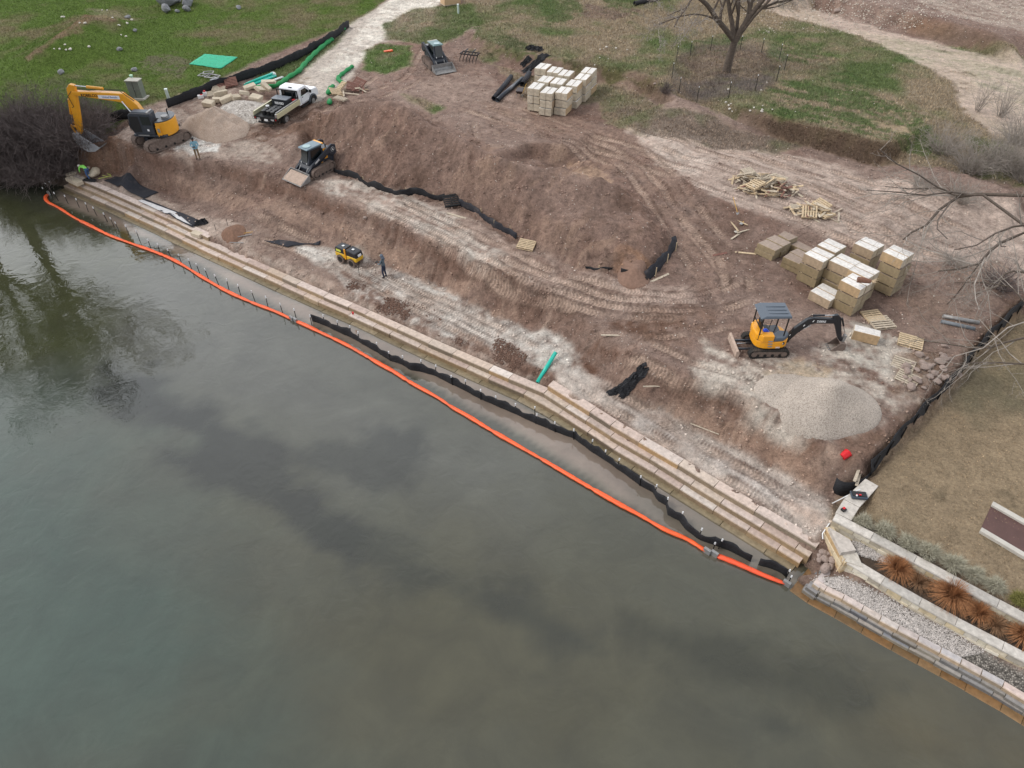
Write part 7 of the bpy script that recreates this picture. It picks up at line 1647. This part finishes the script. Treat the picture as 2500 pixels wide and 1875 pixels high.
# ring of posts and mesh round the oak
ring = [(1651,150),(1640,192),(1657,228),(1701,250),(1778,240),(1843,222),(1895,200),(1914,172),(1902,145),(1858,131),(1806,124),(1734,124),(1684,138)]
rg = thing('tree_guard_fence', ob_, 'ring of thin dark posts and wire mesh round the bare oak', 'fence'); RP = [GR(*q)-ob_ for q in ring]
for p in RP: mb = MB(); mb.box((p.x,p.y,p.z+.6), (.045,.045,1.3)); q = mb.build('post', M['stake'], rg); mb = MB(); mb.box((p.x,p.y,p.z+1.32), (.05,.05,.1)); mb.build('post_tip', M['white'], q)
m, n, l, p = nm('wire_mesh_panel'); tc = n.new('ShaderNodeTexCoord'); br = n.new('ShaderNodeTexBrick'); br.offset = 0; br.inputs['Scale'].default_value = 9; br.inputs['Mortar Size'].default_value = .018; br.inputs['Brick Width'].default_value = .5; br.inputs['Row Height'].default_value = .5; br.inputs['Mortar'].default_value = (1,1,1,1); br.inputs['Color1'].default_value = (0,0,0,1); br.inputs['Color2'].default_value = (0,0,0,1)
l.new(tc.outputs['UV'], br.inputs['Vector']); l.new(br.outputs['Color'], p.inputs['Alpha']); p.inputs['Base Color'].default_value = lin(128,128,126)+(1,)
for i in range(len(RP)):
    a, b = RP[i], RP[(i+1) % len(RP)]; me = bpy.data.meshes.new('mesh_panel'); me.from_pydata([(a.x,a.y,a.z),(b.x,b.y,b.z),(b.x,b.y,b.z+1.15),(a.x,a.y,a.z+1.15)], [], [(0,1,2,3)]); me.materials.append(m); uv = me.uv_layers.new(name='UVMap'); w = (b-a).length
    for k, q in enumerate(((0,0),(w,0),(w,1.15),(0,1.15))): uv.data[k].uv = q
    o = bpy.data.objects.new('mesh_panel', me); COL.objects.link(o); o.parent = rg
# big trees on the left shore: their crowns are out of frame but mirror in the lake
def shore_tree(x, y, h, lean, label, seed, r=.5, sp=6.5, nl=9, maxd=4, kids=(9,7,5,3)):
    global rt; rt = np.random.default_rng(seed); z = hz_at(x, y); tr = [(0,0,.5),(lean[0]*.3,lean[1]*.3,h*.25),(lean[0]*.6,lean[1]*.6,h*.45)]; lm = []
    for k in range(nl):
        a = 2*math.pi*k/nl+rt.uniform(-.3,.3); q = rt.uniform(.5,1); lm.append(([(lean[0]*.6+sp*.3*q*math.cos(a), lean[1]*.6+sp*.3*q*math.sin(a), h*.58), (lean[0]*.8+sp*.7*q*math.cos(a), lean[1]+sp*.7*q*math.sin(a), h*(.70+.1*rt.random())), (lean[0]+sp*q*math.cos(a), lean[1]+sp*q*math.sin(a), h*(.82+.2*rt.random()*(1.3-q)))], r*.42))
    tree(Vector((x, y, z)), lm, r, label, maxd, kids, .46, .03, tr)
shore_tree(-43.9, 57.6, 21, (1.5,-1.0), 'tall bare tree on the left shore, the one nearer the steps', 11, .6, 8.2, 11)
shore_tree(-47.0, 56.0, 20, (.5,-1.0), 'tall bare tree at the far left edge of the shore', 12, .55, 7.5, 10)
# overhanging tree on the right
rt = np.random.default_rng(21)
tb = Vector((32.0, 27.5, hz_at(32.0,27.5))); t = thing('bare_tree', tb, 'overhanging bare tree reaching in from the right edge', 'tree'); TK, CR = Wood(), Wood()
TK.tube([np.array((0,0,-.3)), np.array((.1,.2,2)), np.array((0,1.0,4.5))], .42, .3, 12)
def ov(px, z0, z1, r0, root=(0,1.0,4.3), kids=(9,8,6), lenf=.34):
    n_ = len(px); P = [np.array(root, float)]+[np.array(U(x, y, z0+(z1-z0)*i/(n_-1))-tb) for i, (x, y) in enumerate(px)]; ramify(TK, CR, P, r0, r0*.3, 0, 3, kids, lenf, .16, .0, .006, (.5,1.1))
ov([(2520,478),(2384,474),(2339,481),(2294,511),(2260,551),(2226,567),(2205,585)], 8.2, 6.6, .13); ov([(2400,476),(2334,477),(2282,459),(2249,461),(2215,461),(2160,455)], 8.0, 7.4, .09, kids=(9,6,4))
ov([(2520,560),(2441,594),(2418,612),(2389,644),(2339,657),(2290,662)], 7.6, 6.2, .12); ov([(2520,548),(2475,553),(2430,570),(2384,599),(2330,610)], 7.8, 6.8, .09, kids=(8,5,4)); ov([(2520,668),(2475,662),(2452,669),(2436,700),(2380,720)], 6.8, 6, .08, kids=(9,6,4))
ov([(2520,760),(2470,700),(2400,690),(2330,690)], 6.6, 5.5, .06, kids=(9,6,4)); ov([(2520,820),(2452,836),(2418,849),(2361,847),(2271,834),(2240,822)], 5.5, 4.2, .07, kids=(7,4,3)); ov([(2520,890),(2441,885),(2373,885),(2300,900)], 5.6, 4.8, .06, kids=(8,5,3)); ov([(2520,780),(2460,800),(2400,850),(2330,870),(2280,935)], 5.8, 4.6, .05, kids=(8,5,3))
TK.build('trunk', M['bark'], t); CR.build('crown', M['twig'], t)
# twiggy shrubs
def shrub(px, h, w, n, label, seed, m='twig', group=None, rmin=.006, dens=3, base=None, name='bare_shrub', cat='shrub', fr=.2):
    global rt; rt = np.random.default_rng(seed); b = base or GR(*px); t = thing(name, b, label, cat, group=group); ST, TW = Wood(), Wood()
    for i in range(n):
        a = rt.uniform(0, 2*math.pi); q = math.sqrt(rt.random()); d = np.array((math.cos(a)*q*w/h*1.1, math.sin(a)*q*w/h*1.1, 1.0)); p = np.array((math.cos(a)*q*w*fr, math.sin(a)*q*w*fr, -.1))
        P = wander(p, d, h*rt.uniform(.55,1.1), 5, .18, -.02, .12); r = rt.uniform(.010,.03); ST.tube(P, r, rmin, 3)
        for j in range(dens):
            i2 = rt.integers(1, 5); Q = wander(P[i2], spread(P[i2]-P[i2-1], rt.uniform(.4,1.2)), h*rt.uniform(.15,.45), 3, .25); TW.tube(Q, rmin*1.4, rmin*.8, 3)
            if dens > 3:
                Q2 = wander(Q[1], spread(Q[1]-Q[0], rt.uniform(.4,1.2)), h*rt.uniform(.1,.25), 2, .25); TW.tube(Q2, rmin*1.1, rmin*.7, 3)
    ST.build('stems', M[m], t); TW.build('twigs', M[m], t); return t
for i, (q, h, w, n_, lb) in enumerate([((2385,270),3.4,1.0,26,'upright bare sapling beside the pink path'),((2440,285),3.2,1.1,30,'second bare sapling beside the pink path, to the right'),((2300,372),2.8,2.4,110,'grey bare bush on the green edge left of the saplings'),((2370,420),3.0,2.6,150,'dense grey bare bush below the saplings'),((2440,410),3.2,2.6,150,'dense grey bare bush right of centre in the thicket'),
        ((2500,440),3.4,2.8,150,'dense grey bare bush at the right edge of the thicket'),((2480,350),3.0,2.4,110,'upper grey bush of the thicket at the right edge'),((2250,455),1.6,1.8,60,'low grey bush hanging over the brown bank'),((2340,490),2.0,2.0,80,'low grey bush on the bank below the thicket'),((2440,700),1.8,2.2,110,'grey brushy clump lying on the site by the right fence'),((2330,640),1.0,1.6,60,'low tangle of twigs right of the limestone stacks'),((1625,225),1.2,.9,70,'dark bramble at the left foot of the tree guard fence')]):
    shrub(q, h, w, n_, lb, 40+i, 'twigd' if i in (9,11) else 'twig')
for i, (q, h, w, n_, lb) in enumerate([((30,405),3.4,3.6,420,'dark tangled brush at the far left shore'),((95,350),4.4,3.2,460,'tallest dark brush mound left of the excavator'),((120,420),3.0,3.2,420,'dark tangled brush leaning over the water by the boom end'),((190,352),3.6,2.8,380,'dark brush right behind the excavator bucket'),((20,350),3.6,3.2,340,'dark brush behind the far left shore brush'),((165,395),2.6,2.4,300,'low dark brush between the bucket and the steps'),((235,310),2.8,1.7,170,'thin grey brush between the excavator stick and the lawn'),((60,430),2.2,3.0,300,'low dark brush hanging over the water at the far left')]):
    shrub(q, h, w, n_, lb, 70+i, 'twigd', rmin=.009, dens=4, fr=.55)
# ornamental grasses, round shrubs
def tuft(name, base, h, w, n, label, m, cat, seed, group=None, droop=.72, wd=.014):
    rs = np.random.default_rng(seed); V, F = [], []
    for i in range(n):
        a = rs.uniform(0, 2*math.pi); lean = rs.uniform(.1, 1.0)*w; hh = h*rs.uniform(.6, 1.1); d = np.array((math.cos(a), math.sin(a), 0)); s = np.array((-math.sin(a), math.cos(a), 0))*wd; p0 = d*rs.uniform(0, w*.15); b = len(V)
        for k in range(4):
            f = k/3; q = p0+d*lean*f**1.4+np.array((0,0,hh*(f-droop*f**2.6*(lean/w)))); ww = s*(1-f*.85); V += [q-ww, q+ww]
        for k in range(3): F.append((b+2*k, b+2*k+1, b+2*k+3, b+2*k+2))
    o = newmesh(name, V, F, m); o.location = base; return tag(o, label, cat, group)
M['ograss'] = mat('orange_grass', (160,112,74), .8, var=.45, scale=9); M['rgrass'] = mat('dull_orange_grass', (140,108,80), .8, var=.4, scale=9); M['gshrub'] = mat('grey_shrub', (168,164,146), .9, var=.4, scale=9); M['yshrub'] = mat('yellow_green_shrub', (124,122,66), .9, var=.35, scale=9)
for i, (q, h, w, n_, m_, lb) in enumerate([((2187,1398),1.0,.85,900,'ograss','leftmost orange ornamental grass in the planter'),((2238,1428),.75,.6,420,'rgrass','smaller dull grass between the two big orange grasses'),((2318,1462),1.15,1.05,1500,'ograss','largest orange ornamental grass in the planter'),((2385,1503),.85,.75,700,'ograss','orange grass right of the largest one'),((2425,1530),.7,.7,500,'rgrass','dull brown grass right of the fourth orange grass'),((2492,1560),.95,.8,700,'ograss','orange grass at the right edge of the frame')]):
    tuft('ornamental_grass', U(*q,1.38), h, w, n_, lb, M[m_], 'ornamental grass', 90+i)
def round_shrub(q, r, label, i, m='gshrub'):
    base = U(*q,2.05); rs = np.random.default_rng(200+i); V, F = [], []
    for k in range(1500):
        d = rs.normal(0,1,3); d[2] = abs(d[2])+.05; d /= np.linalg.norm(d); a = np.cross(d, rs.normal(0,1,3)); a /= np.linalg.norm(a); lump = 1+.18*math.sin(5*d[0]+i)+.15*math.sin(7*d[1]); r0 = r*rs.uniform(.3,.9); r1 = r*rs.uniform(.85,1.12)*lump; b = len(V); d2 = d+rs.normal(0,.2,3)
        r0 *= .78; r1 *= .78; V += [d*r0*np.array((1,1,.9))-a*.010, d*r0*np.array((1,1,.9))+a*.010, d2*r1*np.array((1,1,.85))]; F.append((b,b+1,b+2))
    o = newmesh('round_shrub', V, F, M[m]); o.location = base; return tag(o, label, 'shrub', None)
for i, (q, r, m_, lb) in enumerate([((2108,1275),.5,'gshrub','first round grey shrub beside the concrete walk'),((2160,1298),.62,'gshrub','second round grey shrub from the concrete walk'),((2215,1328),.6,'gshrub','third round grey shrub from the concrete walk'),((2265,1350),.66,'gshrub','fourth round grey shrub from the concrete walk'),((2325,1380),.66,'gshrub','fifth round grey shrub along the upper terrace wall'),((2378,1406),.55,'gshrub','sixth, lower round shrub along the upper terrace wall'),((2428,1432),.55,'gshrub','seventh round shrub, near the right edge of the frame'),((2488,1466),.5,'yshrub','yellowish green round shrub at the right edge of the frame')]):
    round_shrub(q, r, lb, i, m_)
# ================================================================== ground cover no one could count
def bil(x, y):
    i = np.clip(np.searchsorted(GX, x)-1, 0, nx-2); j = np.clip(np.searchsorted(GY, y)-1, 0, ny-2); fx = (x-GX[i])/(GX[i+1]-GX[i]); fy = (y-GY[j])/(GY[j+1]-GY[j])
    return (HZ[i,j]*(1-fx)+HZ[i+1,j]*fx)*(1-fy)+(HZ[i,j+1]*(1-fx)+HZ[i+1,j+1]*fx)*fy
def scatter_tris(name, n, dens, mk, m, label, cat=None, seed=0):
    """many small blades or clods placed where dens(i, j) allows"""
    rs = np.random.default_rng(seed); V, F, C_ = [], [], []; dx = np.gradient(GX); dy = np.gradient(GY); A = dens*dx[:, None]*dy[None, :]; p = (A/A.sum()).ravel(); idx = rs.choice(A.size, n, p=p); I, Jj = np.unravel_index(idx, A.shape)
    x = GX[I]+rs.uniform(-.5,.5,n)*dx[I]; y = GY[Jj]+rs.uniform(-.5,.5,n)*dy[Jj]; z = bil(x, y); return rs, x, y, z, I, Jj
def mesh_from(V, F, name, m, cols=None, label=None):
    V = np.asarray(V, np.float32); F = np.asarray(F, np.int32); k = F.shape[1]; me = bpy.data.meshes.new(name); me.vertices.add(len(V)); me.vertices.foreach_set('co', V.ravel()); me.loops.add(F.size); me.loops.foreach_set('vertex_index', F.ravel()); me.polygons.add(len(F)); me.polygons.foreach_set('loop_start', np.arange(0, F.size, k, dtype=np.int32)); me.update()
    if cols is not None: at = me.attributes.new('col', 'FLOAT_COLOR', 'POINT'); at.data.foreach_set('color', np.concatenate([cols, np.ones((len(cols),1))], 1).astype(np.float32).ravel())
    me.materials.append(m); o = bpy.data.objects.new(name, me); COL.objects.link(o); return tag(o, label, None, None, 'stuff')
inview = (YY < 96) & (np.abs(XX) < 66) & (YY > 14)
M['grassblades'] = mat('grass_blades', (1,1,1), .9, var=.35, scale=3, attr='col'); M['clods'] = mat('clods', (1,1,1), .95, var=.25, scale=6, attr='col')
def blades(name, n, dens, h, w, tint, label, seed):
    rs, x, y, z, I, Jj = scatter_tris(name, n, dens*inview, None, None, label, seed=seed); a = rs.uniform(0, 2*np.pi, n); hh = h*rs.uniform(.4,1.3,n); ln = rs.uniform(-1,1,(n,2))*hh[:,None]*.8; ww = w*rs.uniform(.6,1.4,n)
    V = np.empty((n,3,3)); V[:,0] = np.stack([x-np.cos(a)*ww, y-np.sin(a)*ww, z-.02], 1); V[:,1] = np.stack([x+np.cos(a)*ww, y+np.sin(a)*ww, z-.02], 1); V[:,2] = np.stack([x+ln[:,0], y+ln[:,1], z+hh], 1)
    c = Cc[I, Jj]*(rs.uniform(.55,1.5,(n,1)))*np.array(tint); mesh_from(V.reshape(-1,3), np.arange(3*n).reshape(-1,3), name, M['grassblades'], np.repeat(c, 3, 0), label)
tD = soft(dT, 1.0)+.0; lD = soft(dL, 1.0); eD = soft(dE, .5)
blades('lawn_grass', 110000, lD*GRS, .10, .035, (1.3,1.32,1.2), 'short green grass of the left lawn', 1)
blades('meadow_grass', 120000, np.where(GRS > .5, 1, 0)*np.clip(GRS-lD-eD, 0, 1)*(.5+np.clip(steep, 0, 1)), .16, .032, (1.25,1.2,1.15), 'long dry and green grass of the upper terrace', 2)
blades('dry_lawn_grass', 60000, eD*GRS, .05, .03, (1.2,1.16,1.14), 'thin dry grass of the tan lawn', 3)
def clods(name, n, dens, s0, s1, col, label, seed, use_ground=True):
    rs, x, y, z, I, Jj = scatter_tris(name, n, dens*inview, None, None, label, seed=seed); base = np.array([(1,0,0),(-.5,.87,0),(-.5,-.87,0),(0,0,1.),(0,0,-.5)]); T = np.array([(0,1,3),(1,2,3),(2,0,3),(1,0,4),(2,1,4),(0,2,4)])
    s = s0*(s1/s0)**(rs.random(n)**2.2); V = base[None]*s[:,None,None]*(1+rs.uniform(-.35,.35,(n,5,3))); a = rs.uniform(0, 6.28, n); X_ = V[...,0]*np.cos(a)[:,None]-V[...,1]*np.sin(a)[:,None]; Y_ = V[...,0]*np.sin(a)[:,None]+V[...,1]*np.cos(a)[:,None]
    V = np.stack([X_+x[:,None], Y_+y[:,None], V[...,2]*.8+z[:,None]+s[:,None]*.15], -1); F = (T[None]+5*np.arange(n)[:,None,None]).reshape(-1,3)
    c = (Cc[I, Jj] if use_ground else np.array(lin(*col))[None])*rs.uniform(.85,1.3,(n,1)); mesh_from(V.reshape(-1,3), F, name, M['clods'], np.repeat(c, 5, 0), label)
earth = (1-calm)*(1-lake)*(HZ > .7)
clods('dirt_clods', 34000, earth*(.08+steep*.35+np.clip(fbm(XX, YY, .8, 3, 5)*2.4-.5, 0, 1)), .02, .13, None, 'loose clods of earth over the site and its banks', 4)
clods('pale_pebbles', 9000, earth*(.3+np.clip(n_md, 0, 1)), .02, .07, (206,196,186), 'pale pebbles strewn over the site', 5, False)
wet = soft(sdist([GB(*q) for q in [(1100,770),(1180,820),(1300,895),(1180,860),(1000,790),(880,715),(860,700),(950,740)]], XX, YY)-.2, .8)
clods('muddy_clods', 5000, wet*earth*np.clip(.3+2*fbm(XX, YY, .7, 3, 3), 0, 1)+1e-9, .02, .09, (112,88,76), 'dark wet clods pushed into a low ridge on the bench', 6, False)
gD = np.clip(GRV, 0, 1)
clods('strip_gravel', 16000, gD+1e-9, .02, .05, (190,184,180), 'coarse pale gravel of the planted strip', 7, False)
for nm_, cx, cy, r_, n_ in (('gravel_pile', None, None, 0, 0),): pass
if len([o for o in COL.objects if o.name.startswith('path_stones')]) == 0:
    clods('bank_stones', 5000, ((YY > 78) & (XX > 25))*(.3+steep*2)+1e-9, .04, .14, (200,190,178), 'pale stones along the far bank above the pink path', 8, False)
